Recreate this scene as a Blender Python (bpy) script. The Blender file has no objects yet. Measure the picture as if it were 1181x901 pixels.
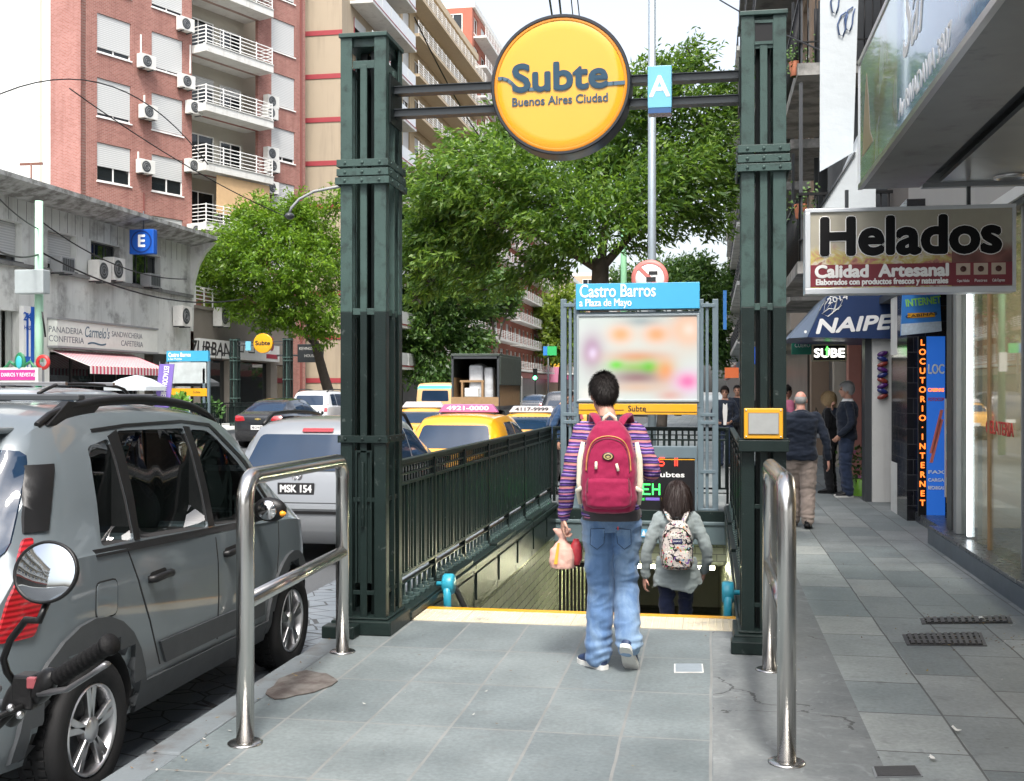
import bpy, bmesh, math, random
from mathutils import Vector, Matrix, noise as mnoise
from mathutils.bvhtree import BVHTree
import numpy as np
R = random.Random(7)
PI = math.pi
rad = math.radians
scene = bpy.context.scene
col = scene.collection
ORI = {}

# ------------------------------------------------------------------ survey helpers
# the survey of the place: a point seen in the photograph, on a known plane, gives its position in metres
FPX, HC, CX, CY = 1320.0, 1.7, 590.5, 450.5
YAW = math.atan((820 - CX) / FPX)
def ray(px, py):
    u = (px - CX) / FPX; v = -(py - CY) / FPX
    return Vector((-math.sin(YAW) + u * math.cos(YAW), math.cos(YAW) + u * math.sin(YAW), v))
CAM = Vector((0, 0, HC))
def onY(px, py, Y):
    r = ray(px, py); return CAM + r * (Y / r.y)
def onX(px, py, X):
    r = ray(px, py); return CAM + r * (X / r.x)
def onZ(px, py, Z=0):
    r = ray(px, py); return CAM + r * ((Z - HC) / r.z)
def onD(px, py, d):
    return CAM + ray(px, py) * d

# ------------------------------------------------------------------ materials
def nt(name):
    m = bpy.data.materials.new(name); m.use_nodes = True
    t = m.node_tree; b = t.nodes['Principled BSDF']
    return m, t, b
def lk(t, a, b): t.links.new(a, b)
def node(t, typ, **kw):
    n = t.nodes.new(typ)
    for k, v in kw.items():
        if k in n.inputs: n.inputs[k].default_value = v
        else: setattr(n, k, v)
    return n
def c4(c): return (c[0], c[1], c[2], 1.0)
def objco(t): return t.nodes.new('ShaderNodeTexCoord').outputs['Object']
def mixc(t, fac, a, b, mode='MIX'):
    n = t.nodes.new('ShaderNodeMix'); n.data_type = 'RGBA'; n.blend_type = mode
    for sock, val in ((n.inputs[0], fac), (n.inputs[6], a), (n.inputs[7], b)):
        if hasattr(val, 'links') or isinstance(val, bpy.types.NodeSocket): lk(t, val, sock)
        else: sock.default_value = val if not isinstance(val, tuple) else c4(val)
    return n.outputs[2]
def mth(t, op, a, b=None, c=None):
    n = t.nodes.new('ShaderNodeMath'); n.operation = op
    for i, x in enumerate((a, b, c)):
        if x is None: continue
        if isinstance(x, bpy.types.NodeSocket): lk(t, x, n.inputs[i])
        else: n.inputs[i].default_value = x
    return n.outputs[0]
def ramp(t, fac, stops, interp='LINEAR'):
    n = t.nodes.new('ShaderNodeValToRGB'); cr = n.color_ramp; cr.interpolation = interp
    while len(cr.elements) < len(stops): cr.elements.new(0.5)
    for e, (p, c) in zip(cr.elements, stops):
        e.position = p; e.color = c4(c)
    lk(t, fac, n.inputs[0]); return n.outputs[0]
def noisef(t, co, scale, detail=4, rough=.55, dist=0):
    n = node(t, 'ShaderNodeTexNoise', Scale=scale, Detail=detail, Roughness=rough, Distortion=dist)
    lk(t, co, n.inputs['Vector']); return n.outputs['Fac']
def scaled(t, co, s):
    n = t.nodes.new('ShaderNodeMapping'); n.inputs['Scale'].default_value = s
    lk(t, co, n.inputs['Vector']); return n.outputs[0]
def bumpn(t, b, h, strength=.3, dist=.01, prev=None):
    n = node(t, 'ShaderNodeBump', Strength=strength, Distance=dist); lk(t, h, n.inputs['Height'])
    if prev is not None: lk(t, prev, n.inputs['Normal'])
    lk(t, n.outputs[0], b.inputs['Normal']); return n.outputs[0]

MATS = {}
def mat(name, colr, rough=.5, metal=0., var=.12, vs=4., bump=0., bs=60., spec=.5, coat=0., dirt=None, ds=3., dth=.6, bd=.004, streak=None):
    if name in MATS: return MATS[name]
    m, t, b = nt(name)
    co = objco(t)
    n = noisef(t, co, vs)
    c = mixc(t, n, tuple(x * (1 - var) for x in colr), tuple(min(1, x * (1 + var)) for x in colr))
    if dirt:
        d = noisef(t, co, ds, 6, .65)
        f = ramp(t, d, [(dth - .08, (0, 0, 0)), (dth + .1, (1, 1, 1))])
        c = mixc(t, f, c, dirt)
    if streak:                              # rain streaks down a wall
        sf = ramp(t, noisef(t, scaled(t, co, (2.2, 2.2, .16)), 1.0, 6, .7), [(.5, (0, 0, 0)), (.72, (1, 1, 1))])
        c = mixc(t, mth(t, 'MULTIPLY', sf, .6), c, streak)
    lk(t, c, b.inputs['Base Color'])
    rr = mth(t, 'MULTIPLY_ADD', noisef(t, co, vs * 2.3), .3 * rough, rough * .85)
    lk(t, rr, b.inputs['Roughness'])
    b.inputs['Metallic'].default_value = metal
    b.inputs['Specular IOR Level'].default_value = spec
    if coat: b.inputs['Coat Weight'].default_value = coat; b.inputs['Coat Roughness'].default_value = .04
    if bump:
        bumpn(t, b, noisef(t, co, bs, 5), bump, bd)
    MATS[name] = m; return m
def emi(name, colr, strength):
    if name in MATS: return MATS[name]
    m, t, b = nt(name)
    b.inputs['Base Color'].default_value = c4(colr)
    b.inputs['Emission Color'].default_value = c4(colr); b.inputs['Emission Strength'].default_value = strength
    MATS[name] = m; return m

# ------------------------------------------------------------------ mesh builder
class MB:
    def __init__(s): s.v = []; s.f = []; s.m = []; s.s = []
    def add(s, vs, fs, m=0, sm=False):
        o = len(s.v); s.v += [tuple(p) for p in vs]
        for f in fs: s.f.append([i + o for i in f]); s.m.append(m); s.s.append(sm)
    def box(s, x0, x1, y0, y1, z0, z1, m=0):
        if x0 > x1: x0, x1 = x1, x0
        if y0 > y1: y0, y1 = y1, y0
        if z0 > z1: z0, z1 = z1, z0
        s.add([(x0,y0,z0),(x1,y0,z0),(x1,y1,z0),(x0,y1,z0),(x0,y0,z1),(x1,y0,z1),(x1,y1,z1),(x0,y1,z1)],
              [(0,3,2,1),(4,5,6,7),(0,1,5,4),(1,2,6,5),(2,3,7,6),(3,0,4,7)], m)
    def prism(s, poly, vec, m=0, sm=False):      # planar polygon swept along vec
        n = len(poly); vec = Vector(vec); P = [Vector(p) for p in poly]
        nr = Vector((0, 0, 0))
        for i in range(n): nr += P[i].cross(P[(i + 1) % n])
        if nr.dot(vec) > 0: P.reverse()
        vs = P + [p + vec for p in P]
        fs = [tuple(range(n)), tuple(range(2 * n - 1, n - 1, -1))]
        fs += [((i + 1) % n, i, n + i, n + (i + 1) % n) for i in range(n)]
        s.add(vs, fs, m, sm)
    def quad(s, pts, m=0): s.add(pts, [tuple(range(len(pts)))], m)
    def loft(s, rings, cap=True, m=0, sm=True, closed=True):
        n = len(rings[0]); vs = [p for r in rings for p in r]; fs = []
        for k in range(len(rings) - 1):
            a = k * n; b = a + n
            for i in range(n if closed else n - 1):
                j = (i + 1) % n; fs.append((a + i, a + j, b + j, b + i))
        if cap and closed:
            fs.append(tuple(range(n - 1, -1, -1))); e = (len(rings) - 1) * n
            fs.append(tuple(range(e, e + n)))
        s.add(vs, fs, m, sm)
    def tube(s, pts, r, n=10, m=0, cap=True, flat=1.0):
        P = [Vector(p) for p in pts]
        if not hasattr(r, '__len__'): r = [r] * len(P)
        rings = []; up = None
        for i, p in enumerate(P):
            d = (P[min(i + 1, len(P) - 1)] - P[max(i - 1, 0)])
            if d.length < 1e-9: d = Vector((0, 0, 1))
            d.normalize()
            if up is None:
                a = Vector((0, 0, 1)) if abs(d.z) < .9 else Vector((0, 1, 0))
                up = (a - d * a.dot(d)).normalized()
            else:
                up = (up - d * up.dot(d)); up = up.normalized() if up.length > 1e-6 else Vector((1, 0, 0))
            sd = d.cross(up)
            rings.append([p + (sd * math.cos(t) + up * math.sin(t) * flat) * r[i] for t in [2 * PI * k / n for k in range(n)]])
        s.loft(rings, cap, m, True)
    def cyl(s, p0, p1, r, n=16, m=0, r1=None): s.tube([p0, p1], [r, r if r1 is None else r1], n, m)
    def lathe(s, prof, c, axis='Z', n=24, m=0, sm=True, a0=0, a1=2 * PI):   # prof: (r, h)
        full = abs(a1 - a0 - 2 * PI) < 1e-6; k = n if full else n + 1
        c = Vector(c); rings = []
        for (r, h) in prof:
            ring = []
            for i in range(k):
                a = a0 + (a1 - a0) * i / n; q = (r * math.cos(a), r * math.sin(a))
                ring.append(c + Vector({'Z': (q[0], q[1], h), 'X': (h, q[0], q[1]), 'Y': (q[1], h, q[0])}[axis]))
            rings.append(ring)
        s.loft(rings, False, m, sm, full)
    def sphere(s, c, r, nu=16, nv=10, m=0):
        c = Vector(c); r = r if hasattr(r, '__len__') else (r, r, r); rings = []
        for j in range(nv + 1):
            t = PI * j / nv; q = max(math.sin(t), 1e-3)
            rings.append([c + Vector((r[0] * q * math.cos(2 * PI * i / nu), r[1] * q * math.sin(2 * PI * i / nu), -r[2] * math.cos(t))) for i in range(nu)])
        s.loft(rings, True, m, True)
    def ball(s, c, axes, nu=14, nv=9, m=0):      # axes: three vectors
        c = Vector(c); rings = []; A = [Vector(a) for a in axes]
        for j in range(nv + 1):
            t = PI * j / nv; q = max(math.sin(t), 1e-3)
            rings.append([c + A[0] * q * math.cos(2 * PI * i / nu) + A[1] * q * math.sin(2 * PI * i / nu) - A[2] * math.cos(t) for i in range(nu)])
        s.loft(rings, True, m, True)
    def mesh(s, name):
        me = bpy.data.meshes.new(name); me.from_pydata(s.v, [], s.f)
        me.polygons.foreach_set('material_index', s.m); me.polygons.foreach_set('use_smooth', s.s); me.update()
        return me
    def build(s, name, mats, parent=None, bev=0, sharp=None, seg=2):
        me = s.mesh(name)
        return link(name, me, mats, parent, bev, sharp, seg)

def link(name, me, mats, parent=None, bev=0, sharp=None, seg=2):
    for mm in (mats if isinstance(mats, (list, tuple)) else [mats]): me.materials.append(mm)
    o = bpy.data.objects.new(name, me); col.objects.link(o)
    if sharp: me.set_sharp_from_angle(angle=rad(sharp))
    if parent is not None:
        o.parent = parent; org = ORI.get(parent.name)
        if org is not None and org.length > 0: me.transform(Matrix.Translation(-org))
        ORI[o.name] = org
    if bev:
        b = o.modifiers.new('bevel', 'BEVEL'); b.width = bev; b.segments = seg; b.limit_method = 'ANGLE'; b.angle_limit = rad(50)
    return o
def thing(name, label, cat, loc=(0, 0, 0), group=None):
    o = bpy.data.objects.new(name, None); col.objects.link(o); o.empty_display_size = .2
    o.location = loc; ORI[o.name] = Vector(loc)
    return tag(o, label, cat, group)
def tag(o, label, cat, group=None):
    o['label'] = label; o['category'] = cat
    if group: o['group'] = group
    return o
def struct(o): o['kind'] = 'structure'; return o
def recenter(o, loc):                      # single-mesh things: origin at the base
    o.data.transform(Matrix.Translation(-Vector(loc))); o.location = loc; return o
def copy_tree(o, parent=None):
    c = o.copy(); col.objects.link(c)
    if parent is not None: c.parent = parent
    for ch in list(o.children): copy_tree(ch, c)
    return c
def baked(o):                              # evaluate modifiers to a mesh, drop the temporary object
    dg = bpy.context.evaluated_depsgraph_get(); dg.update()
    me = bpy.data.meshes.new_from_object(o.evaluated_get(dg))
    return me
def frame_mat(o, x, y):                    # matrix from origin, x dir, y dir
    x = Vector(x).normalized(); y = Vector(y); y = (y - x * y.dot(x)).normalized(); z = x.cross(y)
    m = Matrix((x, y, z)).transposed().to_4x4(); m.translation = Vector(o); return m
def text(s, size, mtl, parent, o, x=(1, 0, 0), y=(0, 0, 1), bold=0., align='CENTER', sx=1., ext=.002, name='lettering', shear=0., space=1., fit=None):
    cu = bpy.data.curves.new('txt', 'FONT'); cu.body = s; cu.size = size; cu.align_x = align
    cu.align_y = 'CENTER'; cu.extrude = ext; cu.shear = shear; cu.space_character = space; cu.resolution_u = 4
    ob = bpy.data.objects.new('txt', cu); col.objects.link(ob)
    me = baked(ob); bpy.data.objects.remove(ob); bpy.data.curves.remove(cu)
    me.name = name
    if fit:
        xs = [v.co.x for v in me.vertices]; sx = fit / max(1e-6, max(xs) - min(xs))
    me.transform(Matrix.Diagonal((sx, 1, 1, 1)))
    if bold:                                # heavier strokes: the outline laid down again around itself
        bm = bmesh.new(); bm.from_mesh(me); src = bm.verts[:] + bm.edges[:] + bm.faces[:]
        for k in range(8):
            d = bmesh.ops.duplicate(bm, geom=src); a_ = 2 * PI * k / 8
            for v in [g for g in d['geom'] if isinstance(g, bmesh.types.BMVert)]: v.co += Vector((bold * math.cos(a_), bold * math.sin(a_), -.00012 * (k + 1)))
        bm.to_mesh(me); bm.free()
    me.transform(frame_mat(o, x, y)); me.materials.clear()
    return link(name, me, mtl, parent)
def rounded(poly, r, seg=3):
    out = []; n = len(poly)
    for i in range(n):
        p = Vector(poly[i]); a = Vector(poly[i - 1]); b = Vector(poly[(i + 1) % n])
        da = (a - p); db = (b - p); k = min(r, da.length * .45, db.length * .45)
        q0 = p + da.normalized() * k; q1 = p + db.normalized() * k
        for j in range(seg + 1):
            t = j / seg; out.append((q0.lerp(p, t)).lerp(p.lerp(q1, t), t))
    return out

# facade helper: plan origin, direction along the wall (u), outward normal (n)
class Fac:
    def __init__(s, o, u, n):
        s.o = Vector((o[0], o[1], 0)); s.u = Vector((u[0], u[1], 0)).normalized(); s.n = Vector((n[0], n[1], 0)).normalized()
    def pt(s, a, z, d=0): return s.o + s.u * a + s.n * d + Vector((0, 0, z))
    def hit(s, px, py, d=0):
        r = ray(px, py); q = s.o + s.n * d - CAM; t = q.dot(s.n) / r.dot(s.n); p = CAM + r * t - s.o
        return p.dot(s.u), p.z
    def box(s, mb, a0, a1, z0, z1, d0, d1, m=0):
        if a0 > a1: a0, a1 = a1, a0
        if z0 > z1: z0, z1 = z1, z0
        if d0 > d1: d0, d1 = d1, d0
        mb.prism([s.pt(a0, z0, d0), s.pt(a1, z0, d0), s.pt(a1, z1, d0), s.pt(a0, z1, d0)], s.n * (d1 - d0), m)
    def wall(s, mb, a0, a1, z0, z1, holes, d=0, rev=.18, m=0, mr=None):
        A = sorted({a0, a1} | {h[i] for h in holes for i in (0, 1) if a0 < h[i] < a1})
        Z = sorted({z0, z1} | {h[i] for h in holes for i in (2, 3) if z0 < h[i] < z1})
        for i in range(len(A) - 1):
            for j in range(len(Z) - 1):
                ca = (A[i] + A[i + 1]) / 2; cz = (Z[j] + Z[j + 1]) / 2
                if any(h[0] < ca < h[1] and h[2] < cz < h[3] for h in holes): continue
                s.face(mb, A[i], A[i + 1], Z[j], Z[j + 1], d, m)
        for h in holes:
            for (p, q) in (((h[0], h[2]), (h[1], h[2])), ((h[1], h[2]), (h[1], h[3])), ((h[1], h[3]), (h[0], h[3])), ((h[0], h[3]), (h[0], h[2]))):
                mb.quad([s.pt(p[0], p[1], d), s.pt(q[0], q[1], d), s.pt(q[0], q[1], d - rev), s.pt(p[0], p[1], d - rev)], m if mr is None else mr)
    def face(s, mb, a0, a1, z0, z1, d, m=0):
        mb.quad([s.pt(a0, z0, d), s.pt(a1, z0, d), s.pt(a1, z1, d), s.pt(a0, z1, d)], m)
# ------------------------------------------------------------------ common materials
G_L = mat('green paint weathered', (.047, .082, .073), .44, 0, .25, 6, .3, 90, dirt=(.022, .034, .031), ds=9, dth=.6, spec=.3)
G_D = mat('dark green paint', (.011, .0195, .018), .4, 0, .3, 7, .35, 80, dirt=(.11, .13, .125), ds=16, dth=.70, spec=.22)
G_B = mat('green black iron', (.007, .012, .0115), .36, 0, .25, 7, .2, 80, spec=.25)
GREY_BLUE = mat('blue grey steel paint', (.12, .165, .19), .4, 0, .12, 6, .1, 60)
STEEL = mat('brushed stainless steel', (.56, .55, .53), .24, 1, .06, 3, .06, 300)
BLK = mat('black plastic', (.007, .007, .0075), .42, 0, .2, 8, .15, 160, spec=.35)
RUB = mat('black rubber', (.011, .011, .0115), .75, 0, .35, 6, .3, 120, spec=.3)
CHROME = mat('chrome', (.75, .75, .76), .08, 1, .03, 3)
ALU = mat('aluminium', (.6, .6, .61), .32, 1, .06, 5)
WHITE = mat('white paint', (.78, .78, .76), .45, 0, .05, 4)
WHITED = mat('off white paint', (.62, .62, .59), .55, 0, .08, 3, dirt=(.4, .39, .36), ds=2, dth=.66, streak=(.42, .40, .37))
YEL = mat('yellow enamel', (.68, .33, .012), .35, 0, .05, 3)
BLACKP = mat('black lettering', (.015, .015, .017), .5, 0, .1, 5)
NAVYP = mat('slate blue lettering', (.06, .12, .17), .4, 0, .06, 5)
WHP = mat('white lettering', (.85, .85, .83), .5, 0, .03, 5)
CYAN = mat('sky blue sign face', (.055, .36, .60), .38, 0, .08, 2)
CYANL = mat('pale blue sign face', (.16, .46, .62), .35, 0, .08, 2)
DGREY = mat('dark grey metal', (.045, .05, .055), .45, 0, .2, 5)
MGREY = mat('mid grey metal', (.22, .23, .235), .5, 0, .12, 5)
TEAL = mat('turquoise handrail paint', (.03, .32, .45), .35, 0, .1, 6)
CONC = mat('concrete render', (.56, .575, .55), .85, 0, .16, .7, .35, 25, dirt=(.25, .25, .24), ds=.9, dth=.6, bd=.01, streak=(.26, .26, .245))
CONCD = mat('dark concrete', (.17, .175, .17), .85, 0, .2, 1.2, .4, 25, dirt=(.08, .08, .078), ds=1.3, dth=.55, bd=.01)
WOODM = mat('raw wood', (.32, .2, .1), .6, 0, .25, 6)
RED = mat('red paint', (.55, .03, .03), .4, 0, .08, 4)
def glass_mat(name, base=(.012, .016, .018), rough=.03, ior=1.5, spec=.55):
    m, t, b = nt(name); co = objco(t)
    n = noisef(t, co, .9, 3)
    lk(t, mixc(t, n, tuple(x * .6 for x in base), tuple(x * 1.5 for x in base)), b.inputs['Base Color'])
    b.inputs['Roughness'].default_value = rough; b.inputs['IOR'].default_value = ior; b.inputs['Specular IOR Level'].default_value = spec
    w = node(t, 'ShaderNodeBump', Strength=.05, Distance=.02); lk(t, noisef(t, co, 1.6, 1), w.inputs['Height']); lk(t, w.outputs[0], b.inputs['Normal'])
    return m
GLASS = glass_mat('window glass')
GLASSB = glass_mat('glass tinted with sky reflection', (.010, .026, .055), .03, 1.45, .5)  # blue base colour stands in for sky mirrored in the car windows
def clear_glass(name, tint=(.9, .96, .95), mixf=.06):
    m, t, b = nt(name); t.nodes.remove(b)
    tr = node(t, 'ShaderNodeBsdfTransparent'); tr.inputs[0].default_value = c4(tint)
    gl = node(t, 'ShaderNodeBsdfGlossy', Roughness=.02)
    fr = node(t, 'ShaderNodeLayerWeight', Blend=.5); mx = node(t, 'ShaderNodeMixShader')
    lk(t, mth(t, 'MULTIPLY_ADD', mth(t, 'POWER', fr.outputs['Facing'], 4.), .8, mixf), mx.inputs[0]); lk(t, tr.outputs[0], mx.inputs[1]); lk(t, gl.outputs[0], mx.inputs[2])
    lk(t, mx.outputs[0], t.nodes['Material Output'].inputs[0]); return m
CLEAR = clear_glass('clear shop glass')
CARGLASS = clear_glass('tinted car glass', (.5, .55, .55), .13)

def slab_mat(name, w, h, ox, oy, ca, cb, joint, jw=.008, dirty=(.12, .13, .13), swapoff=0., rough=.6, patch=None):
    """stone slabs w by h metres with random tone per slab, grout lines, stains and gum spots"""
    m, t, b = nt(name); co = objco(t)
    sep = t.nodes.new('ShaderNodeSeparateXYZ')
    wob = node(t, 'ShaderNodeTexNoise', Scale=1.2, Detail=3); lk(t, co, wob.inputs['Vector'])
    wc = node(t, 'ShaderNodeVectorMath', operation='MULTIPLY_ADD'); lk(t, wob.outputs['Color'], wc.inputs[0])
    wc.inputs[1].default_value = (.02, .02, 0); lk(t, co, wc.inputs[2]); lk(t, wc.outputs[0], sep.inputs[0])
    X = mth(t, 'DIVIDE', mth(t, 'SUBTRACT', sep.outputs[0], ox), w)
    ix = mth(t, 'FLOOR', X)
    Y = mth(t, 'DIVIDE', mth(t, 'SUBTRACT', sep.outputs[1], oy), h)
    if swapoff: Y = mth(t, 'ADD', Y, mth(t, 'MULTIPLY', ix, swapoff))
    iy = mth(t, 'FLOOR', Y)
    fx = mth(t, 'ABSOLUTE', mth(t, 'SUBTRACT', mth(t, 'SUBTRACT', X, ix), .5))
    fy = mth(t, 'ABSOLUTE', mth(t, 'SUBTRACT', mth(t, 'SUBTRACT', Y, iy), .5))
    dx = mth(t, 'MULTIPLY', mth(t, 'SUBTRACT', .5, fx), w); dy = mth(t, 'MULTIPLY', mth(t, 'SUBTRACT', .5, fy), h)
    dm = mth(t, 'MINIMUM', dx, dy)
    cv = t.nodes.new('ShaderNodeCombineXYZ'); lk(t, ix, cv.inputs[0]); lk(t, iy, cv.inputs[1])
    wn = t.nodes.new('ShaderNodeTexWhiteNoise'); wn.noise_dimensions = '2D'; lk(t, cv.outputs[0], wn.inputs['Vector'])
    n1 = noisef(t, co, 1.6, 6, .6); n2 = noisef(t, co, 38, 4, .6); n3 = noisef(t, co, 7, 5, .6, .4)
    base = mixc(t, wn.outputs['Value'], ca, cb)
    base = mixc(t, .8, base, mixc(t, n1, (.05, .055, .06), (.95, .95, .93)), 'SOFT_LIGHT')
    base = mixc(t, .5, base, mixc(t, n2, (.02, .02, .02), (.98, .98, .98)), 'SOFT_LIGHT')
    st = ramp(t, n3, [(.56, (0, 0, 0)), (.74, (1, 1, 1))])
    base = mixc(t, mth(t, 'MULTIPLY', st, .6), base, dirty)
    vo = node(t, 'ShaderNodeTexVoronoi', Scale=5.5); lk(t, co, vo.inputs['Vector'])
    gum = ramp(t, vo.outputs['Distance'], [(.05, (1, 1, 1)), (.075, (0, 0, 0))])
    gm = mth(t, 'MULTIPLY', gum, mth(t, 'GREATER_THAN', noisef(t, co, 2.1, 2), .54))
    base = mixc(t, mth(t, 'MULTIPLY', gm, .5), base, tuple(x * .45 for x in ca))
    jf = mth(t, 'LESS_THAN', dm, mth(t, 'MULTIPLY_ADD', n3, jw, jw * .5))
    jc = mixc(t, noisef(t, co, 3, 3), joint, tuple(x * .4 for x in joint))
    base = mixc(t, jf, base, jc)
    lk(t, base, b.inputs['Base Color'])
    lk(t, mth(t, 'MULTIPLY_ADD', n1, .3, rough - .15), b.inputs['Roughness'])
    hh = mth(t, 'SUBTRACT', mth(t, 'MULTIPLY', n2, .3), mth(t, 'MULTIPLY', jf, 1.0))
    hh = mth(t, 'ADD', hh, mth(t, 'MULTIPLY', wn.outputs['Value'], .25))
    bumpn(t, b, hh, .45, .006)
    return m
def cracked_mat(name, ca, cb, crack, scale=.75):
    m, t, b = nt(name); co = objco(t)
    n1 = noisef(t, co, 2.3, 8, .68, .5); n2 = noisef(t, co, 30, 4, .6); n4 = noisef(t, co, 6, 6, .7, 1.5)
    base = mixc(t, ramp(t, n1, [(.3, (0, 0, 0)), (.7, (1, 1, 1))]), ca, cb)
    base = mixc(t, mth(t, 'MULTIPLY', ramp(t, n4, [(.55, (0, 0, 0)), (.7, (1, 1, 1))]), .5), base, tuple(min(.7, x * 1.45) for x in cb))
    base = mixc(t, .35, base, mixc(t, n2, (.08, .08, .08), (.92, .92, .92)), 'SOFT_LIGHT')
    wob = node(t, 'ShaderNodeTexNoise', Scale=2.2, Detail=5); lk(t, co, wob.inputs['Vector'])
    wc = node(t, 'ShaderNodeVectorMath', operation='MULTIPLY_ADD'); lk(t, wob.outputs['Color'], wc.inputs[0]); wc.inputs[1].default_value = (.7, .7, 0); lk(t, co, wc.inputs[2])
    vo = node(t, 'ShaderNodeTexVoronoi', Scale=scale, feature='DISTANCE_TO_EDGE'); lk(t, wc.outputs[0], vo.inputs['Vector'])
    cf = mth(t, 'MULTIPLY', mth(t, 'LESS_THAN', vo.outputs['Distance'], mth(t, 'MULTIPLY', n4, .009)), mth(t, 'GREATER_THAN', n1, .47))
    base = mixc(t, mth(t, 'MULTIPLY', cf, .8), base, crack)
    lk(t, base, b.inputs['Base Color']); lk(t, mth(t, 'MULTIPLY_ADD', n1, .25, .55), b.inputs['Roughness'])
    bumpn(t, b, mth(t, 'SUBTRACT', mth(t, 'MULTIPLY_ADD', n2, .4, n4), cf), .4, .006); return m

# ------------------------------------------------------------------ ground: pavement with the stair opening, kerb, road
HX0, HX1, HY0, HY1 = -2.2, .20, 8.72, 16.3          # stair opening
KERB = -2.62
SL_A = slab_mat('pavement grey slabs', .433, .85, .01, 6.5, (.118, .141, .148), (.165, .189, .192), (.27, .275, .265), .007)
SL_B = slab_mat('pavement pale slabs', .43, .66, .77, 5.63, (.165, .195, .2), (.28, .30, .29), (.10, .105, .105), .006)
SL_C = slab_mat('pavement dark slabs', .38, .88, 1.2, 6.3, (.125, .148, .153), (.215, .232, .23), (.09, .095, .095), .006, swapoff=.37)
CR = cracked_mat('pavement patched concrete', (.11, .122, .127), (.195, .21, .208), (.04, .04, .04))
KST = mat('kerb granite', (.14, .16, .172), .6, 0, .2, 3, .4, 60, dirt=(.1, .1, .1), ds=4, dth=.58)
mb = MB()
def sheet(x0, x1, y0, y1, m, z=0.): mb.quad([(x0, y0, z), (x1, y0, z), (x1, y1, z), (x0, y1, z)], m)
sheet(KERB + .18, -1.72, -40, 8.2, 0); sheet(-1.72, .01, -40, 8.2, 0); sheet(.01, .77, -40, 8.2, 3)
sheet(.77, 1.2, -40, 60, 1); sheet(1.2, 6, -40, 60, 2)
sheet(KERB + .18, HX0, 8.2, 60, 3); sheet(HX0, HX1, 8.2, HY0, 0); sheet(HX1, .77, 8.2, 60, 3); sheet(HX0, HX1, HY1 + .25, 60, 2)
sheet(KERB + .18, .77, 60, 400, 2); sheet(.77, 6, 60, 400, 2)
struct(mb.build('sidewalk', [SL_A, SL_B, SL_C, CR]))
mb = MB(); mb.box(KERB, KERB + .178, -40, -3, -.3, .002); y = -3.
while y < 70:
    mb.box(KERB + R.uniform(-.006, .006), KERB + .178, y, y + .99, -.3, .004 + R.uniform(-.004, .004)); y += 1.0
mb.box(KERB, KERB + .178, 70, 400, -.3, .002)
struct(mb.build('kerb', KST, bev=.012))
# road with a crown
def asphalt():
    m, t, b = nt('asphalt'); co = objco(t)
    n1 = noisef(t, co, .35, 6, .6); n2 = noisef(t, co, 60, 4, .7); n3 = noisef(t, co, 3, 5, .6)
    c = mixc(t, n1, (.045, .05, .055), (.09, .094, .098)); c = mixc(t, .6, c, mixc(t, n2, (.05, .05, .05), (.95, .95, .95)), 'SOFT_LIGHT')
    c = mixc(t, mth(t, 'MULTIPLY', ramp(t, n3, [(.6, (0, 0, 0)), (.75, (1, 1, 1))]), .5), c, (.035, .035, .036))
    vo = node(t, 'ShaderNodeTexVoronoi', Scale=5.0, feature='DISTANCE_TO_EDGE'); lk(t, co, vo.inputs['Vector'])
    cb = mth(t, 'LESS_THAN', vo.outputs['Distance'], .03)
    sp = t.nodes.new('ShaderNodeSeparateXYZ'); lk(t, co, sp.inputs[0])
    edge = mth(t, 'GREATER_THAN', sp.outputs[0], -3.6)
    cbf = mth(t, 'MULTIPLY', cb, edge)
    c = mixc(t, edge, c, mixc(t, n3, (.10, .125, .15), (.19, .21, .225))); c = mixc(t, cbf, c, (.04, .042, .045))
    lk(t, c, b.inputs['Base Color']); b.inputs['Roughness'].default_value = .75
    bumpn(t, b, mth(t, 'SUBTRACT', n2, cbf), .5, .01); return m
mb = MB(); XS = [KERB, -3.6, -5, -8, -11.4, -15, -18, -20.2]; ZS = [-.15, -.145, -.11, -.03, .0, -.03, -.11, -.15]
def roadz(x):
    for i in range(len(XS) - 1):
        if XS[i] >= x >= XS[i + 1]: return ZS[i] + (ZS[i + 1] - ZS[i]) * (XS[i] - x) / (XS[i] - XS[i + 1])
    return -.15
for i in range(len(XS) - 1):
    for y0, y1 in ((-60, 60), (60, 400)):
        mb.quad([(XS[i + 1], y0, ZS[i + 1]), (XS[i], y0, ZS[i]), (XS[i], y1, ZS[i]), (XS[i + 1], y1, ZS[i + 1])])
struct(mb.build('road', asphalt()))
mb = MB(); LN = mat('road paint', (.6, .6, .57), .6, 0, .15, 3, dirt=(.15, .15, .15), ds=5, dth=.55)
for x in (-6.6, -10.2, -13.8, -17):
    for y in range(2, 140, 8): 
        z = roadz(x) + .006; mb.quad([(x - .06, y, roadz(x-.06)+.006), (x + .06, y, roadz(x+.06)+.006), (x + .06, y + 3, roadz(x+.06)+.006), (x - .06, y + 3, roadz(x-.06)+.006)])
struct(mb.build('lane_marking', LN))
mb = MB(); mb.quad([(-60, -60, 0), (-20.38, -60, 0), (-20.38, 400, 0), (-60, 400, 0)]); struct(mb.build('far_sidewalk', CONC))
mb = MB(); mb.box(-20.38, -20.2, -60, 400, -.3, .004); struct(mb.build('far_kerb', KST))
mb = MB(); mb.quad([(-900, -300, -.6), (900, -300, -.6), (900, -40, -.6), (-900, -40, -.6)]); mb.quad([(-900, -40, -.6), (-60, -40, -.6), (-60, 1500, -.6), (-900, 1500, -.6)])
mb.quad([(6, -40, -.6), (900, -40, -.6), (900, 1500, -.6), (6, 1500, -.6)]); mb.quad([(-60, 400, -.6), (6, 400, -.6), (6, 1500, -.6), (-60, 1500, -.6)])
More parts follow.
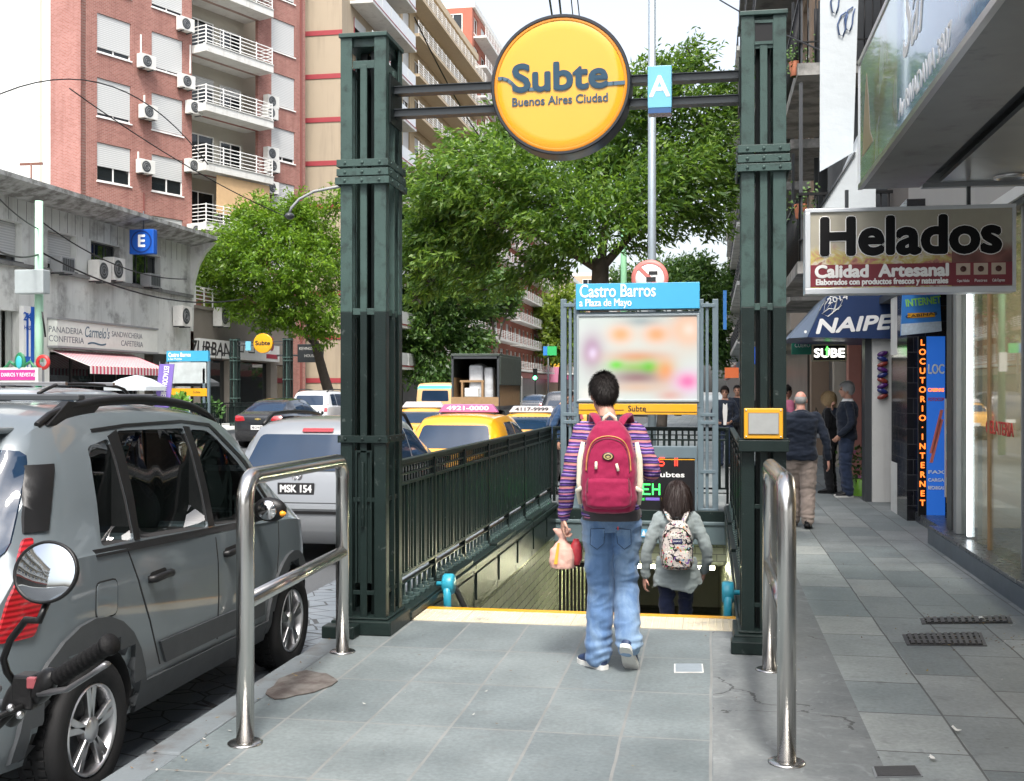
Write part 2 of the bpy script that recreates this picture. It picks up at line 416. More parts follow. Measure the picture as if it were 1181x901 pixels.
struct(mb.build('ground', CONCD))

# ------------------------------------------------------------------ stairs, stair well
def tile_mat(name, ca, cb, w, h, rough=.18, joint=(.2, .2, .17), ms=.006):
    m, t, b = nt(name); co = objco(t); sp = t.nodes.new('ShaderNodeSeparateXYZ'); lk(t, co, sp.inputs[0])
    cb_ = t.nodes.new('ShaderNodeCombineXYZ'); lk(t, mth(t, 'ADD', sp.outputs[0], sp.outputs[1]), cb_.inputs[0]); lk(t, sp.outputs[2], cb_.inputs[1])
    br = node(t, 'ShaderNodeTexBrick', Scale=1.0); br.offset = .5
    br.inputs['Brick Width'].default_value = w; br.inputs['Row Height'].default_value = h; br.inputs['Mortar Size'].default_value = ms
    br.inputs['Color1'].default_value = c4(ca); br.inputs['Color2'].default_value = c4(cb); br.inputs['Mortar'].default_value = c4(joint)
    lk(t, cb_.outputs[0], br.inputs['Vector'])
    c = mixc(t, .35, br.outputs['Color'], mixc(t, noisef(t, co, 3, 5), (.05, .05, .05), (.95, .95, .95)), 'SOFT_LIGHT')
    lk(t, c, b.inputs['Base Color']); b.inputs['Roughness'].default_value = rough
    bumpn(t, b, mth(t, 'MULTIPLY_ADD', br.outputs['Fac'], -1, mth(t, 'MULTIPLY', noisef(t, co, 5, 2), .25)), .4, .004); return m
TILE = tile_mat('cream wall tiles', (.48, .50, .36), (.40, .43, .29), .2, .1, .14)
mb = MB()
for i in range(26):
    y = HY0 + .3 * i; z = -.17 * (i + 1)
    mb.box(HX0, HX1, y, y + .32, z - .4, z)
struct(mb.build('stairs', mat('stair granite', (.2, .2, .2), .5, 0, .2, 8, .2, 80), bev=.01))
mb = MB()
mb.box(HX0 - .2, HX0, HY0, 34, -5.6, -.36); mb.box(HX1, HX1 + .2, HY0, 34, -5.6, -.36)
mb.box(HX0, HX1, HY1 + .02, HY1 + .25, -.74, -.46)
w1 = mb.build('stairwell_wall', TILE); tag(w1, 'cream tiled walls lining the stairs down to the station', 'wall')
mb = MB(); mb.box(HX0, HX1, HY1 + .25, 34, -.8, -.74); mb.box(HX0, HX1, 33.8, 34, -6, -.8); 
tag(mb.build('passage_ceiling', mat('passage plaster', (.4, .41, .36), .6)), 'plain ceiling slab over the underground passage behind the stairs', 'ceiling')
mb = MB(); mb.box(HX0, HX1, 16.5, 34, -4.75, -4.6); struct(mb.build('passage_floor', CONCD))
lampm = emi('fluorescent tube', (1., .98, .68), 30)
t0 = thing('ceiling_lamp', 'deeper long white fluorescent lamp under the underground passage ceiling', 'lamp', (-1., 20, -.82))
mb = MB(); mb.box(-2.05, .1, 19.9, 20.1, -.86, -.81); mb.build('lamp_body', WHITE, t0)
mb = MB(); mb.cyl((-2.0, 20, -.9), (.05, 20, -.9), .035, 8); mb.build('tube', lampm, t0)
t0 = thing('ceiling_lamp', 'nearer fluorescent lamp just inside the underground passage lintel', 'lamp', (-1., 16.9, -.8))
mb = MB(); mb.box(-2.1, .1, 16.75, 16.95, -.83, -.8); mb.build('lamp_body', WHITE, t0)
mb = MB(); mb.cyl((-2.05, 16.85, -.87), (.05, 16.85, -.87), .03, 8); mb.build('tube', lampm, t0)
# tactile strip
TAC = mat('tactile cream paint', (.55, .49, .36), .6, 0, .1, 5, .1, 60, dirt=(.3, .28, .23), ds=5, dth=.62)
mb = MB(); mb.box(HX0, HX1, 8.22, 8.64, -.02, .006)
for i in range(48):
    for j in range(8): mb.lathe([(.011, .006), (.009, .012), (.0001, .013)], (HX0 + .03 + i * .05, 8.25 + j * .05, 0), n=6)
for i in range(1, 6): mb.box(HX0 + i * .4 - .002, HX0 + i * .4 + .002, 8.22, 8.64, .0062, .0068, 1)
ts = mb.build('tactile_strip', [TAC, mat('joint line', (.25, .22, .17), .7)]); tag(ts, 'cream studded warning strip along the top stair edge', 'tactile strip')
mb = MB(); mb.box(HX0, HX1, 8.642, 8.722, -.05, .01); o = mb.build('stair_nosing', YEL); tag(o, 'yellow painted nosing on the top step of the stairs', 'stair edge')

# small things set in the pavement
def inset(name, label, cat, corners, m, frame, ribs=0, z=.004):
    c = sum((Vector(p) for p in corners), Vector()) / 4
    t = thing(name, label, cat, (c.x, c.y, 0))
    P = [Vector(p) for p in corners]
    mb = MB(); mb.prism([p + (p - c) * .10 + Vector((0, 0, .001)) for p in P], (0, 0, .004)); mb.build('rim', frame, t)
    mb = MB(); mb.prism([p + Vector((0, 0, .006)) for p in P], (0, 0, .003))
    mb.build('plate', m, t)
    if ribs:
        mb = MB()
        for i in range(ribs):
            a = P[0].lerp(P[1], (i + .5) / ribs); b = P[3].lerp(P[2], (i + .5) / ribs); w = (P[1] - P[0]) / ribs * .27
            mb.prism([a - w + Vector((0, 0, .0095)), a + w + Vector((0, 0, .0095)), b + w + Vector((0, 0, .0095)), b - w + Vector((0, 0, .0095))], (0, 0, .006))
        for k in (.3, .7):
            a = P[0].lerp(P[3], k); b = P[1].lerp(P[2], k); w = (P[3] - P[0]) * .06
            mb.prism([a - w + Vector((0, 0, .0095)), b - w + Vector((0, 0, .0095)), b + w + Vector((0, 0, .0095)), a + w + Vector((0, 0, .0095))], (0, 0, .0055))
        mb.build('grate', frame, t)
    return t
IRON = mat('cast iron', (.07, .07, .072), .55, .3, .25, 8, .3, 90)
DRT = mat('dirt in the grate', (.03, .028, .025), .9, 0, .3, 20)
inset('drain_cover', 'iron drain grating set in the right pavement, the nearer and wider', 'drain', [onZ(1045, 733), onZ(1128, 731), onZ(1134, 745), onZ(1050, 744)], DRT, IRON, 12)
inset('drain_cover', 'narrow iron drain grating full of litter behind the wider one', 'drain', [onZ(1066, 714), onZ(1160, 712), onZ(1163, 719), onZ(1068, 720)], DRT, IRON, 12)
inset('pavement_hatch', 'small dark metal access hatch at the bottom edge of the pavement', 'hatch', [onZ(1008, 886), onZ(1055, 885), onZ(1062, 896), onZ(1012, 897)], IRON, MGREY)
inset('pavement_plate', 'small pale metal access plate in the slabs right of the walking man', 'plate', [onZ(779, 767), onZ(809, 767), onZ(810, 776), onZ(779, 776)], mat('worn zinc', (.33, .38, .42), .4, .4, .2, 20), WHITED)
c = onZ(347, 790); mb = MB(); pts = []
for i in range(22):
    a = 2 * PI * i / 22; q = 1 + .12 * math.sin(3 * a + 1) + .05 * math.sin(7 * a)
    pts.append((c.x + .17 * q * math.cos(a), c.y + .30 * q * math.sin(a), .002))
mb.prism(pts, (0, 0, .007)); o = mb.build('pavement_cover', mat('rusty brown iron', (.075, .06, .054), .8, 0, .4, 9, 1., 30, dirt=(.13, .12, .11), ds=7, dth=.5), bev=.002); recenter(o, (c.x, c.y, 0))
tag(o, 'brown uneven cover lying in the pavement beside the left steel rail', 'manhole cover')
PAP = mat('paper scraps', (.7, .69, .65), .8)
for i, (px, py, lab) in enumerate(((1075, 878, 'torn white paper scrap on the slabs right of the dark hatch'), (1131, 716, 'pale litter lying on the littered drain grating'), (1102, 845, 'small paper scrap on the pale slabs near the bottom right'))):
    c = onZ(px, py); mb = MB(); n = 7
    vs = [(c.x + R.uniform(.01, .03) * math.cos(6.28 * k / n), c.y + R.uniform(.01, .04) * math.sin(6.28 * k / n), .018 + R.uniform(-.008, .01)) for k in range(n)]
    mb.prism(vs, (0, 0, .002)); tag(recenter(mb.build('paper_scrap', PAP), (c.x, c.y, 0)), lab, 'litter')

mb = MB()
for i in range(420):
    k = R.random()
    if k < .3: p = Vector((R.uniform(1.5, 2.2), R.gauss(8.9, .12) if i % 2 else R.gauss(8.2, .12), 0))
    elif k < .65: p = Vector((R.gauss(KERB + .1, .12), R.uniform(3, 12), 0))
    else: p = Vector((R.uniform(-2.4, 2.35), R.uniform(4.6, 16), 0))
    if HX0 < p.x < HX1 and p.y > 8.2: continue
    a = R.uniform(0, 6.28); s = R.uniform(.004, .016); d = Vector((math.cos(a), math.sin(a), 0)) * s; e = Vector((-d.y, d.x, 0)) * .45; z = Vector((0, 0, .008 + R.uniform(0, .006)))
    if p.x < KERB: z.z = -.135
    mb.add([p - d + z, p + e + z, p + d + z + Vector((0, 0, R.uniform(0, .008))), p - e + z], [(0, 1, 2, 3)], R.choice((0, 0, 1, 2)))
o = mb.build('leaf_litter', [mat('dry brown leaf', (.14, .085, .04), .8, 0, .4, 9), mat('yellow leaf bits', (.3, .22, .08), .8, 0, .4, 9), mat('pale crumbs', (.4, .39, .36), .8, 0, .3, 9)]); o['kind'] = 'stuff'; o['label'] = 'dry leaf crumbs and grit scattered over the pavement slabs'; o['category'] = 'litter'
# ------------------------------------------------------------------ gate pylons
def pylon(x0, x1, y0, y1, label, plaque=False):
    t = thing('metal_pylon', label, 'column', ((x0 + x1) / 2, (y0 + y1) / 2, 0))
    pw = .085; H = 4.17; zs = 2.25
    def angle(mb, cx, cy, sx, sy, z0, z1):      # an L section at a corner
        th = .012
        mb.box(cx, cx + sx * pw, cy, cy + sy * th, z0, z1); mb.box(cx, cx + sx * th, cy + sy * th, cy + sy * pw, z0, z1)
    for cx, sx in ((x0, 1), (x1, -1)):
        for cy, sy in ((y0, 1), (y1, -1)):
            mb = MB(); angle(mb, cx, cy, sx, sy, .11, zs); mb.build('corner_post', G_D, t, bev=.003)
            mb = MB(); angle(mb, cx, cy, sx, sy, zs, H); mb.build('corner_post', G_L, t, bev=.003)
    xm = (x0 + x1) / 2; ym = (y0 + y1) / 2
    for (cx, cy) in ((xm, y0 + .02), (xm, y1 - .02), (x0 + .02, ym), (x1 - .02, ym)):
        mb = MB(); mb.box(cx - .024, cx + .024, cy - .012, cy + .012, .11, zs); mb.build('centre_bar', G_D, t, bev=.003)
        mb = MB(); mb.box(cx - .024, cx + .024, cy - .012, cy + .012, zs, 3.98); mb.build('centre_bar', G_L, t, bev=.003)
    mb = MB(); mb.box(x0 + .1, x0 + .15, ym - .06, ym + .06, .11, 4.1); mb.box(x1 - .14, x1 - .1, ym - .1, ym + .02, .11, 4.1)
    mb.cyl((xm + .02, ym + .05, .11), (xm + .02, ym + .05, 4.1), .03, 10); mb.build('inner_duct', G_B, t)
    def band(z0, z1, m, e=.014, nm='band'):
        mb = MB(); th = .012
        mb.box(x0 - e, x1 + e, y0 - e, y0 - e + th, z0, z1); mb.box(x0 - e, x1 + e, y1 + e - th, y1 + e, z0, z1)
        mb.box(x0 - e, x0 - e + th, y0 - e + th, y1 + e - th, z0, z1); mb.box(x1 + e - th, x1 + e, y0 - e + th, y1 + e - th, z0, z1)
        for xx in (x0 + .04, xm, x1 - .04):
            mb.lathe([(.011, -.002), (.009, -.008), (.0005, -.009)], (xx, y0 - e, (z0 + z1) / 2), 'Y', 8)
        for yy in (y0 + .05, ym, y1 - .05):
            for xx, s in ((x0 - e, -1), (x1 + e, 1)): mb.lathe([(.011, .002 * s), (.009, .008 * s), (.0005, .009 * s)], (xx, yy, (z0 + z1) / 2), 'X', 8)
        mb.build(nm, m, t, bev=.002)
    for z in (3.14, 3.2, 3.265): band(z, z + .05, G_L, .03 if z < 3.2 else .022)
    band(1.335, 1.385, G_D, .016)
    for z, h in ((2.23, .045), (.92, .03), (.27, .03), (3.955, .055)):
        mb = MB()
        for yy in (y0 + .014, y1 - .026): mb.box(x0 + pw, x1 - pw, yy, yy + .012, z, z + h)
        for xx in (x0 + .014, x1 - .026): mb.box(xx, xx + .012, y0 + pw, y1 - pw, z, z + h)
        mb.build('tie_plate', G_D if z < 2.2 else G_L, t, bev=.002)
    mb = MB(); mb.box(x0 - .01, x1 + .01, y0 - .015, y1 + .01, H, H + .03); mb.box(x0 + .03, x1 - .03, y0 + .03, y1 - .03, H - .06, H); mb.build('cap_plate', G_L, t, bev=.004)
    if not plaque:
        mb = MB(); mb.box(x0 + .105, x0 + .118, y0 + .008, y0 + .02, .35, 1.28); mb.box(x1 - .118, x1 - .105, y0 + .008, y0 + .02, .35, 1.28); mb.box(x0 + .118, x1 - .118, y0 + .008, y0 + .02, 1.265, 1.28)
        mb.box(x0 + .118, x1 - .118, y0 + .03, y0 + .04, .35, 1.26); mb.cyl((xm, y0 - .01, .75), (xm, y0 - .01, 1.2), .012, 8); mb.build('cabinet_door', G_D, t, bev=.002)
    mb = MB(); mb.box(x0 - .05, x1 + .05, y0 - .06, y1 + .05, 0, .10); mb.box(x0 - .07, x0 + .16, y0 - .2, y0 - .06, 0, .085)
    mb.box(x0 - .02, x1 + .02, y0 - .02, y1 + .02, .10, .118); mb.build('plinth', G_D, t, bev=.012)
    mb = MB()
    if plaque:
        mb.box(xm - .075, xm + .075, y0 + .004, y0 + .014, 3.98 - .0, 4.0); mb.box(xm - .075, xm + .075, y0 + .004, y0 + .014, 4.12, 4.14)
        mb.box(xm - .075, xm - .057, y0 + .004, y0 + .014, 4.0, 4.12); mb.box(xm + .057, xm + .075, y0 + .004, y0 + .014, 4.0, 4.12)
        mb.build('box_frame', G_L, t); mb = MB(); mb.box(xm - .057, xm + .057, y0 + .012, y0 + .12, 4.0, 4.12); mb.build('box', BLK, t)
    return t
pylon(-2.56, -2.23, 7.7, 8.13, 'tall green lattice metal column left of the stairs, beside the parked cars')
pylon(.197, .487, 7.7, 8.1, 'tall green lattice metal column right of the stairs, with the yellow plaque', True)
t = thing('notice_plaque', 'small yellow framed notice plaque fixed low on the right green column', 'plaque', (.36, 7.66, 1.48))
P0 = onY(858, 506, 7.655); P1 = onY(903, 471, 7.655)
mb = MB(); mb.box(P0.x, P1.x, 7.64, 7.68, P0.z, P1.z); mb.build('frame', YEL, t, bev=.006)
mb = MB(); mb.box(P0.x + .03, P1.x - .03, 7.632, 7.64, P0.z + .033, P1.z - .033); mb.build('panel', mat('brushed zinc panel', (.36, .37, .36), .5, .3, .15, 20), t)
mb = MB(); mb.box(P0.x + .025, P1.x - .025, 7.636, 7.641, P0.z + .028, P1.z - .028); mb.build('panel_edge', mat('brown edge', (.25, .16, .06), .5), t)
mb = MB()
for x in (P0.x + .014, P1.x - .014):
    for z in (P0.z + .014, P1.z - .014): mb.lathe([(.006, -.0), (.005, -.004), (.0003, -.005)], (x, 7.64, z), 'Y', 8)
mb.build('screw', ALU, t)
mb = MB(); mb.box(.18, .5, 7.64, 7.684, 1.3, 1.375); mb.build('bracket', G_D, t, bev=.004)

# ------------------------------------------------------------------ round sign on its two bars
YS = 7.74; c = Vector((-1.012, YS, 3.785)); RS = .462
t = thing('round_sign', 'big round yellow sign reading Subte on two bars between the columns', 'sign', c)
mb = MB()
for z in (3.83, 3.668):
    for x0, x1 in ((-2.225, c.x - .1), (c.x + .1, .195)):
        mb.box(x0, x1, 7.86, 7.93, z - .022, z + .022); mb.box(x0, x1, 7.845, 7.945, z - .027, z - .022); mb.box(x0, x1, 7.845, 7.945, z + .022, z + .027)
mb.build('crossbar', mat('dark bar paint', (.02, .026, .03), .4), t)
mb = MB()
for x, s in ((-2.225, 1), (.195, -1)): mb.box(x, x + .012 * s, 7.76, 8.06, 3.58, 3.92)
mb.build('mounting_plate', G_B, t)
mb = MB(); mb.lathe([(.0005, .22), (RS + .012, .22), (RS + .018, .21), (RS + .018, -.004), (RS + .012, -.012), (RS - .004, -.012), (RS - .006, .0)], c, 'Y', 72); mb.build('rim', mat('black sign rim', (.016, .018, .022), .35, 0, .1, 6), t, sharp=35)
def sign_yellow():
    m, tt, b = nt('glossy yellow sign acrylic'); co = objco(tt)
    lk(tt, mixc(tt, noisef(tt, co, 2.2, 4), (.70, .335, .015), (.74, .375, .022)), b.inputs['Base Color']); b.inputs['Roughness'].default_value = .16; b.inputs['Coat Weight'].default_value = .4
    return m
SY = sign_yellow()
mb = MB(); mb.lathe([(.0005, -.008), (RS * .8, -.007), (RS - .02, -.004), (RS - .005, .004)], c, 'Y', 72); mb.build('face', SY, t)
mb = MB(); mb.lathe([(RS - .026, -.0075), (RS - .02, -.009), (RS - .006, -.005)], c, 'Y', 72); mb.build('edge_ring', mat('deep yellow edge', (.62, .22, .006), .3), t)
k = RS / 78.5                                              # metres per photo pixel on the sign
def sp(px, py, dy=-.0125): return Vector((c.x + (px - 650.5) * k, YS + dy, c.z - (py - 101.5) * k))
text('Subte', .265, mat('deep slate lettering', (.03, .07, .11), .5, spec=.2), t, sp(650, 94, -.0155), (1, 0, .012), (0, 0, 1), .0085, fit=109 * k, ext=.001)
text('Buenos Aires Ciudad', .082, mat('navy lettering', (.03, .07, .11), .4), t, sp(650, 120), (1, 0, .012), (0, 0, 1), .0016, fit=111 * k, ext=.001)
def ribbon(pts, w, m, name='stroke'):
    mb = MB()
    for i in range(len(pts) - 1):
        a, b = pts[i], pts[i + 1]; d = (b - a).normalized(); n = d.cross(Vector((0, 1, 0))) * w / 2
        mb.prism([a - n - d * w * .1, b - n + d * w * .1, b + n + d * w * .1, a + n - d * w * .1], (0, -.001, 0))
    mb.build(name, m, t)
S = [sp(576 + 2, 92)] + [sp(x, y) for x, y in ((583, 92), (589, 94), (594, 98), (598, 102.5), (602, 105))] + [sp(x, 106) for x in (606, 614, 622)]
ribbon(S, 4.0 * k, NAVYP); ribbon([sp(698, 104), sp(712, 103.5), sp(725, 103)], 4.4 * k, NAVYP)
mb = MB()
for s in (-1, 1): mb.box(c.x - .42, c.x + .42, YS + .222, YS + .26, c.z + .04 * s - .01, c.z + .04 * s + .03)
mb.build('rear_bracket', DGREY, t)
# blue line letter sign
P0 = onY(747, 130, 7.72); P1 = onY(774.5, 75, 7.72)
t = thing('line_sign', 'small pale blue box sign with a white letter A hung on the crossbars', 'sign', ((P0.x + P1.x) / 2, 7.78, P0.z))
mb = MB(); mb.box(P0.x, P1.x, 7.72, 7.84, P0.z + .03, P1.z); mb.build('box', CYANL, t, bev=.004)
mb = MB(); mb.box(P0.x + .003, P1.x - .003, 7.722, 7.838, P0.z - .005, P0.z + .029); mb.build('base', mat('deep blue trim', (.02, .08, .22), .2), t)
text('A', .2, WHP, t, ((P0.x + P1.x) / 2, 7.7185, (P0.z + P1.z) / 2 + .01), (1, 0, 0), (0, 0, 1), .004, ext=.001)

# ------------------------------------------------------------------ stair fences
def fence(p0, p1, label, side, panels, dots=True, dense=.085, rings=False):
    p0 = Vector((p0[0], p0[1], 0)); p1 = Vector((p1[0], p1[1], 0)); u = (p1 - p0).normalized(); n = Vector((u.y, -u.x, 0)); L = (p1 - p0).length
    F = Fac((p0.x, p0.y), (u.x, u.y), (n.x, n.y))
    t = thing('iron_fence', label, 'fence', p0)
    mb = MB(); F.box(mb, 0, L, 1.15, 1.18, -.03, .03); F.box(mb, 0, L, 1.125, 1.15, -.014, .014); mb.build('top_rail', G_D, t, bev=.004)
    mb = MB(); F.box(mb, 0, L, .985, 1.01, -.024, .024); F.box(mb, 0, L, 1.06, 1.075, -.018, .018); mb.build('middle_rail', G_D, t, bev=.003)
    mb = MB(); F.box(mb, 0, L, .30, .325, -.026, .026); F.box(mb, 0, L, .24, .255, -.02, .02); mb.build('bottom_rail', G_D, t, bev=.003)
    nb = int(L / dense); cnt = 0
    for j in range(panels):
        mb = MB()
        for i in range(nb * j // panels, nb * (j + 1) // panels):
            a = (i + .5) * L / nb; w = .016 if i % 3 else .026
            F.box(mb, a - w * .7, a + w * .7, .325, .985, -.02, .02 if i % 3 else .028)
            if dots: F.box(mb, a - .012, a + .012, 1.01, 1.06, -.006, .006); F.box(mb, a - .014, a + .014, 1.075, 1.125, -.006, .006)
            if rings and i % 2 == 0:
                for z0, z1 in ((1.012, 1.058),): F.box(mb, a - .02, a + .02, z0, z1, -.01, .01)
        mb.build('baluster_panel', G_D, t)
    for i in range(panels + 1):
        a = min(max(i * L / panels, .02), L - .02); mb = MB(); F.box(mb, a - .018, a + .018, .1, 1.15, -.03, .03); mb.build('post', G_B, t, bev=.003)
    return t, F, L
FX0, FX1 = -2.3, .29
fL, FLf, LL = fence((FX0, 8.16), (FX0, 16.4), 'long dark green iron fence left of the stairs beside the taxis', 1, 7)
def kerbblock(F, L, label, d0=-.1, d1=.1, feet=True, seg=7):
    t = thing('fence_base', label, 'fence base', F.pt(0, 0))
    for i in range(seg):
        a0 = L * i / seg + .01; a1 = L * (i + 1) / seg - .01; mb = MB(); dz = .03 * (i % 2)
        F.box(mb, a0, a1, -.36, .085 + dz, d0, d1); F.box(mb, a0 + .06, a1 - .06, -.28, -.02, d1, d1 + .015); F.box(mb, a0, a1, .02, .07, d1, d1 + .022)
        mb.build('base_block', G_D, t, bev=.02, seg=3)
        if feet:
            for k in range(7):
                mb = MB(); a = a0 + (k + .5) * (a1 - a0) / 7; F.box(mb, a - .013, a + .013, .08 + dz, .25, -.013, .013); F.box(mb, a - .03, a + .03, .085 + dz, .115 + dz, -.035, .045); F.box(mb, a - .02, a + .02, .115 + dz, .145 + dz, -.02, .03)
                mb.build('foot', mat('worn fence feet', (.07, .11, .105), .35, .2, .2, 20), t, bev=.004)
    return t
kerbblock(FLf, LL, 'moulded dark green base blocks under the left stair fence', -.12, .11)
fR, FRf, LR = fence((FX1, 8.12), (FX1, 16.4), 'dark green iron fence along the right side of the stairs', 1, 7)
FRr = Fac((FX1, 8.12), (0, 1), (-1, 0)); kerbblock(FRr, LR, 'moulded green base blocks under the right stair fence', -.12, .09)
fB, FBf, LB = fence((FX0 + .04, 16.46), (FX1 - .04, 16.46), 'dark green iron fence closing the far end behind the station board', 1, 3, True, .085, True)
# lintel over the passage, with pictograms
t = thing('stair_lintel', 'grey green lintel over the passage below the station board with pictograms', 'lintel', (-1, 16.3, -.45))
mb = MB(); mb.box(HX0 - .1, HX1 + .1, 16.16, 16.42, -.45, -.17); mb.box(HX0 - .1, HX1 + .1, 16.14, 16.2, -.18, -.13); mb.build('beam', mat('grey green beam', (.10, .14, .15), .45, 0, .15, 5), t, bev=.01)
mb = MB(); mb.box(HX0, HX1, 16.2, 16.42, -.17, .02); mb.build('ledge', G_D, t, bev=.01)
for i, (px, cc) in enumerate(((733, (.08, .35, .6)), (742.5, (.08, .35, .6)), (752, (.6, .05, .05)))):
    p = onY(px, 615, 16.16); mb = MB(); mb.box(p.x - .047, p.x + .047, 16.15, 16.159, p.z - .055, p.z + .055); q = mb.build('pictogram', mat('pictogram blue' if i < 2 else 'pictogram red', cc, .4), t)
    mb = MB(); mb.box(p.x - .02, p.x + .02, 16.146, 16.1495, p.z - .02, p.z + .012); mb.box(p.x - .011, p.x + .011, 16.146, 16.1495, p.z + .018, p.z + .036); mb.box(p.x - .03, p.x + .03, 16.146, 16.1495, p.z - .036, p.z - .028); mb.build('symbol', WHP, q)
t = thing('security_gate', 'black folding security gate half open at the left of the passage', 'gate', (-2.0, 16.6, -4))
for i in range(12):
    x = -2.17 + i * .055; mb = MB(); mb.box(x - .016, x + .016, 16.56 + .03 * (i % 2), 16.6 + .03 * (i % 2), -4.2, -.8); mb.build('bar', BLK, t)
mb = MB(); mb.box(-2.2, -1.5, 16.54, 16.66, -.86, -.8); mb.build('track', BLK, t)
# handrails on the stair walls
for x, s, lab in ((HX0 + .09, 1, 'turquoise ended stair handrail on the left tiled wall'), (HX1 - .07, -1, 'turquoise ended stair handrail on the right wall beside the woman')):
    t = thing('stair_handrail', lab, 'handrail', (x, 8.95, -.2))
    sl = -.17 / .3; y0 = 9.15; z0 = .34 if s > 0 else .22
    z0 = .12
    mb = MB(); mb.tube([(x, y0 - .01, z0), (x, y0 + .3, z0 - .12)] + [(x, y, z0 + (y - y0) * sl) for y in (y0 + 1, y0 + 3, y0 + 7)], .028, 10); mb.build('rail', DGREY if s > 0 else TEAL, t)
    mb = MB(); mb.lathe([(.0005, -.045), (.075, -.045), (.085, -.03), (.085, .03), (.075, .045), (.0005, .045)], (x, y0 - .03, z0), 'X', 22)
    mb.tube([(x, y0 - .09, z0 - .02), (x, y0 - .08, z0 - .16), (x, y0 - .0, z0 - .3), (x, y0 + .25, z0 - .52)], .032, 10); mb.cyl((x - .1 * s, y0 - .03, z0), (x, y0 - .03, z0), .02, 8); mb.build('end_curl', TEAL, t)

# ------------------------------------------------------------------ station board
YB = 16.3
def Q(px, py): return onY(px, py, YB)
t = thing('station_board', 'station board with blue Castro Barros header and a blurred food poster', 'information board', (-1.03, YB, -.15))
for xs in ((650, 657.5, 665), (808, 815.5, 825)):
    for i, px in enumerate(xs):
        p = Q(px, 345); mb = MB(); r = .042 if i != 1 else .022
        mb.box(p.x - r, p.x + r, YB + .02 - r, YB + .02 + r, -.16, p.z + (.0 if i != 1 else -.04)); mb.build('post', GREY_BLUE, t, bev=.008)
    a, b = Q(xs[0], 345), Q(xs[2], 345)
    for z in (a.z - .09, 1.36, 1.25, .56, .02):
        mb = MB(); mb.box(a.x, b.x, YB - .03, YB + .05, z - .025, z + .025); mb.build('cross_tie', GREY_BLUE, t, bev=.004)
a, b = Q(665, 358), Q(807, 326)
mb = MB(); mb.box(a.x, b.x, YB - .1, YB + .22, a.z, b.z); mb.build('header', CYAN, t, bev=.006)
text('Castro Barros', .26, WHP, t, Q(669, 337.5) + Vector((0, -.1035, 0)), (1, 0, 0), (0, 0, 1), .003, 'LEFT', fit=87 / 1320 * 16.2)
text('a Plaza de Mayo', .15, WHP, t, Q(669, 350.5) + Vector((0, -.1035, 0)), (1, 0, 0), (0, 0, 1), .002, 'LEFT', fit=60 / 1320 * 16.2)
mb = MB(); a, b = Q(665, 470), Q(808, 358); mb.box(a.x, b.x, YB - .03, YB + .2, a.z, b.z - .01); mb.build('poster_case', GREY_BLUE, t, bev=.006)
def poster():
    m, tt, bb = nt('blurred poster'); co = objco(tt); sp_ = tt.nodes.new('ShaderNodeSeparateXYZ'); lk(tt, co, sp_.inputs[0])
    def blob(px, py, rx, ry, colr, base, soft=1.0):
        p = Q(px, py); o = p - Vector((-1.03, YB, -.15)); s = 16.2 / 1320
        dx = mth(tt, 'DIVIDE', mth(tt, 'SUBTRACT', sp_.outputs[0], o.x), rx * s); dz = mth(tt, 'DIVIDE', mth(tt, 'SUBTRACT', sp_.outputs[2], o.z), ry * s)
        d = mth(tt, 'ADD', mth(tt, 'POWER', mth(tt, 'ABSOLUTE', dx), 2.), mth(tt, 'POWER', mth(tt, 'ABSOLUTE', dz), 2.))
        f = mth(tt, 'EXPONENT', mth(tt, 'MULTIPLY', d, -1.5))
        return mixc(tt, mth(tt, 'MULTIPLY', f, .8), base, colr)
    bse = mixc(tt, noisef(tt, co, 1.2, 1), (.42, .49, .47), (.5, .54, .52))
    for B in ((740, 371, 26, 8, (.22, .28, .3)), (716, 386, 17, 13, (.70, .26, .07)), (757, 386, 18, 13, (.70, .24, .06)), (794, 380, 23, 23, (.68, .25, .07)), (795, 380, 12, 12, (.6, .55, .5)),
              (683, 406, 16, 26, (.25, .08, .2)), (684, 408, 7, 9, (.55, .5, .65)), (735, 412, 42, 10, (.5, .2, .08)), (735, 424, 40, 9, (.2, .42, .05)), (711, 421, 10, 6, (.08, .5, .01)), (749, 424, 11, 9, (.06, .45, .01)), (735, 436, 42, 12, (.16, .04, .06)),
              (736, 447, 40, 8, (.5, .35, .26)), (768, 428, 14, 17, (.62, .22, .04)), (793, 442, 20, 18, (.55, .5, .68)), (793, 440, 16, 12, (.65, .06, .25)), (773, 456, 18, 8, (.5, .28, .24)), (690, 455, 22, 10, (.66, .6, .55))):
        bse = blob(*B, bse)
    lk(tt, bse, bb.inputs['Base Color']); bb.inputs['Roughness'].default_value = .3; return m
a, b = Q(668, 461), Q(804, 364)
mb = MB(); mb.box(a.x, b.x, YB - .04, YB - .031, a.z, b.z); mb.build('poster', poster(), t)
mb = MB()
for (x0, x1, z0, z1) in ((a.x - .03, b.x + .03, b.z, b.z + .03), (a.x - .03, b.x + .03, a.z - .03, a.z), (a.x - .03, a.x, a.z, b.z), (b.x, b.x + .03, a.z, b.z)): mb.box(x0, x1, YB - .055, YB - .032, z0, z1)
mb.build('poster_frame', mat('pale steel frame', (.33, .38, .4), .35, .3), t, bev=.004)
a, b = Q(668, 478), Q(804, 466)
mb = MB(); mb.box(a.x, b.x, YB - .06, YB + .1, a.z, b.z); mb.build('yellow_band', SY, t, bev=.005)
text('Subte', .115, BLACKP, t, Q(735, 471.5) + Vector((0, -.0635, 0)), (1, 0, 0), (0, 0, 1), .001)
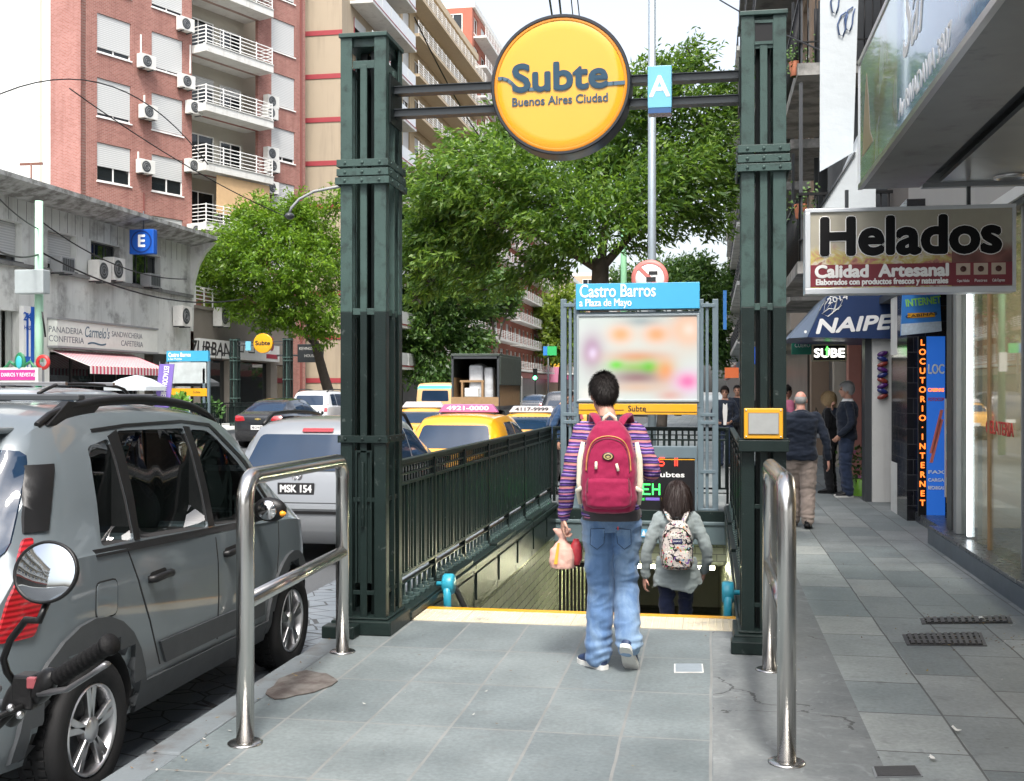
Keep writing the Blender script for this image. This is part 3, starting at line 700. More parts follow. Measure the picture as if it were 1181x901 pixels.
mb = MB(); zc = (a.z + b.z) / 2 - .012; mb.box(a.x, Q(720, 1).x, YB - .064, YB - .0615, zc - .004, zc + .004); mb.box(Q(744, 1).x, b.x, YB - .064, YB - .0615, zc - .03, zc - .022); mb.build('stroke', BLACKP, t)
# LED service board under it
t = thing('led_board', 'black LED service board with red and green letters under the station board', 'display', (-1.03, YB - .05, -.15))
a, b = Q(672, 601), Q(804, 515)
mb = MB(); mb.box(a.x, b.x, YB - .08, YB + .12, a.z, b.z); mb.build('case', GREY_BLUE, t, bev=.008)
mb = MB(); mb.box(a.x + .035, b.x - .03, YB - .088, YB - .081, Q(1, 578).z, Q(1, 520).z); mb.build('screen', mat('led screen black', (.012, .012, .014), .3), t)
mb = MB(); mb.box(a.x + .035, b.x - .03, YB - .088, YB - .081, Q(1, 597).z, Q(1, 580).z); mb.build('lower_panel', DGREY, t)
mb = MB(); mb.box(a.x + .035, b.x - .03, YB - .091, YB - .089, Q(1, 522.2).z, Q(1, 521.2).z); mb.build('yellow_line', YEL, t)
LR_ = emi('red led', (1., .03, .015), 2.); LG_ = emi('green led', (.05, 1., .12), 1.1)
FONT = {'A': '01110 10001 10001 11111 10001 10001 10001', 'S': '01111 10000 10000 01110 00001 00001 11110', '1': '00100 01100 00100 00100 00100 00100 00100', 'D': '11110 10001 10001 10001 10001 10001 11110',
        'E': '11111 10000 10000 11110 10000 10000 11111', 'H': '10001 10001 10001 11111 10001 10001 10001', 'I': '1 1 1 1 1 1 1', 'B': '11110 10001 10001 11110 10001 10001 11110', 'C': '01110 10001 10000 10000 10000 10001 01110', 'a': '00000 00000 01110 00001 01111 10001 01111'}
def led(s, px, py, hpx, m):
    h = hpx * 16.2 / 1320 / 7; o = Q(px, py); x = o.x; mb = MB()
    for ch in s:
        if ch == ' ': x += 4 * h; continue
        rows = FONT[ch].split()
        for j, rw in enumerate(rows):
            for i, bit in enumerate(rw):
                if bit == '1': mb.box(x + i * h + h * .06, x + i * h + h * .94, YB - .092, YB - .0885, o.z - j * h - h * .94, o.z - j * h - h * .06)
        x += (len(rows[0]) + 1) * h
    mb.build('led_letters', m, t)
led('aS', 751, 527, 10, LR_); led('II', 778, 528, 9, LR_); led('DEH', 730, 557, 13, LG_); led('A B C', 680, 557, 13, LG_)
text('Estado de Subtes', .1, WHP, t, Q(790, 547.5) + Vector((0, -.0925, 0)), (1, 0, 0), (0, 0, 1), .002, 'RIGHT', fit=88 / 1320 * 16.2)
for x0, x1, nm, cc in ((737, 744, 'green chip', (.05, .5, .1)), (745, 761, 'violet chip', (.18, .12, .5)), (763, 773, 'yellow chip', (.7, .55, .03)), (700, 715, 'red chip', (.6, .05, .05)), (718, 733, 'blue chip', (.05, .3, .6))):
    mb = MB(); p, q = Q(x0, 576.5), Q(x1, 573.5); mb.box(p.x, q.x, YB - .092, YB - .0885, p.z, q.z); mb.build('colour_chip', mat(nm, cc, .4), t)

# ------------------------------------------------------------------ steel rails
def hoop(label, fx, fy, bx, by, h, mid, r=.043):
    t = thing('steel_rail', label, 'handrail', (fx, fy, 0)); f = Vector((fx, fy, 0)); b = Vector((bx, by, 0)); u = (b - f).normalized(); k = .13
    pts = [f, f + Vector((0, 0, h - k))]
    for i in range(1, 8): a = PI / 2 * i / 8; pts.append(f + Vector((0, 0, h - k)) + u * k * (1 - math.cos(a)) + Vector((0, 0, k * math.sin(a))))
    pts += [f + u * k + Vector((0, 0, h)), b - u * k + Vector((0, 0, h - .03))]
    for i in range(1, 8): a = PI / 2 * i / 8; pts.append(b - u * k + Vector((0, 0, h - .03 - k)) + u * k * math.sin(a) + Vector((0, 0, k * math.cos(a))))
    pts += [b + Vector((0, 0, h - .03 - k)), b]
    mb = MB(); mb.tube(pts, r, 20); mb.build('hoop', STEEL, t)
    mb = MB(); mb.cyl(f + Vector((0, 0, mid)), b + Vector((0, 0, mid - .03)), r * .9, 18); mb.build('mid_bar', STEEL, t)
    for p in (f, b): mb = MB(); mb.lathe([(.085, .0), (.085, .006), (.078, .010), (r, .011)], p + Vector((0, 0, .001)), n=28); mb.build('base_flange', STEEL, t)
hoop('stainless steel tubular rail at the left kerb in front of the grey car', -2.21, 5.21, -2.36, 7.14, 1.28, .68)
hoop('stainless steel tubular rail on the right before the right column', .34, 5.36, .35, 7.12, 1.28, .68)

# ------------------------------------------------------------------ poles on our pavement
t = thing('lamp_pole', 'tall slim grey pole rising behind the blue A sign', 'pole', (-1.0, 19.8, 0))
mb = MB(); mb.tube([(-1, 19.8, 0), (-1, 19.8, 3.9), (-1, 19.8, 12)], [.075, .072, .06], 14); mb.build('shaft', mat('galvanised pole', (.34, .4, .44), .4, .4, .12, 5), t)
mb = MB(); mb.lathe([(.13, 0), (.13, .5), (.075, .55)], (-1, 19.8, 0), n=16); mb.build('base', DGREY, t)
p = onY(749.5, 321, 19.6); t = thing('no_parking_sign', 'round no parking sign with red ring behind the station board top', 'traffic sign', p)
mb = MB(); mb.lathe([(.0005, 0), (.315, 0), (.315, .012), (.0005, .012)], p, 'Y', 40); mb.build('disc', WHITE, t)
mb = MB(); mb.lathe([(.245, -.002), (.315, -.002), (.315, -.006), (.245, -.006)], p, 'Y', 40)
d = Vector((1, 0, -1)).normalized(); n_ = Vector((1, 0, 1)).normalized() * .032; mb.prism([p - d * .25 - n_ + Vector((0, -.003, 0)), p + d * .25 - n_ + Vector((0, -.003, 0)), p + d * .25 + n_ + Vector((0, -.003, 0)), p - d * .25 + n_ + Vector((0, -.003, 0))], (0, -.004, 0))
mb.build('red_ring', mat('faded sign red', (.5, .16, .14), .5), t)
mb = MB(); mb.box(p.x - .02, p.x + .13, p.y - .009, p.y - .0075, p.z + .06, p.z + .12); mb.box(p.x - .06, p.x + .1, p.y - .009, p.y - .0075, p.z - .06, p.z + .02); mb.build('symbol', BLACKP, t)
mb = MB(); mb.box(p.x - .02, p.x + .1, p.y + .013, p.y + .13, p.z - .02, p.z + .02); mb.build('clamp', DGREY, t)
t = thing('green_pole', 'pale green painted pole beyond the station board under the tree', 'pole', (-2.4, 32, 0))
GP = mat('pale green pole paint', (.24, .52, .3), .55, 0, .15, 4)
mb = MB(); mb.tube([(-2.4, 32, 0), (-2.4, 32, 8.6)], [.1, .075], 12); mb.build('shaft', GP, t)
mb = MB(); mb.box(-2.5, -2.3, 31.86, 31.9, 2.2, 2.7); mb.build('small_plate', WHITE, t)
# ------------------------------------------------------------------ vehicles
def paint(name, c, metal=.3, rough=.3):
    if name in MATS: return MATS[name]
    m, t, b = nt(name); co = objco(t)
    n = noisef(t, co, 1.3, 5, .6); n2 = noisef(t, co, 6, 6, .7)
    cc = mixc(t, n, tuple(x * .92 for x in c), tuple(min(1, x * 1.08) for x in c))
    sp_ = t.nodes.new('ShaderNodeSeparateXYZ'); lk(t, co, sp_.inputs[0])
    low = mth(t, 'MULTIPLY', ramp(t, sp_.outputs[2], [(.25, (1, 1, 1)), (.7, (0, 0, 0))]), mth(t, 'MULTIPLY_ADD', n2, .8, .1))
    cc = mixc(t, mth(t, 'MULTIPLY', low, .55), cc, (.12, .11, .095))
    lk(t, cc, b.inputs['Base Color']); b.inputs['Metallic'].default_value = metal
    lk(t, mth(t, 'MULTIPLY_ADD', n2, .16, rough - .06), b.inputs['Roughness'])
    b.inputs['Coat Weight'].default_value = .8; b.inputs['Coat Roughness'].default_value = .05
    MATS[name] = m; return m
TAIL = None
def lampmat(name, c):
    m, t, b = nt(name); co = objco(t)
    w = node(t, 'ShaderNodeTexWave', Scale=14.0); w.bands_direction = 'Z'; lk(t, co, w.inputs['Vector'])
    lk(t, mixc(t, w.outputs['Fac'], tuple(x * .35 for x in c), c), b.inputs['Base Color']); b.inputs['Roughness'].default_value = .1; b.inputs['Coat Weight'].default_value = 1; return m
TAIL = lampmat('red tail lens', (.42, .012, .02)); CLEARL = lampmat('clear lens', (.5, .5, .5))
CLAD = mat('grey plastic cladding', (.04, .044, .048), .55, 0, .12, 5, .12, 200)
SEAM = mat('panel gap', (.006, .006, .006), .8)
SEAT = mat('seat cloth', (.03, .03, .033), .85, 0, .25, 12)
DARKI = mat('dark interior', (.012, .012, .013), .85)
def interp(tab, y):
    if y <= tab[0][0]: return tab[0][1]
    for i in range(len(tab) - 1):
        (a, p), (b, q) = tab[i], tab[i + 1]
        if y <= b:
            t = (y - a) / (b - a)
            # monotone cubic-ish easing from neighbouring slopes
            s0 = (tab[i + 1][1] - tab[i - 1][1]) / (tab[i + 1][0] - tab[i - 1][0]) if i else (q - p) / (b - a)
            s1 = (tab[i + 2][1] - p) / (tab[i + 2][0] - a) if i + 2 < len(tab) else (q - p) / (b - a)
            d = (q - p) / (b - a)
            if d == 0: s0 = s1 = 0
            else:
                s0 = max(0, min(s0 / d, 2.2)) * d; s1 = max(0, min(s1 / d, 2.2)) * d
            h = b - a; t2 = t * t; t3 = t2 * t
            return (2*t3-3*t2+1)*p + (t3-2*t2+t)*h*s0 + (-2*t3+3*t2)*q + (t3-t2)*h*s1
    return tab[-1][1]
zs = lambda z: z + max(0, z - .5) * .115
HATCH = dict(L=3.86, z0=.24, T=[(y_, zs(z_)) for y_, z_ in [(0,.60),(.02,.74),(.06,.88),(.14,1.0),(.27,1.18),(.42,1.42),(.53,1.54),(.72,1.61),(1.3,1.645),(2.1,1.625),(2.5,1.57),(2.72,1.47),(3.06,1.22),(3.22,1.11),(3.48,1.02),(3.7,.90),(3.82,.74),(3.86,.60)]],
    B=[(y_, zs(z_)) for y_, z_ in [(0,1.02),(.6,1.05),(2,.99),(3.2,.95),(3.86,.85)]], W=[(0,.64),(.06,.72),(.2,.785),(.5,.835),(1,.85),(2.95,.85),(3.45,.81),(3.74,.68),(3.86,.56)], G=[(0,.54),(.5,.585),(1.1,.635),(2.4,.63),(3.0,.68),(3.3,.66),(3.86,.5)], ax=(.66, 3.16), wr=.315, arch=.375)
WAGON = dict(L=4.2, z0=.22, T=[(0,.58),(.02,.70),(.06,.86),(.10,.98),(.20,1.15),(.36,1.38),(.46,1.46),(.62,1.50),(1.3,1.525),(2.1,1.50),(2.4,1.45),(2.6,1.36),(3.05,1.10),(3.25,1.00),(3.7,.92),(4.0,.82),(4.15,.68),(4.2,.56)],
    B=[(0,.93),(.6,.95),(2,.90),(3.2,.88),(4.2,.8)], W=[(0,.66),(.06,.75),(.25,.80),(.6,.83),(3,.83),(3.6,.80),(4.0,.70),(4.2,.54)], G=[(0,.58),(.4,.59),(1,.61),(2.4,.60),(3.1,.66),(4.2,.5)], ax=(.78, 3.25), wr=.305, arch=.355)
SEDAN = dict(L=4.4, z0=.2, T=[(0,.56),(.03,.74),(.07,.92),(.14,1.00),(.4,1.06),(.55,1.10),(.8,1.24),(1.1,1.38),(1.3,1.43),(1.9,1.47),(2.4,1.45),(2.6,1.40),(2.85,1.28),(3.25,1.05),(3.45,.98),(3.9,.90),(4.2,.78),(4.35,.64),(4.4,.55)],
    B=[(0,.95),(.6,.97),(2,.93),(3.2,.9),(4.4,.8)], W=[(0,.64),(.08,.74),(.3,.81),(.8,.85),(3.2,.85),(3.8,.81),(4.2,.69),(4.4,.52)], G=[(0,.66),(.5,.64),(.9,.57),(1.3,.575),(2.4,.575),(3.2,.66),(4.4,.5)], ax=(.85, 3.45), wr=.315, arch=.37)
SUV = dict(L=4.5, z0=.26, T=[(0,.64),(.02,.8),(.06,1.0),(.10,1.12),(.20,1.35),(.30,1.56),(.42,1.68),(.7,1.73),(1.4,1.75),(2.3,1.72),(2.55,1.66),(2.75,1.56),(3.2,1.26),(3.4,1.16),(3.9,1.07),(4.25,.96),(4.42,.8),(4.5,.64)],
    B=[(0,1.08),(.6,1.12),(2,1.07),(3.2,1.03),(4.5,.9)], W=[(0,.72),(.08,.82),(.3,.88),(.7,.91),(3.2,.91),(3.9,.88),(4.3,.76),(4.5,.6)], G=[(0,.64),(.5,.66),(1,.69),(2.5,.68),(3.3,.74),(4.5,.56)], ax=(.85, 3.55), wr=.35, arch=.41)
VAN = dict(L=4.9, z0=.28, T=[(0,.7),(.03,1.1),(.08,1.75),(.16,1.95),(.4,2.02),(2.5,2.05),(3.2,2.02),(3.5,1.9),(4.1,1.4),(4.3,1.25),(4.6,1.12),(4.85,.85),(4.9,.66)],
    B=[(0,1.1),(2,1.1),(4,1.05),(4.9,.9)], W=[(0,.8),(.1,.88),(.4,.92),(4,.92),(4.6,.84),(4.9,.64)], G=[(0,.76),(.4,.8),(3,.8),(4.2,.8),(4.9,.6)], ax=(.9, 4.0), wr=.33, arch=.4)
BODYCACHE = {}
def car_body(key, S, simple=False, tunnels=None):
    if key in BODYCACHE: return BODYCACHE[key]
    L = S['L']; ys = set()
    n = 34 if simple else 62
    for i in range(n + 1):
        t = i / n; ys.add(round(L * t, 4))
    for (y, z) in S['T']: ys.add(y)
    for y in (.01, .04, .085, .16, .26, L - .02, L - .06, L - .12): ys.add(y)
    ys = sorted(ys); mb = MB(); rings = []; z0 = S['z0']
    for y in ys:
        T = interp(S['T'], y); W = interp(S['W'], y); G = interp(S['G'], y); B = min(interp(S['B'], y), T - .05)
        e = min(1, y / .12, (L - y) / .25); zb = z0 + .16 * (1 - e) ** 2
        wb = W * .975
        k = max(0., min(1., (T - B) / .35))
        gt = min(G + (wb - .09 - G) * (1 - k), wb - .05) if k < 1 else G
        hm = zb + (B - zb) * .55
        half = [(W * .72, zb), (W * .93, zb + .03), (W * .985, zb + (hm - zb) * .35), (W, hm), (W * .995, hm + (B - hm) * .55), (wb, B - .012), (wb - .018, B + .006),
                (wb - .018 + (gt - wb) * .30 + .012 * k, B + (T - B) * .33), (wb - .018 + (gt - wb) * .62 + .016 * k, B + (T - B) * .64), (gt + .012 * k, T - .085 * k - .012), (gt - .03, T - .035 * k - .004), (gt - .11, T - .012 * k), (gt * .5, T + .012 * k)]
        ring = [(x, y, z) for x, z in half] + [(0, y, T + .018 * k)] + [(-x, y, z) for x, z in reversed(half)]
        rings.append(ring)
    m = len(rings[0]); vs = [p for r in rings for p in r]; fs = []; ms = []
    for a in range(len(rings) - 1):
        for i in range(m):
            j = (i + 1) % m; fs.append((a * m + i, (a + 1) * m + i, (a + 1) * m + j, a * m + j)); ms.append(1 if 6 <= i < m - 8 else 0)
    fs.append(tuple(range(m))); ms.append(0); e = (len(rings) - 1) * m; fs.append(tuple(range(e + m - 1, e - 1, -1))); ms.append(0)
    mb.v = vs; mb.f = fs; mb.m = ms; mb.s = [True] * len(fs)
    me = mb.mesh('body'); bm = bmesh.new(); bm.from_mesh(me); bmesh.ops.recalc_face_normals(bm, faces=bm.faces); bm.to_mesh(me); bm.free()
    for k in range(3): me.materials.append(None)
    o = bpy.data.objects.new('tmp_body', me); col.objects.link(o)
    cut = MB()
    for y in S['ax']: cut.lathe([(.0005, -1.2), (S['arch'], -1.2), (S['arch'], -.52), (.0005, -.52)], (0, y, S['wr']), 'X', 36, 0, False); cut.lathe([(.0005, .52), (S['arch'], .52), (S['arch'], 1.2), (.0005, 1.2)], (0, y, S['wr']), 'X', 36, 0, False)
    for poly in (tunnels or []): cut.prism([(-1.3, a, b) for a, b in poly], (2.6, 0, 0))
    cme = cut.mesh('cut'); bm = bmesh.new(); bm.from_mesh(cme); bmesh.ops.remove_doubles(bm, verts=bm.verts, dist=.0008); bmesh.ops.recalc_face_normals(bm, faces=bm.faces); bm.to_mesh(cme); bm.free()
    co = bpy.data.objects.new('tmp_cut', cme); col.objects.link(co)
    bo = o.modifiers.new('b', 'BOOLEAN'); bo.operation = 'DIFFERENCE'; bo.object = co; bo.solver = 'EXACT'
    res = baked(o); bpy.data.objects.remove(o); bpy.data.objects.remove(co)
    ix = [p.material_index for p in res.polygons]; res.materials.clear()
    for p, q in zip(res.polygons, ix): p.material_index = q
    R_ = S['arch']
    for p in res.polygons:
        c = p.center; nrm = p.normal
        arch = any(abs(math.hypot(c.y - y, c.z - S['wr']) - R_) < .012 and abs(c.x) > .5 or (abs(abs(c.x) - .52) < .004 and math.hypot(c.y - y, c.z - S['wr']) < R_) for y in S['ax'])
        if arch: p.material_index = 2; p.use_smooth = False
        elif tunnels and abs(c.x) < .74 and c.z > .9 and abs(nrm.x) < .3 and p.area > .03 and any(min(q[0] for q in t_) - .02 < c.y < max(q[0] for q in t_) + .02 and min(q[1] for q in t_) - .02 < c.z < max(q[1] for q in t_) + .02 for t_ in tunnels): p.material_index = 2; p.use_smooth = False
    res.set_sharp_from_angle(angle=rad(32))
    bvh = BVHTree.FromPolygons([v.co.copy() for v in res.vertices], [tuple(p.vertices) for p in res.polygons])
    BODYCACHE[key] = (res, bvh); return BODYCACHE[key]
def decal(bvh, poly, ax, eps=.004, step=.07, depth=.02, r=0):
    if r: poly = rounded([Vector(p) for p in poly], r)
    P = [Vector((p[0], p[1], 0)) for p in poly]
    bm = bmesh.new(); bm.faces.new([bm.verts.new(p) for p in P])
    lo = [min(p[i] for p in P) for i in (0, 1)]; hi = [max(p[i] for p in P) for i in (0, 1)]
    for i in (0, 1):
        nn = int((hi[i] - lo[i]) / step)
        for k in range(1, nn + 1):
            cc = Vector((0, 0, 0)); cc[i] = lo[i] + (hi[i] - lo[i]) * k / (nn + 1); nr = Vector((0, 0, 0)); nr[i] = 1
            bmesh.ops.bisect_plane(bm, geom=bm.verts[:] + bm.edges[:] + bm.faces[:], plane_co=cc, plane_no=nr)
    D = {'R': Vector((-1, 0, 0)), 'L': Vector((1, 0, 0)), 'B': Vector((0, 1, 0)), 'F': Vector((0, -1, 0)), 'T': Vector((0, 0, -1))}[ax]
    def lift(a, b):
        return {'R': Vector((3, a, b)), 'L': Vector((-3, a, b)), 'B': Vector((a, -3, b)), 'F': Vector((a, 9, b)), 'T': Vector((a, b, 4))}[ax]
    miss = []; last = None
    for v in bm.verts:
        o = lift(v.co.x, v.co.y); h = bvh.ray_cast(o, D)
        if h[0] is None: miss.append((v, o)); continue
        v.co = h[0] - D * eps; last = h[0]
    for v, o in miss:
        q = bvh.find_nearest(o + D * 2.3)[0]
        v.co = q - D * eps
    for f in bm.faces: f.smooth = True
    ed = [e for e in bm.edges if e.is_boundary]
    g = bmesh.ops.extrude_edge_only(bm, edges=ed)
    for v in [x for x in g['geom'] if isinstance(x, bmesh.types.BMVert)]: v.co = v.co + D * depth
    bmesh.ops.recalc_face_normals(bm, faces=bm.faces)
    me = bpy.data.meshes.new('d'); bm.to_mesh(me); bm.free(); me.set_sharp_from_angle(angle=rad(40)); return me
def wheel(t, S, x, y, side, detail=True):
    w = bpy.data.objects.new('wheel', None); col.objects.link(w); w.parent = t; ORI[w.name] = Vector(); w.location = (x, y, S['wr'])
    r = S['wr']; s = side
    mb = MB(); pr = [(r * .66, -.1 * s), (r * .9, -.105 * s), (r * .985, -.09 * s), (r, -.06 * s), (r, .06 * s), (r * .985, .09 * s), (r * .9, .105 * s), (r * .69, .098 * s), (r * .66, .09 * s)]
    mb.lathe(pr, (0, 0, 0), 'X', 40)
    if detail:
        for k in range(44):
            a = 2 * PI * k / 44; 
            for q in (-.05, .012): mb.prism([(q, r * math.cos(a) * .995, r * math.sin(a) * .995), (q + .036, r * math.cos(a) * .995, r * math.sin(a) * .995), (q + .036, r * math.cos(a + .09) * .995, r * math.sin(a + .09) * .995), (q, r * math.cos(a + .09) * .995, r * math.sin(a + .09) * .995)], (0, math.cos(a + .045) * .008, math.sin(a + .045) * .008))
    mb.build('tyre', RUB, w)
    mb = MB(); mb.lathe([(r * .665, .085 * s), (r * .64, .1 * s), (r * .60, .085 * s), (r * .585, .0)], (0, 0, 0), 'X', 40)
    n = 5
    for k in range(n):
        a = 2 * PI * k / n + .3
        for da in ((-.13, .13) if detail else (0,)):
            p0 = Vector((0, math.cos(a) * r * .12, math.sin(a) * r * .12)); p1 = Vector((0, math.cos(a + da) * r * .62, math.sin(a + da) * r * .62))
            d = (p1 - p0).normalized(); nn = Vector((0, -d.z, d.y)) * r * (.055 if detail else .12)
            mb.prism([p0 - nn * .9 + Vector((.06 * s, 0, 0)), p0 + nn * .9 + Vector((.06 * s, 0, 0)), p1 + nn + Vector((.06 * s, 0, 0)), p1 - nn + Vector((.06 * s, 0, 0))], (.028 * s, 0, 0))
    mb.lathe([(.0005, .098 * s), (r * .13, .097 * s), (r * .19, .088 * s), (r * .2, .05 * s)], (0, 0, 0), 'X', 20); mb.build('rim', ALU, w, bev=.004 if detail else 0)
    mb = MB(); mb.lathe([(.0005, .02 * s), (r * .6, .02 * s)], (0, 0, 0), 'X', 24); mb.lathe([(r*.1,.028*s),(r*.42,.03*s),(r*.43,.02*s)], (0,0,0), 'X', 24, 1); mb.build('brake_disc', [DARKI, DGREY], w)
def car(name, label, cat, x, y, key, S, paintm, group=None, upper=None, simple=True, tunnels=None, windows=None, rear_win=None, lamps=None, plate=None, rails=False, glass=GLASS, wheels=True, z=None):
    me, bvh = car_body(key, S, simple, tunnels); t = thing(name, label, cat, (0, 0, 0), group); L = S['L']
    o = link('body', me.copy(), [paintm, upper or paintm, DARKI], t)
    def D(nm, poly, ax, m, eps=.004, par=None, **kw): return link(nm, decal(bvh, poly, ax, eps, **kw), m, par or t)
    TB = lambda yy: interp(S['T'], yy); BB = lambda yy: interp(S['B'], yy)
    ym = L * .5
    for sd in ('R', 'L'):
        for w in (windows or []): D('side_window', w, sd, glass, r=.04)
    if rear_win: D('rear_window', rear_win, 'B', glass, .006 if simple else .014, step=.07 if simple else .03, r=.06)
    ywf = [p for p in S['T'] if p[0] > L * .5]
    # windscreen seen from the front
    zt = TB(L * .6) - .06; zb = BB(L * .75) + .16; g = interp(S['G'], L * .65)
    D('windscreen', [(-g - .0, zb), (g + .0, zb), (g - .06, zt), (-g + .06, zt)], 'F', glass, .006, r=.05)
    if lamps:
        for sx in (-1, 1): D('tail_lamp', [(sx * a, b) for a, b in lamps], 'B', TAIL, .012, r=.03)
    for sx in (-1, 1): D('headlight', [(sx * .4, .66), (sx * .64, .66), (sx * .62, .8), (sx * .42, .78)], 'F', CLEARL, .012, r=.03)
    D('grille', [(-.36, .5), (.36, .5), (.34, .64), (-.34, .64)], 'F', BLK, .01, r=.03)
    if wheels:
        for yy in S['ax']:
            for sd in (-1, 1): wheel(t, S, sd * (S['W'][4][1] - .1), yy, sd, not simple)
    ymir = L * .655
    for sd in (-1, 1):
        xx = interp(S['W'], ymir); zz = BB(ymir) + .06; mb = MB()
        mb.ball((sd * (xx + .09), ymir, zz + .03), ((.11, 0, 0), (0, .055, 0), (0, 0, .075))); mb.tube([(sd * (xx - .06), ymir + .03, zz - .04), (sd * (xx + .05), ymir + .02, zz)], .03, 8); mr = mb.build('wing_mirror', BLK, t)
        mb = MB(); mb.lathe([(.0005, -.055), (.058, -.054), (.06, -.04)], (sd * (xx + .09), ymir, zz + .03), 'Y', 20); q = mb.build('mirror_glass', CHROME, mr)
    if rails:
        for sd in (-1, 1):
            pts = []
            for k in range(15):
                yy = L * .12 + (L * .62 - L * .12) * k / 14; e = min(1, k / 2, (14 - k) / 2)
                pts.append((sd * (interp(S['G'], yy) - .05), yy, TB(yy) - .02 + .075 * e))
            mb = MB(); mb.tube(pts, .022, 8); mb.build('roof_rail', BLK, t)
    if plate:
        zz, txt, back = plate; h = bvh.ray_cast(Vector((0, -3, zz)), Vector((0, 1, 0)))[0]
        mb = MB(); mb.box(-.2, .2, h.y - .014, h.y - .0, zz - .065, zz + .065); p = mb.build('number_plate', back, t, bev=.004)
        if txt: text(txt, .105, WHP if back is BLACKP else BLACKP, p, (0, h.y - .0165, zz), (1, 0, 0), (0, 0, 1), .003, fit=.34)
    t.location = (x, y, roadz(x) if z is None else z); ORI.pop(t.name, None)
    return t, bvh, D
# --- nearest car: grey hatchback
GREY = paint('grey blue metallic paint', (.125, .15, .165), .2, .38)
Z_ = lambda L_: [(a_, zs(b_)) for a_, b_ in L_]
tun = [rounded([Vector(p) for p in Z_(poly)], .03) for poly in ([(.80, 1.06), (1.10, 1.055), (1.10, 1.50), (.90, 1.47)], [(1.16, 1.05), (1.95, 1.02), (1.95, 1.52), (1.20, 1.53)], [(2.03, 1.02), (2.80, .985), (2.90, 1.01), (2.60, 1.28), (2.34, 1.46), (2.24, 1.50), (2.03, 1.51)])]
GX, GYr = -3.60, 4.12
t, bv, D = car('hatchback_car', 'grey blue hatchback with black roof rails parked nearest at the left kerb', 'car', GX, GYr, 'hatch', HATCH, GREY, None, None, False, tun,
    rear_win=Z_([(-.70, 1.08), (.70, 1.08), (.60, 1.475), (-.60, 1.475)]), lamps=[(.46, .84), (.63, .84), (.65, 1.0), (.60, 1.08), (.5, 1.0)], plate=(.72, '', WHITED), glass=GLASSB, z=-.15)
for sd in ('R', 'L'):
    for poly in tun:
        D('side_window', [tuple(p) for p in poly], sd, CARGLASS, -.012, depth=.004)
        a = [Vector(p) for p in poly]; c = sum(a, Vector((0, 0))) / len(a)
        bm_out = [p + (p - c).normalized() * .028 for p in a]
    D('window_trim', Z_([(.72, 1.025), (2.95, .955), (2.95, .985), (.72, 1.055)]), sd, BLK, .006)
    D('pillar_trim', Z_([(1.105, 1.05), (1.158, 1.05), (1.20, 1.535), (1.10, 1.51)]), sd, BLK, .004); D('pillar_trim', Z_([(1.953, 1.02), (2.027, 1.02), (2.027, 1.525), (1.953, 1.53)]), sd, BLK, .004)
    D('roof_edge_trim', Z_([(.98, 1.53), (1.3, 1.545), (1.95, 1.548), (2.3, 1.52), (2.64, 1.30), (2.90, 1.03), (2.94, 1.03), (2.69, 1.315), (2.34, 1.535), (1.95, 1.562), (1.3, 1.559), (.98, 1.545)]), sd, BLK, .004)
    for cy in HATCH['ax']:
        pts = []; r0, r1 = .376, .49 if cy < 1 else .455
        for k in range(15): a = rad(-8 + 196 * k / 14); pts.append((cy + r0 * math.cos(a), .315 + r0 * math.sin(a)))
        for k in range(14, -1, -1): a = rad(-8 + 196 * k / 14); pts.append((cy + r1 * math.cos(a), .315 + r1 * math.sin(a) * (1.03)))
        D('wheel_arch_trim', pts, sd, CLAD, .02, depth=.035)
    D('sill_trim', [(1.03, .27), (2.75, .27), (2.71, .40), (1.09, .42)], sd, CLAD, .018, depth=.03)
    D('door_moulding', [(1.35, .46), (2.66, .45), (2.66, .56), (1.28, .58)], sd, CLAD, .014, depth=.02)
    D('door_seam', [(1.985, .44), (1.995, .44), (1.995, 1.06), (1.985, 1.06)], sd, SEAM, .002, step=.05, depth=.003)
    D('door_seam', [(1.30, .46), (1.31, .46), (1.12, .84), (1.0, 1.09), (.99, 1.09), (1.11, .835)], sd, SEAM, .002, step=.05, depth=.003)
    D('door_seam', [(2.82, .44), (2.83, .44), (2.95, 1.0), (2.94, 1.0)], sd, SEAM, .002, step=.05, depth=.003)
    for yy in (1.17, 2.07):
        mb = MB(); h = bv.ray_cast(Vector(((3 if sd == 'R' else -3), yy + .1, .91)), Vector(((-1 if sd == 'R' else 1), 0, 0)))[0]; s = 1 if sd == 'R' else -1
        mb.tube([(h.x, yy, .91), (h.x + .03 * s, yy + .03, .912), (h.x + .036 * s, yy + .12, .918), (h.x + .03 * s, yy + .2, .916), (h.x, yy + .23, .914)], [.014, .017, .016, .017, .013], 8, flat=1.2); mb.build('door_handle', BLK, t)
        D('handle_recess', [(yy + .02, .885), (yy + .2, .89), (yy + .2, .945), (yy + .02, .94)], sd, SEAM, .0015, depth=.002, r=.03)
D('fuel_flap', [(.68, .80), (.87, .795), (.88, .97), (.69, .975)], 'R', SEAM, .0015, depth=.002, r=.04); D('fuel_flap', [(.688, .808), (.863, .803), (.872, .962), (.698, .967)], 'R', GREY, .004, depth=.004, r=.035)
for sd in ('R', 'L'):
    D('corner_lamp', [(.09, .82), (.26, .82), (.33, .96), (.30, 1.12), (.37, 1.22), (.33, 1.22), (.22, 1.10), (.15, .99)], sd, TAIL, .012, r=.02)
    D('rear_pillar_glass', [(.34, 1.24), (.45, 1.24), (.62, 1.52), (.49, 1.52)], sd, BLK, .014, step=.03)
D('rear_bumper', [(-.7, .36), (.7, .36), (.72, .62), (-.72, .62)], 'B', CLAD, .03, depth=.05, r=.05)
mb = MB(); mb.box(-.50, .50, .40, .60, 1.655, 1.685); mb.build('spoiler', GREY, t, bev=.012)
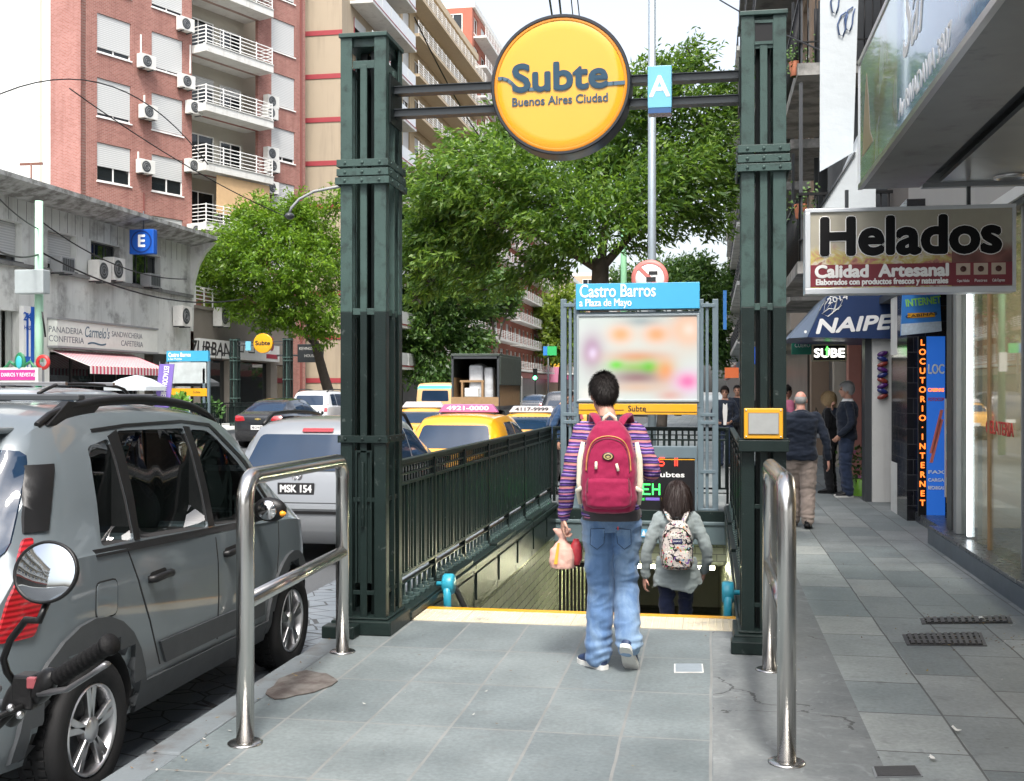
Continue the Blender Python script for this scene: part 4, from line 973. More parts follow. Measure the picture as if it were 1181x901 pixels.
mb = MB(); mb.tube([(0, .2, 1.22), (.2, .17, 1.17), (.38, .16, 1.16)], .009, 6); mb.build('rear_wiper', BLK, t)
for sd in (-1, 1):
    pts = []; 
    for k in range(21):
        yy = .66 + 1.95 * k / 20; e = math.sin(PI * min(1, max(0, k / 20))) ** .5; pts.append((sd * (.565), yy, interp(HATCH['T'], yy) - .035 + .062 * e))
    mb = MB(); mb.tube(pts, [.016 + .008 * math.sin(PI * k / 20) for k in range(21)], 10, flat=1.15)
    mb.prism([(sd * .56 - .035, .70, 1.69), (sd * .56 + .035, .70, 1.69), (sd * .56 + .02, .90, 1.80), (sd * .56 - .02, .90, 1.80)], (0, .3, -.02)); mb.build('roof_rail', BLK, t, bev=.004)
for yy in (1.05, 1.8):
    mb = MB(); mb.box(-.56, .56, yy - .03, yy + .03, 1.80, 1.83); mb.build('roof_bar', DGREY, t, bev=.006)
# seats and dashboard seen through the glass
mb = MB()
for sx in (-.33, .33):
    for yy, zz in ((1.85, 1.26), (1.16, 1.20)):
        mb.ball((sx, yy, zz - .1), ((.24, 0, 0), (0, .075, 0), (0, .02, .2))); mb.ball((sx, yy - .02, zz + .17), ((.12, 0, 0), (0, .05, 0), (0, 0, .085)))
mb.build('seat', SEAT, t)
mb = MB()
ring = [(-.34 + .17 * math.cos(a), 2.35 + .05 * math.sin(a), 1.12 + .16 * math.sin(a)) for a in [2 * PI * k / 24 for k in range(25)]]; mb.tube(ring, .014, 8); mb.build('steering_wheel', BLK, t)
mb = MB(); mb.lathe([(.015, -.0), (.02, .01), (.012, .03), (.0005, .035)], (1.02, 2.5, 1.10), 'X', 8); mb.build('indicator', mat('amber lens', (.8, .3, .02), .15), t)
# --- silver wagon
SILV = paint('silver paint', (.215, .23, .245), .3, .34)
def std_windows(S, q):   # q: list of y breaks
    out = []
    for (a, b, da, db) in q:
        zt = lambda y: min(interp(S['T'], y) - .13, interp(S['T'], (S['L']) * .35) - .13); zb = lambda y: interp(S['B'], y) + .035
        out.append([(a, zb(a)), (b, zb(b)), (b + db, zt(b + db)), (a + da, zt(a + da))])
    return out
t, bv, D = car('station_wagon', 'silver station wagon with black roof rails stopped ahead of the grey hatchback', 'car', -4.27, 11.35, 'wagon', WAGON, SILV, None, None, False, None,
    std_windows(WAGON, [(.5, 1.0, .12, 0), (1.06, 1.86, 0, 0), (1.92, 2.85, 0, -.5)]), [(-.60, .99), (.60, .99), (.50, 1.36), (-.50, 1.36)], [(.56, .74), (.72, .74), (.74, .97), (.70, 1.05), (.62, 1.02)], (.80, 'MSK 154', BLACKP), True, GLASSB)
D('rear_bumper_strip', [(-.70, .545), (.70, .545), (.70, .575), (-.70, .575)], 'B', BLK, .012); D('bumper_top', [(-.71, .60), (.71, .60), (.71, .64), (-.71, .64)], 'B', SILV, .03, depth=.05)
D('tailgate_seam', [(-.56, .655), (.56, .655), (.56, .662), (-.56, .662)], 'B', SEAM, .003); D('brake_lamp', [(-.04, 1.385), (.30, 1.385), (.30, 1.425), (-.04, 1.425)], 'B', TAIL, .02, r=.01)
h = bv.ray_cast(Vector((-.02, -3, .93)), Vector((0, 1, 0)))[0]
mb = MB(); mb.lathe([(.043, -.01), (.052, -.014), (.058, -.01), (.058, .01)], (0, h.y, .93), 'Y', 28)
bd = mb.build('badge', CHROME, t); y_ = h.y - .012
for s0, s1 in (((-.03, .045), (-.004, .006)), ((.03, .045), (.004, .006)), ((-.042, .02), (-.022, -.042)), ((-.022, -.042), (0, -.004)), ((0, -.004), (.022, -.042)), ((.022, -.042), (.042, .02))):
    mb = MB(); mb.tube([(s0[0], y_, .93 + s0[1]), (s1[0], y_, .93 + s1[1])], .006, 6); mb.build('badge_stroke', CHROME, bd)
text('Aire', .085, WHP, t, (.22, bv.ray_cast(Vector((.22, -3, 1.03)), Vector((0, 1, 0)))[0].y - .012, 1.035), (1, 0, 0), (0, .52, .85), .002, fit=.17)
mb = MB(); mb.tube([(.33, .55, 1.5), (.36, .45, 1.78)], .006, 6); mb.build('aerial', BLK, t)
mb = MB(); mb.tube([(.02, .13, 1.0), (-.2, .15, 1.02), (-.4, .17, 1.03)], .008, 6); mb.build('rear_wiper', BLK, t)
# --- black sedan out in the road
t, bv, D = car('sedan_car', 'black sedan with red tail lamps driving in the far lane', 'car', -13.2, 32.0, 'sedan', SEDAN, paint('black blue paint', (.014, .017, .022), .2, .2), None, None, True, None,
    std_windows(SEDAN, [(1.25, 2.0, .08, 0), (2.06, 2.95, 0, -.42)]), [(-.60, 1.10), (.60, 1.10), (.50, 1.36), (-.50, 1.36)], [(.40, .82), (.70, .80), (.74, .93), (.70, .98), (.46, .95)], (.62, 'AB 214 KT', WHITE), False, GLASSB)
mb = MB(); mb.box(-.09, .09, .04, .06, .855, .885); mb.box(-.03, .03, .036, .056, .84, .90); mb.build('badge', mat('gold badge', (.6, .45, .15), .3, .6), t)
D('boot_seam', [(-.5, .985), (.5, .985), (.5, .992), (-.5, .992)], 'B', SEAM, .003)
# --- taxis
TB_ = paint('taxi black paint', (.014, .014, .015), .1, .2); TY = paint('taxi yellow paint', (.68, .32, .008), .0, .3)
def taxi(label, x, y, key, S, signtxt, signcol, rw, phone=True):
    t, bv, D = car('taxi', label, 'taxi', x, y, key, S, TB_, 'yellow roofed taxis in the queue', TY, True, None, std_windows(S, [(.9, 1.65, .1, 0), (1.72, 2.8, 0, -.45)]) if S is not VAN else None, rw, [(.54, .76), (.70, .76), (.72, 1.0), (.62, 1.0)], (.62, '', WHITE), False, GLASSB)
    yy = 1.25; zt = interp(S['T'], yy)
    mb = MB(); mb.prism([(-.5, yy, zt + .03), (.5, yy, zt + .03), (.40, yy + .02, zt + .17), (-.40, yy + .02, zt + .17)], (0, .16, 0)); s = mb.build('roof_sign', signcol, t, bev=.01)
    mb = MB(); mb.box(-.45, .45, yy + .02, yy + .12, zt - .01, zt + .03); mb.build('sign_base', DGREY, s)
    t.scale = (1, 1, .95)
    if signtxt: text(signtxt, .1, WHP if phone else BLACKP, s, (0, yy - .004 + .01, zt + .10), (1, 0, 0), (0, .02, .14), .003, fit=.70)
    return t
PINK = mat('pink sign plastic', (.40, .11, .26), .4); WSIGN = mat('white sign plastic', (.5, .48, .5), .4)
taxi('yellow roofed taxi with a pink phone number roof sign beside the fence', -3.95, 17.2, 'taxi_a', WAGON, '4921-0000', PINK, [(-.60, .99), (.60, .99), (.52, 1.36), (-.52, 1.36)])
taxi('yellow roofed taxi with a white roof sign ahead of the pink sign taxi', -3.72, 22.6, 'taxi_b', SEDAN, '4117-9999', WSIGN, [(-.60, 1.10), (.60, 1.10), (.50, 1.36), (-.50, 1.36)], False)
taxi('yellow roofed taxi half hidden behind the left green column', -6.5, 24.2, 'taxi_b', SEDAN, '', WSIGN, [(-.60, 1.10), (.60, 1.10), (.50, 1.36), (-.50, 1.36)])
taxi('far yellow taxi beyond the white sign taxi in the queue', -4.3, 44, 'taxi_b', SEDAN, '', WSIGN, [(-.60, 1.10), (.60, 1.10), (.50, 1.36), (-.50, 1.36)])
t, bv, D = car('delivery_van', 'cream orange van with a turquoise stripe beyond the taxis', 'van', -11.6, 47.5, 'van', VAN, paint('cream orange paint', (.62, .40, .18), 0, .35), None, None, True, None, None, [(-.6, 1.25), (.6, 1.25), (.56, 1.7), (-.56, 1.7)], [(.72, .8), (.82, .8), (.82, 1.2), (.72, 1.2)], (.7, '', WHITE), False, GLASSB)
D('stripe', [(-.85, 1.78), (.85, 1.78), (.85, 1.92), (-.85, 1.92)], 'B', mat('turquoise stripe', (.05, .5, .45), .4), .006)
car('suv_car', 'white car just ahead of the black sedan in the far lane', 'car', -16.0, 44.0, 'suv', SUV, paint('white car paint', (.5, .52, .54), 0, .3), None, None, True, None, std_windows(SUV, [(.5, 1.1, .15, 0), (1.15, 2.0, 0, 0), (2.06, 3.0, 0, -.5)]), [(-.62, 1.16), (.62, 1.16), (.56, 1.56), (-.56, 1.56)], [(.66, .9), (.8, .9), (.8, 1.2), (.7, 1.2)], (.8, '', WHITE), True, GLASSB)
t, bv, D = car('suv_car', 'pale silver car with a roof rack standing behind the grey hatchback', 'car', -8.3, 11.6, 'suv', SUV, paint('pale silver paint', (.30, .34, .37), .3, .3), None, None, True, None, std_windows(SUV, [(.5, 1.1, .15, 0), (1.15, 2.0, 0, 0), (2.06, 3.0, 0, -.5)]), [(-.62, 1.16), (.62, 1.16), (.56, 1.56), (-.56, 1.56)], [(.66, .9), (.8, .9), (.8, 1.2), (.7, 1.2)], (.8, '', WHITE), True, GLASSB)
for yy in (.9, 2.0): mb = MB(); mb.box(-.75, .75, yy - .03, yy + .03, 1.79, 1.83); mb.build('roof_bar', ALU, t, bev=.005)
dark = paint('dark grey paint', (.03, .035, .045), .2, .25)
for i, (x, y, k, S, pm, lab) in enumerate(((-6.0, 46, 'suv', SUV, dark, 'dark far car with lit red lamp left of the station board'), (-6.3, 62, 'sedan', SEDAN, SILV, 'far silver car deep in the street beyond the taxis'), (-10.4, 66, 'sedan', SEDAN, dark, 'far dark car in the middle lane beyond the truck'),
        (-9.6, 84, 'suv', SUV, MATS['white car paint'], 'far white car deepest in the middle lane'), (-13.6, 58, 'suv', SUV, dark, 'far dark car ahead of the black sedan and white car'), (-5.0, 80, 'taxi_b', SEDAN, TB_, 'deepest dark taxi far along the near lane'))):
    car('distant_car', lab, 'car', x, y, k, S, pm, None, TY if k == 'taxi_b' else None, True, None, std_windows(S, [(1.2, 2.0, .08, 0), (2.06, 2.95, 0, -.42)]), [(-.58, 1.14), (.58, 1.14), (.5, 1.38), (-.5, 1.38)], [(.5, .82), (.72, .8), (.74, .98), (.6, 1.0)], (.62, '', WHITE), False, GLASSB)
# --- open furniture truck
t = thing('furniture_truck', 'open backed truck loaded with wrapped furniture under a dark tarpaulin', 'truck', (-8.7, 43, roadz(-8.7)))
TX0, TX1 = onY(521, 430, 43).x, onY(575, 430, 43).x
TARP = mat('dark green tarpaulin', (.055, .07, .06), .7, 0, .3, 3, .4, 8, bd=.05); z0 = 1.1
mb = MB(); mb.box(TX0, TX1, 43, 48, .95, z0); mb.build('bed', DGREY, t)
mb = MB(); mb.box(TX0, TX1, 43.0, 43.06, z0, 1.45); mb.build('tailboard', WOODM, t)
mb = MB()
for x in (TX0, TX1 - .06): mb.box(x, x + .06, 43.06, 48, z0, 2.2)
mb.build('side_board', WOODM, t)
mb = MB(); mb.box(TX0 - .04, TX1 + .04, 43, 48, 3.02, 3.12); mb.box(TX0 - .05, TX0 - .01, 43.4, 48, 1.9, 3.02); mb.box(TX1 + .01, TX1 + .06, 43.1, 48, 1.9, 3.02); mb.box(TX0 - .04, TX1 + .04, 47.9, 48, 1.2, 3.02); mb.build('tarpaulin', TARP, t, bev=.03)
mb = MB(); 
for x in (TX0 + .02, TX1 - .02): mb.box(x - .04, x + .04, 43.02, 43.1, z0, 3.02)
mb.box(TX0, TX1, 43.02, 43.08, 2.92, 3.02); mb.build('frame', DGREY, t)
mb = MB(); mb.box(TX0 + .2, TX1 - .2, 48.3, 50, .6, 2.4); mb.build('cab', WHITE, t, bev=.15)
for yy in (44.2, 49):
    for x in (TX0 + .15, TX1 - .15):
        mb = MB(); mb.lathe([(.0005, -.14), (.45, -.14), (.48, 0), (.45, .14), (.0005, .14)], (x, yy, .48 + roadz(-8.7)), 'X', 20); mb.build('wheel', RUB, t)
mb = MB(); mb.box(-.25 + TX1 - 1.0, TX1 - .7, 43.4, 44.2, z0, 2.7); mb.box(TX1 - .65, TX1 - .3, 43.4, 44.2, z0, 2.6); o = mb.build('mattress', mat('white plastic wrap', (.5, .52, .54), .25, 0, .3, 5, .5, 8, bd=.05), None, bev=.1, seg=3); tag(o, 'two upright mattresses in white wrapping on the open truck', 'mattress')
mb = MB(); mb.box(TX0 + .25, TX0 + 1.2, 43.3, 44.1, 2.02, 2.1); mb.box(TX0 + .3, TX0 + .38, 43.3, 44.1, z0, 2.02); mb.box(TX0 + 1.1, TX0 + 1.18, 43.3, 44.1, z0, 2.02); tag(mb.build('table', WOODM, None), 'wooden table standing on the open truck bed at left', 'table')
mb = MB(); mb.box(TX0 + .45, TX0 + 1.0, 43.25, 43.9, z0 + .35, 1.8); tag(mb.build('cardboard_box', WHITED, None, bev=.02), 'white box standing under the table on the truck', 'box')
mb = MB(); mb.ball((TX0 + .9, 43.9, 2.45), ((.4, 0, 0), (0, .3, 0), (0, 0, .32))); tag(mb.build('sack', mat('grey sack', (.3, .3, .3), .8, 0, .2, 5), None), 'grey sack heaped on the table in the truck', 'sack')

# --- motorcycle at the left edge
t = thing('motorcycle', 'black motorcycle with a round mirror standing at the left edge', 'motorcycle', (-1.5, 2.0, 0))
mc = onD(53, 660, 2.4); ge = onD(124, 745, 2.38); gi = onD(66, 782, 2.46); sw = onD(36, 800, 2.5)
fwd = ((mc - CAM) * -1); fwd.z = 0; fwd.normalize()
mirror_n = ((-(mc - CAM)).normalized() + Vector((-.55, 0, .06))).normalized(); a = mirror_n.cross(Vector((0, 0, 1))).normalized(); b = a.cross(mirror_n).normalized()
if b.z < 0: b = -b
mb = MB(); ra, rb = .072, .063
def ell(q, off): return [mc + a * (ra * q * math.cos(w)) + b * (rb * q * math.sin(w)) + mirror_n * off for w in [2 * PI * k / 36 for k in range(36)]]
mb.loft([ell(.25, -.045), ell(.7, -.035), ell(.98, -.012), ell(1.03, 0), ell(1.0, .004), ell(.955, .002)], True); mr = mb.build('mirror', BLK, t)
mb = MB(); mb.loft([ell(1.045, -.004), ell(1.055, .002), ell(1.0, .006), ell(.95, .003)], False); mb.build('rim', BLK, mr)
mb = MB(); mb.loft([ell(.965, .0025), ell(.8, .0060), ell(.62, .0088), ell(.42, .0108), ell(.2, .0120), ell(.01, .0124)], False); mb.build('glass', mat('mirror glass', (.50, .54, .58), .01, 1, .01), mr)
mb = MB(); e = onD(4, 760, 2.45); mb.tube([mc - b * .06 - mirror_n * .02, mc - b * .1 + a * .0, onD(30, 715, 2.42), onD(12, 738, 2.44), e, onD(8, 775, 2.47), onD(24, 797, 2.5)], .008, 8); mb.build('mirror_stem', BLK, t)
u = (ge - gi).normalized()
GRIP = mat('ribbed grip rubber', (.006, .006, .0065), .7, 0, .2, 10, .3, 200, spec=.25)
mb = MB(); N = 30; pts = [gi.lerp(ge, k / N) for k in range(N + 1)]; mb.tube(pts, [.0175 + (.0022 if k % 3 else -.001) for k in range(N + 1)], 14); mb.cyl(ge, ge + u * .012, .023, 16); mb.build('grip', GRIP, t)
mb = MB(); bar0 = gi + Vector((-.30, .05, -.07)); mb.tube([gi, sw, sw + Vector((-.1, .03, -.04)), bar0, bar0 + Vector((-.16, 0, 0)), bar0 + Vector((-.40, .0, .05)), bar0 + Vector((-.62, -.06, .06))], .012, 10); mb.build('handlebar', DGREY, t)
mb = MB(); mb.ball(gi.lerp(sw, .5), (u * .05, Vector((0, .03, 0)), Vector((0, 0, .036)))); mb.box(sw.x - .03, sw.x + .02, sw.y - .03, sw.y + .02, sw.z - .03, sw.z + .045)
mb.ball(sw - u * .06, (u * .045, Vector((0, .035, .0)), Vector((0, 0, .05)))); mb.build('switch_pod', BLK, t, bev=.006)
mb = MB(); mb.box(sw.x + .012, sw.x + .034, sw.y - .038, sw.y - .025, sw.z + .02, sw.z + .045); mb.build('red_switch', mat('maroon switch', (.25, .06, .07), .4), t, bev=.003)
mb = MB()
for d in ((-.02, -.045, -.02), (-.05, -.045, .02), (.0, -.042, -.035)): mb.sphere(sw + Vector(d), .009, 8, 6)
mb.build('bolt', ALU, t)
lv = [onD(46, 800, 2.46), onD(78, 795, 2.43), onD(105, 778, 2.39), onD(123, 766, 2.36)]
mb = MB(); mb.tube(lv, [.011, .009, .008, .010], 8, flat=.7); mb.build('brake_lever', mat('grey lever alloy', (.2, .2, .21), .35, .7), t)
mb = MB(); mb.tube([sw, sw + Vector((-.08, -.08, -.1)), sw + Vector((-.22, -.06, -.12)), sw + Vector((-.4, .0, -.25))], .009, 8); mb.tube([sw + Vector((0, -.03, -.02)), sw + Vector((-.1, -.1, -.06)), sw + Vector((-.3, -.02, -.1))], .007, 8); mb.build('cable', BLK, t)
bx = bar0 + Vector((-.08, 0, 0)); mb = MB(); mb.tube([bx, bx + Vector((-.02, .0, -.25))], .03, 10)
nrm = Vector((-.26, .965, 0)).normalized(); ax = Vector((nrm.y, -nrm.x, 0))
front = bx + nrm * .42; front.z = .31
for s in (-.09, .09):
    q = ax * s; mb.tube([bx + q + Vector((0, 0, .02)), front + q], .022, 10)
mb.build('fork', DGREY, t)
def mwheel(c):
    w = MB(); ring = [c + (nrm * math.cos(k) + Vector((0, 0, 1)) * math.sin(k)) * .27 for k in [2 * PI * i / 36 for i in range(37)]]; w.tube(ring, .045, 10); 
    for i in range(8): k = 2 * PI * i / 8; w.tube([c, c + (nrm * math.cos(k) + Vector((0, 0, 1)) * math.sin(k)) * .25], .01, 6)
    w.build('wheel', RUB, t)
mwheel(front); mwheel(front - nrm * 1.3)
mb = MB(); cc = bx - nrm * .42; cc.z = .86; mb.ball(cc, (nrm * .28, ax * .15, Vector((0, 0, .13)))); mb.build('tank', paint('black tank paint', (.012, .012, .014), 0, .15), t)
mb = MB(); cc = bx - nrm * .95; cc.z = .80; mb.ball(cc, (nrm * .36, ax * .13, Vector((0, 0, .07)))); mb.build('saddle', BLK, t)
mb = MB(); cc = bx - nrm * .55; cc.z = .45; mb.ball(cc, (nrm * .22, ax * .16, Vector((0, 0, .2)))); mb.tube([bx - nrm * .1, cc, front - nrm * 1.3], .03, 8); mb.build('engine', DGREY, t)
mb = MB(); cc = bx + nrm * .1; mb.ball(cc + Vector((0, 0, -.08)), (nrm * .07, ax * .09, Vector((0, 0, .09)))); mb.build('headlight', CHROME, t)
# ------------------------------------------------------------------ people
def skinmat(name, c):
    if name in MATS: return MATS[name]
    m, t, b = nt(name); co = objco(t)
    lk(t, mixc(t, noisef(t, co, 14, 5, .6), tuple(x * .85 for x in c), tuple(x * 1.12 for x in c)), b.inputs['Base Color'])
    b.inputs['Roughness'].default_value = .5; b.inputs['Subsurface Weight'].default_value = .12; b.inputs['Subsurface Radius'].default_value = (.01, .004, .002)
    bumpn(t, b, noisef(t, co, 160, 3), .15, .001); MATS[name] = m; return m
def cloth(name, c, var=.2, weave=420, rough=.85, fade=None):
    if name in MATS: return MATS[name]
    m, t, b = nt(name); co = objco(t)
    cc = mixc(t, noisef(t, co, 5, 6, .65), tuple(x * (1 - var) for x in c), tuple(min(1, x * (1 + var)) for x in c))
    if fade: cc = mixc(t, ramp(t, noisef(t, scaled(t, co, (1, 1, .45)), 4.2, 5, .6, .4), [(.42, (0, 0, 0)), (.66, (1, 1, 1))]), cc, fade)
    fine = noisef(t, scaled(t, co, (1, 1, .4)), weave, 2)
    cc = mixc(t, .25, cc, mixc(t, fine, (.1, .1, .1), (.9, .9, .9)), 'SOFT_LIGHT')
    lk(t, cc, b.inputs['Base Color']); b.inputs['Roughness'].default_value = rough; b.inputs['Specular IOR Level'].default_value = .25; b.inputs['Sheen Weight'].default_value = .15
    bumpn(t, b, mth(t, 'MULTIPLY_ADD', noisef(t, co, 24, 4, .6, .6), 1.0, mth(t, 'MULTIPLY', fine, .12)), .35, .008); MATS[name] = m; return m
def striped(name):
    m, t, b = nt(name); co = objco(t); sp_ = t.nodes.new('ShaderNodeSeparateXYZ'); lk(t, co, sp_.inputs[0])
    z = mth(t, 'ADD', sp_.outputs[2], mth(t, 'MULTIPLY', noisef(t, co, 4, 3), .03))
    f = mth(t, 'FRACT', mth(t, 'MULTIPLY', z, 7.2))
    P, N, L_, K, O, D = (.105, .05, .24), (.028, .022, .075), (.28, .2, .42), (.5, .18, .25), (.42, .2, .16), (.05, .03, .12)
    seq = [P, N, L_, P, N, K, O, D, P, L_, N, P, K, N, L_, P, D, K, O, N]
    c = ramp(t, f, [(i / len(seq), s) for i, s in enumerate(seq)], 'CONSTANT')
    c = mixc(t, .35, c, mixc(t, noisef(t, scaled(t, co, (1, 1, .3)), 300, 2), (.1, .1, .1), (.9, .9, .9)), 'SOFT_LIGHT')
    lk(t, c, b.inputs['Base Color']); b.inputs['Roughness'].default_value = .9; b.inputs['Specular IOR Level'].default_value = .2
    bumpn(t, b, noisef(t, co, 22, 4, .6, .5), .4, .008); return m
SKIN = skinmat('skin', (.50, .27, .19)); HAIRD = mat('dark hair', (.012, .009, .008), .62, 0, .5, 60, spec=.3); HAIRB = mat('dark brown hair', (.022, .012, .010), .55, 0, .5, 60, spec=.35)
HAIRG = mat('grey hair', (.42, .42, .41), .5, 0, .2, 40); HAIRY = mat('blonde hair', (.52, .36, .18), .5, 0, .25, 40)
EYE = mat('dark eyes', (.02, .015, .012), .2)
def union(mb, voxel, smooth=3, disp=None):
    me = mb.mesh('u'); o = bpy.data.objects.new('tmp_u', me); col.objects.link(o)
    r = o.modifiers.new('r', 'REMESH'); r.mode = 'VOXEL'; r.voxel_size = voxel; r.use_smooth_shade = True
    if smooth: s = o.modifiers.new('s', 'SMOOTH'); s.factor = .5; s.iterations = smooth
    res = baked(o); bpy.data.objects.remove(o)
    if disp:
        N = [v.normal.copy() for v in res.vertices]
        for v, n in zip(res.vertices, N): v.co += n * disp(v.co)
        res.update()
    res.materials.clear()
    for p in res.polygons: p.use_smooth = True
    return res
TORSO = [(.84, .150, .100, 0), (.93, .168, .112, -.01), (1.04, .146, .100, 0), (1.16, .152, .110, .005), (1.28, .172, .120, 0), (1.37, .180, .112, -.01), (1.43, .160, .088, -.012), (1.475, .085, .066, -.008), (1.51, .058, .058, 0)]
def torso_rings(grow, z0, z1, lean, wscale=1., n=24, dscale=1.):
    zs = [z0] + [r[0] for r in TORSO if z0 < r[0] < z1] + [z1]; rings = []
    for z in zs:
        for i in range(len(TORSO) - 1):
            if TORSO[i][0] <= z <= TORSO[i + 1][0] or (i == 0 and z < TORSO[0][0]) or (i == len(TORSO) - 2 and z > TORSO[-1][0]):
                a, b = TORSO[i], TORSO[i + 1]; t = max(0, min(1, (z - a[0]) / (b[0] - a[0]))); w, d, y = [a[k] + (b[k] - a[k]) * t for k in (1, 2, 3)]; break
        off = lean(z); w = w * wscale + grow; d = d * dscale + grow
        rings.append([Vector((off[0] + w * math.copysign(abs(math.cos(q)) ** .85, math.cos(q)), off[1] + y + d * math.copysign(abs(math.sin(q)) ** .85, math.sin(q)), z)) for q in [2 * PI * k / n for k in range(n)]])
    return rings
def smoothpath(pts, rs, k=6):
    P = [Vector(p) for p in pts]; out = []; ro = []
    for i in range(len(P) - 1):
        p0 = P[max(i - 1, 0)]; p1 = P[i]; p2 = P[i + 1]; p3 = P[min(i + 2, len(P) - 1)]
        for j in range(k):
            t = j / k; out.append(.5 * ((2 * p1) + (p2 - p0) * t + (2 * p0 - 5 * p1 + 4 * p2 - p3) * t * t + (3 * p1 - p0 - 3 * p2 + p3) * t ** 3)); ro.append(rs[i] + (rs[i + 1] - rs[i]) * t)
    out.append(P[-1]); ro.append(rs[-1]); return out, ro
def limb(mb, pts, rs, k=6, n=14):
    p, r = smoothpath(pts, rs, k); mb.tube(p, r, n); mb.sphere(p[0], r[0] * .98, 12, 8); mb.sphere(p[-1], r[-1] * .98, 12, 8)
def hand(mb, wrist, d, palm, side, curl=.5, s=1.):
    d = Vector(d).normalized(); palm = Vector(palm); palm = (palm - d * palm.dot(d)).normalized(); w = d.cross(palm).normalized() * side
    c = wrist + d * .05 * s
    mb.ball(c, (w * .038 * s, palm * .017 * s, d * .052 * s))
    for i, (o, L) in enumerate(((.029, .072), (.010, .082), (-.010, .076), (-.028, .060))):
        p = c + w * o * s + d * .038 * s; q = p + (d * math.cos(curl * .5) + palm * math.sin(curl * .5)) * L * .45 * s; e = q + (d * math.cos(curl * 1.7) + palm * math.sin(curl * 1.7)) * L * .34 * s
        f = e + (d * math.cos(curl * 2.6) + palm * math.sin(curl * 2.6)) * L * .26 * s; mb.tube([p - d * .015 * s, p, q, e, f], [.0088 * s, .0088 * s, .0082 * s, .0078 * s, .006 * s], 8); mb.sphere(f, .006 * s, 8, 6)
    p = wrist + d * .025 * s + w * .026 * s; q = p + (w * .8 + d * .7 + palm * .35).normalized() * .036 * s; e = q + (d * .95 + palm * .5 + w * .15).normalized() * .032 * s
    mb.tube([p - w * .012 * s, p, q, e], [.012 * s, .012 * s, .010 * s, .007 * s], 8); mb.sphere(e, .007 * s, 8, 6)
def headbits(mb, c, rz, tilt=0):
    M = Matrix.Translation(c) @ Matrix.Rotation(rz, 4, 'Z') @ Matrix.Rotation(tilt, 4, 'X'); T = lambda x, y, z: M @ Vector((x, y, z)); V = lambda x, y, z: M.to_3x3() @ Vector((x, y, z))
    mb.ball(T(0, -.012, .025), (V(.074, 0, 0), V(0, .092, 0), V(0, 0, .092)), 20, 14); mb.ball(T(0, .022, -.03), (V(.060, 0, 0), V(0, .066, 0), V(0, 0, .085)), 18, 12); mb.ball(T(0, .052, -.088), (V(.03, 0, 0), V(0, .026, 0), V(0, 0, .022)))
    mb.tube([T(0, .078, .02), T(0, .098, -.012), T(0, .107, -.028)], [.008, .011, .013], 8); mb.ball(T(0, .092, -.034), (V(.019, 0, 0), V(0, .012, 0), V(0, 0, .009)))
    mb.ball(T(0, .082, -.058), (V(.025, 0, 0), V(0, .009, 0), V(0, 0, .008))); mb.ball(T(0, .080, .026), (V(.055, 0, 0), V(0, .012, 0), V(0, 0, .010)))
    for s in (-1, 1): mb.ball(T(s * .076, -.012, -.006), (V(.010 * 1, .004 * s, 0), V(-.004, .021, 0), V(0, .004, .033)))
    return M
def strands(mb, M, n, length, cut, lift=.012, rx=.082, ry=.102, rz=.102, cy=-.012, cz=.028, wid=.0035, fall=0., seg=4, wild=.25, face=.045):
    for _ in range(n):
        while True:
            a = R.uniform(0, 2 * PI); s_ = R.uniform(-.55, 1); q = math.sqrt(max(0, 1 - s_ * s_)); p = Vector((q * math.cos(a), q * math.sin(a), s_))
            if not cut(p): break
        nrm = p.normalized(); g = Vector((R.uniform(-wild, wild), R.uniform(-wild, wild) - .25, -1)); tg = (g - nrm * g.dot(nrm)); tg = tg.normalized() if tg.length > .05 else Vector((0, -1, 0))
        L = length * R.uniform(.6, 1.15); pos = Vector((p.x * rx, p.y * ry + cy, p.z * rz + cz)); pts = [pos]; dirn = tg
        for k in range(seg):
            nx = pts[-1] + dirn * L / seg
            e = Vector((nx.x / rx, (nx.y - cy) / ry, (nx.z - cz) / rz))
            if fall == 0 or e.z > -.1:
                if e.length < 1.0 + lift * 6 * (k + 1) / seg: e = e.normalized() * (1.0 + lift * 8 * R.uniform(.2, 1) * (k + 1) / seg); nx = Vector((e.x * rx, e.y * ry + cy, e.z * rz + cz))
            else:
                nx += Vector((R.uniform(-.006, .006), R.uniform(-.006, .006), 0))
            dirn = (nx - pts[-1]).normalized(); 
            if fall: dirn = (dirn * .5 + Vector((R.uniform(-.1, .1), -.02, -1)) * .5 * fall + dirn * .5 * (1 - fall)).normalized()
            pts.append(nx)
        sd = dirn.cross(nrm); sd = sd.normalized() if sd.length > .01 else Vector((1, 0, 0)); vs = []
        for k, q_ in enumerate(pts):
            w = wid * (1 - .75 * k / seg); vs += [M @ (q_ - sd * w), M @ (q_ + sd * w)]
        mb.add(vs, [(2 * k, 2 * k + 1, 2 * k + 3, 2 * k + 2) for k in range(seg)], 0, True)
